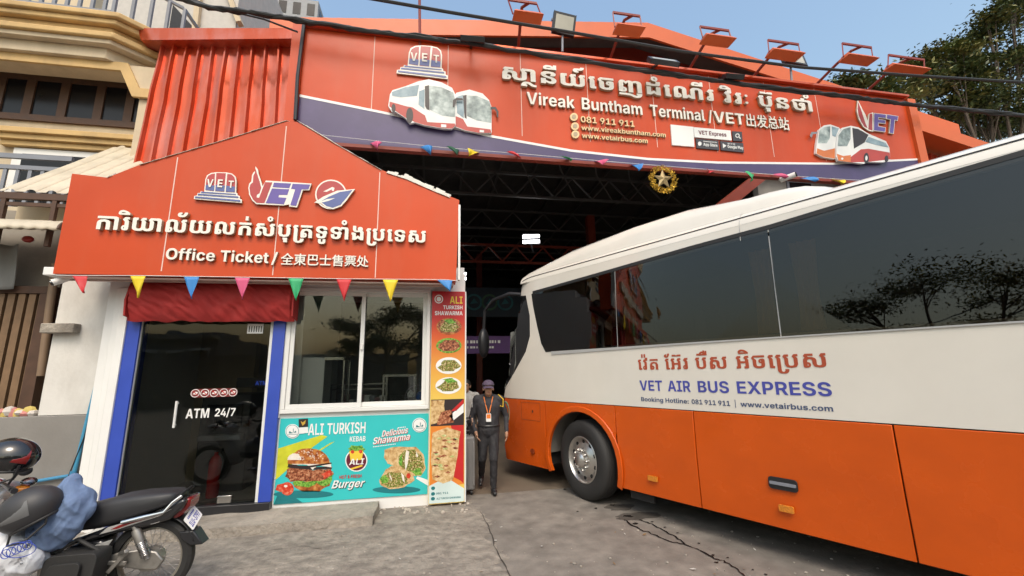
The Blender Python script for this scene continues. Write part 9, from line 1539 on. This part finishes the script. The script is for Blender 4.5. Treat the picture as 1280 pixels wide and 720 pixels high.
mb.build('shock_spring', m_chrome, bike)
mb = MB(); mb.tube([K(185, 693, .1), K(150, 702, .11), K(95, 712, .12), K(60, 715, .12)], [.05, .05, .035, .02], 14); mb.build('exhaust', m_chrome, bike)
mb = MB(); mb.bar(K(160, 688, -.14), K(134, 716, -.16), .022, .03).bar(K(150, 692, -.15), K(158, 689, -.24), .025, .025).bar(K(158, 704, -.13), K(124, 703, -.13), .02, .03); mb.build('foot_peg', m_eng, bike, bevel=.004)
plate([(90, 680), (112, 672), (140, 668), (150, 678), (128, 688), (100, 696), (86, 694)], -.12, .12).build('side_cover', m_bkpaint, bike, bevel=.02)
plate([(108, 690), (120, 681), (141, 674), (134, 684), (118, 690)], -.128, -.121).build('side_stripe', m_silver, bike, bevel=.002)
plate([(60, 690), (118, 694), (124, 730), (60, 740)], -.11, .11).build('engine', m_eng, bike, bevel=.02)
mb = MB(); mb.tube([K(100, 680), K(60, 690), K(20, 690), K(-20, 660), K(-35, 620), K(-38, 600)], .045, 10); mb.build('frame_tube', m_bkpaint, bike)
plate([(-60, 612), (-30, 600), (0, 618), (18, 660), (28, 708), (8, 716), (-12, 670), (-40, 640)], -.20, .20).build('leg_shield', m_silver, bike, bevel=.05)
# handlebar, instrument cowl, headlamp, mirror
mb = MB(); mb.tube([K(14, 612, -.34), K(6, 606, -.2), K(0, 604, 0), K(6, 606, .2), K(14, 612, .34)], .014, 10); mb.tube([K(18, 614, -.36), K(13, 611, -.26)], .02, 10); mb.build('handlebar', m_black, bike)
cowl = MB().ball(K(4, 618), (.10, .15, .10), 18).build('handlebar_cowl', m_silver, bike); MB().ball(K(-10, 612), (.09, .09, .09), 16).build('headlamp', m_chrome, cowl); MB().ball(K(26, 612, -.1), (.06, .045, .035), 14).build('indicator', m_orange, cowl); MB().ball(K(36, 602, -.08), (.05, .05, .035), 14).build('dial_lens', glass('dial_glass', (.7, .5, .5), 1.5, boost=.1), cowl)
mb = MB(); mb.tube([K(10, 606, -.24), K(20, 592, -.25), K(24, 582, -.25)], .008, 8); mb.tube([K(10, 606, .24), K(24, 590, .25), K(30, 580, .25)], .008, 8); ms = mb.build('mirror_stem', m_black, bike); MB().ball(K(31, 588, .25), (.06, .02, .045), 14).build('mirror', m_black, ms)
# helmets
def helmet(c, r_, rot, lab, hm, dec, visor):
    o = thing('helmet', lab, 'helmet', tuple(c)); Rm = rot
    shell = MB(); n1, n2 = 36, 22
    def hs(i, j):
        a = 2 * math.pi * i; t = R(-38 + 128 * j); x, y, z = math.cos(t) * math.cos(a), math.cos(t) * math.sin(a), math.sin(t)
        if t < 0: x *= 1 - .10 * (-t); 
        return c + Rm @ Vector((x * 1.18 * r_, y * .92 * r_, z * .95 * r_))
    shell.grid(hs, n1, n2); sh_ = shell.build('shell', hm, o, smooth=60, solid=.006)
    rimb = MB(); rimb.tube([hs(k / 36, 0) for k in range(36)], .011, 8, closed=True); rimb.build('rim', m_rub, o)
    lin = MB(); lin.ball(c + Rm @ Vector((0, 0, -.05 * r_)), (1.1 * r_, .86 * r_, .85 * r_), 24, rot=Rm, z0=-.6, z1=.9); lin.build('lining', M('helmet_lining', (.03, .03, .032), .9), o)
    if visor:
        vb = MB(); vb.grid(lambda i, j: c + Rm @ Vector((-(1.18 + .25 * j) * r_ * math.cos(R(-55 + 110 * i)), .95 * r_ * math.sin(R(-55 + 110 * i)), (-.05 - .10 * j) * r_)), 16, 4); vb.build('peak', m_rub, o, solid=.005)
    if dec:
        db = MB(); db.grid(lambda i, j: c + Rm @ Vector((1.18 * r_ * 1.012 * math.cos(R(-12 + 40 * j)) * math.cos(R(dec[0] + dec[1] * i + 8 * j)), .92 * r_ * 1.012 * math.cos(R(-12 + 40 * j)) * math.sin(R(dec[0] + dec[1] * i + 8 * j)), .95 * r_ * 1.012 * math.sin(R(-12 + 40 * j)) * (.35 + .65 * i))), 14, 6); db.build('decal', dec[2], o)
    sb = MB(); sb.tube([hs(.6, 0), hs(.6, 0) + Vector((0, -.01, -.07)), hs(.75, 0) + Vector((.03, -.02, -.09)), hs(.9, 0) + Vector((0, 0, -.05)), hs(.9, 0)], .008, 6); sb.build('strap', m_rub, o)
hc = at(14, 571, YM - .15); hr = (at(44, 575, YM - .15) - hc).length / 1.12
helmet(hc, hr, Matrix.Rotation(R(8), 3, 'Y'), 'glossy black open helmet with a red flash hanging on the mirror', m_blackgloss, (-60, 34, m_tail), True)
hc = at(38, 637, YM - .34); hr = (at(76, 630, YM - .34) - hc).length / 1.15
helmet(hc, hr, Matrix.Rotation(R(-28), 3, 'Y') @ Matrix.Rotation(R(8), 3, 'X'), 'matt dark grey helmet with a pale swoosh lying in front of the seat', M('matt_charcoal_shell', (.035, .034, .036), .5, var=.1), (-120, 55, M('grey_decal', (.12, .12, .12), .4)), False)
# jacket, carrier bag and black bag
def drape(name, label, cat, pix, dy0, dy1, mat, seed, bulge, vox=.012, wr=.012):
    rn = random.Random(seed); mb = MB()
    pv = None
    for u, v, r_, d in pix:
        p = K(u, v, dy0 + (dy1 - dy0) * d); mb.capsule(pv[0] if pv and (pv[0] - p).length < .3 else p + Vector((.01, 0, 0)), p, pv[1] if pv else r_, r_, 14); pv = (p, r_)
    o = frozen(name, mb, mat, None, [('REMESH', dict(mode='VOXEL', voxel_size=vox)), ('SMOOTH', dict(factor=.8, iterations=bulge))])
    for v in o.data.vertices:
        p = v.co; q = p * 7; n_ = 1 - 2.4 * abs(noise.noise((q.x * 1.6 + q.z * 1.1, q.y, q.z * .5 - q.x * .4 + seed))) + .35 * (1 - 2.4 * abs(noise.noise((p.x * 20 - p.z * 9, p.y * 20, p.z * 9 + seed)))) - .8; v.co += v.normal * wr * n_
    return tag(o, label, cat)
m_denim = M('blue_jacket_cloth', (.13, .19, .32), .8, var=.12, scale=14, bump=.2, bscale=140)
drape('jacket', 'crumpled light blue jacket draped over the front of the motorbike seat', 'jacket', [(84, 612, .07, .2), (96, 618, .08, .3), (108, 624, .07, .4), (90, 632, .10, .1), (75, 640, .10, .1), (100, 640, .07, .6), (70, 655, .10, .1), (55, 660, .10, .1), (84, 655, .09, .1), (48, 674, .09, .2), (66, 676, .09, .2), (82, 670, .07, .2), (118, 630, .035, .3), (100, 652, .035, .1), (92, 668, .03, .1), (40, 660, .08, .4), (86, 603, .045, .4)], -.28, .0, m_denim, 3, 45, .010, .016)
m_bag = M('white_plastic_bag', (.62, .63, .66), .35, var=.06)
bg_ = drape('carrier_bag', 'white plastic carrier bag with a blue print hanging at the front of the motorbike', 'bag', [(10, 678, .10, .2), (25, 690, .12, .2), (5, 700, .12, .2), (40, 700, .09, .2), (-15, 690, .12, .3), (20, 668, .07, .3), (52, 700, .05, .3), (-5, 712, .1, .3), (30, 710, .08, .3)], -.36, .0, m_bag, 7, 4, .010, .018)
mb = MB(); pc_ = K(27, 686, -.47)
for k in range(5): mb.tube([pc_ + Vector(((-.075 + .03 * k) + .028 * math.cos(R(t * 30)), -.02, .012 * k - .02 + .03 * math.sin(R(t * 30)))) for t in range(12)], .0028, 5, closed=True)
mb.tube([pc_ + Vector((.10 * math.cos(R(t * 20)), -.018, .05 * math.sin(R(t * 20)))) for t in range(18)], .0028, 5, closed=True)
mb.build('blue_print', M('bag_blue_ink', (.03, .06, .35), .5), bg_) 
m_nyl = M('black_nylon', (.022, .021, .02), .65, var=.2, bump=.25, bscale=200)
x0_, x1_ = K(62, 700, -.3), K(122, 700, -.3)
sbag = thing('shoulder_bag', 'black nylon bag hanging low on the near side of the motorbike', 'bag', tuple(K(90, 715, -.25)))
mb = MB(); a, b = K(45, 750, -.25), K(121, 689, -.25); mb.prism(rrect(a.x, a.z - .05, b.x, b.z, .05), lambda p, q, c: Vector((p + (q - a.z) * .12, YM - .12 - c, q)), 0, .17); mb.build('bag_body', m_nyl, sbag, bevel=.03)
mb = MB(); mb.prism(rrect(a.x + .05, a.z, b.x - .08, b.z - .05, .04), lambda p, q, c: Vector((p + (q - a.z) * .12, YM - .12 - c, q)), .171, .20); mb.build('pocket', m_nyl, sbag, bevel=.02)
mb = MB(); mb.tube([Vector((a.x + .05, YM - .2, b.z - .01)), K(80, 684, -.22), K(98, 674, -.2), K(112, 682, -.22), Vector((b.x, YM - .2, b.z - .02))], .014, 8); mb.build('strap', m_nyl, sbag)
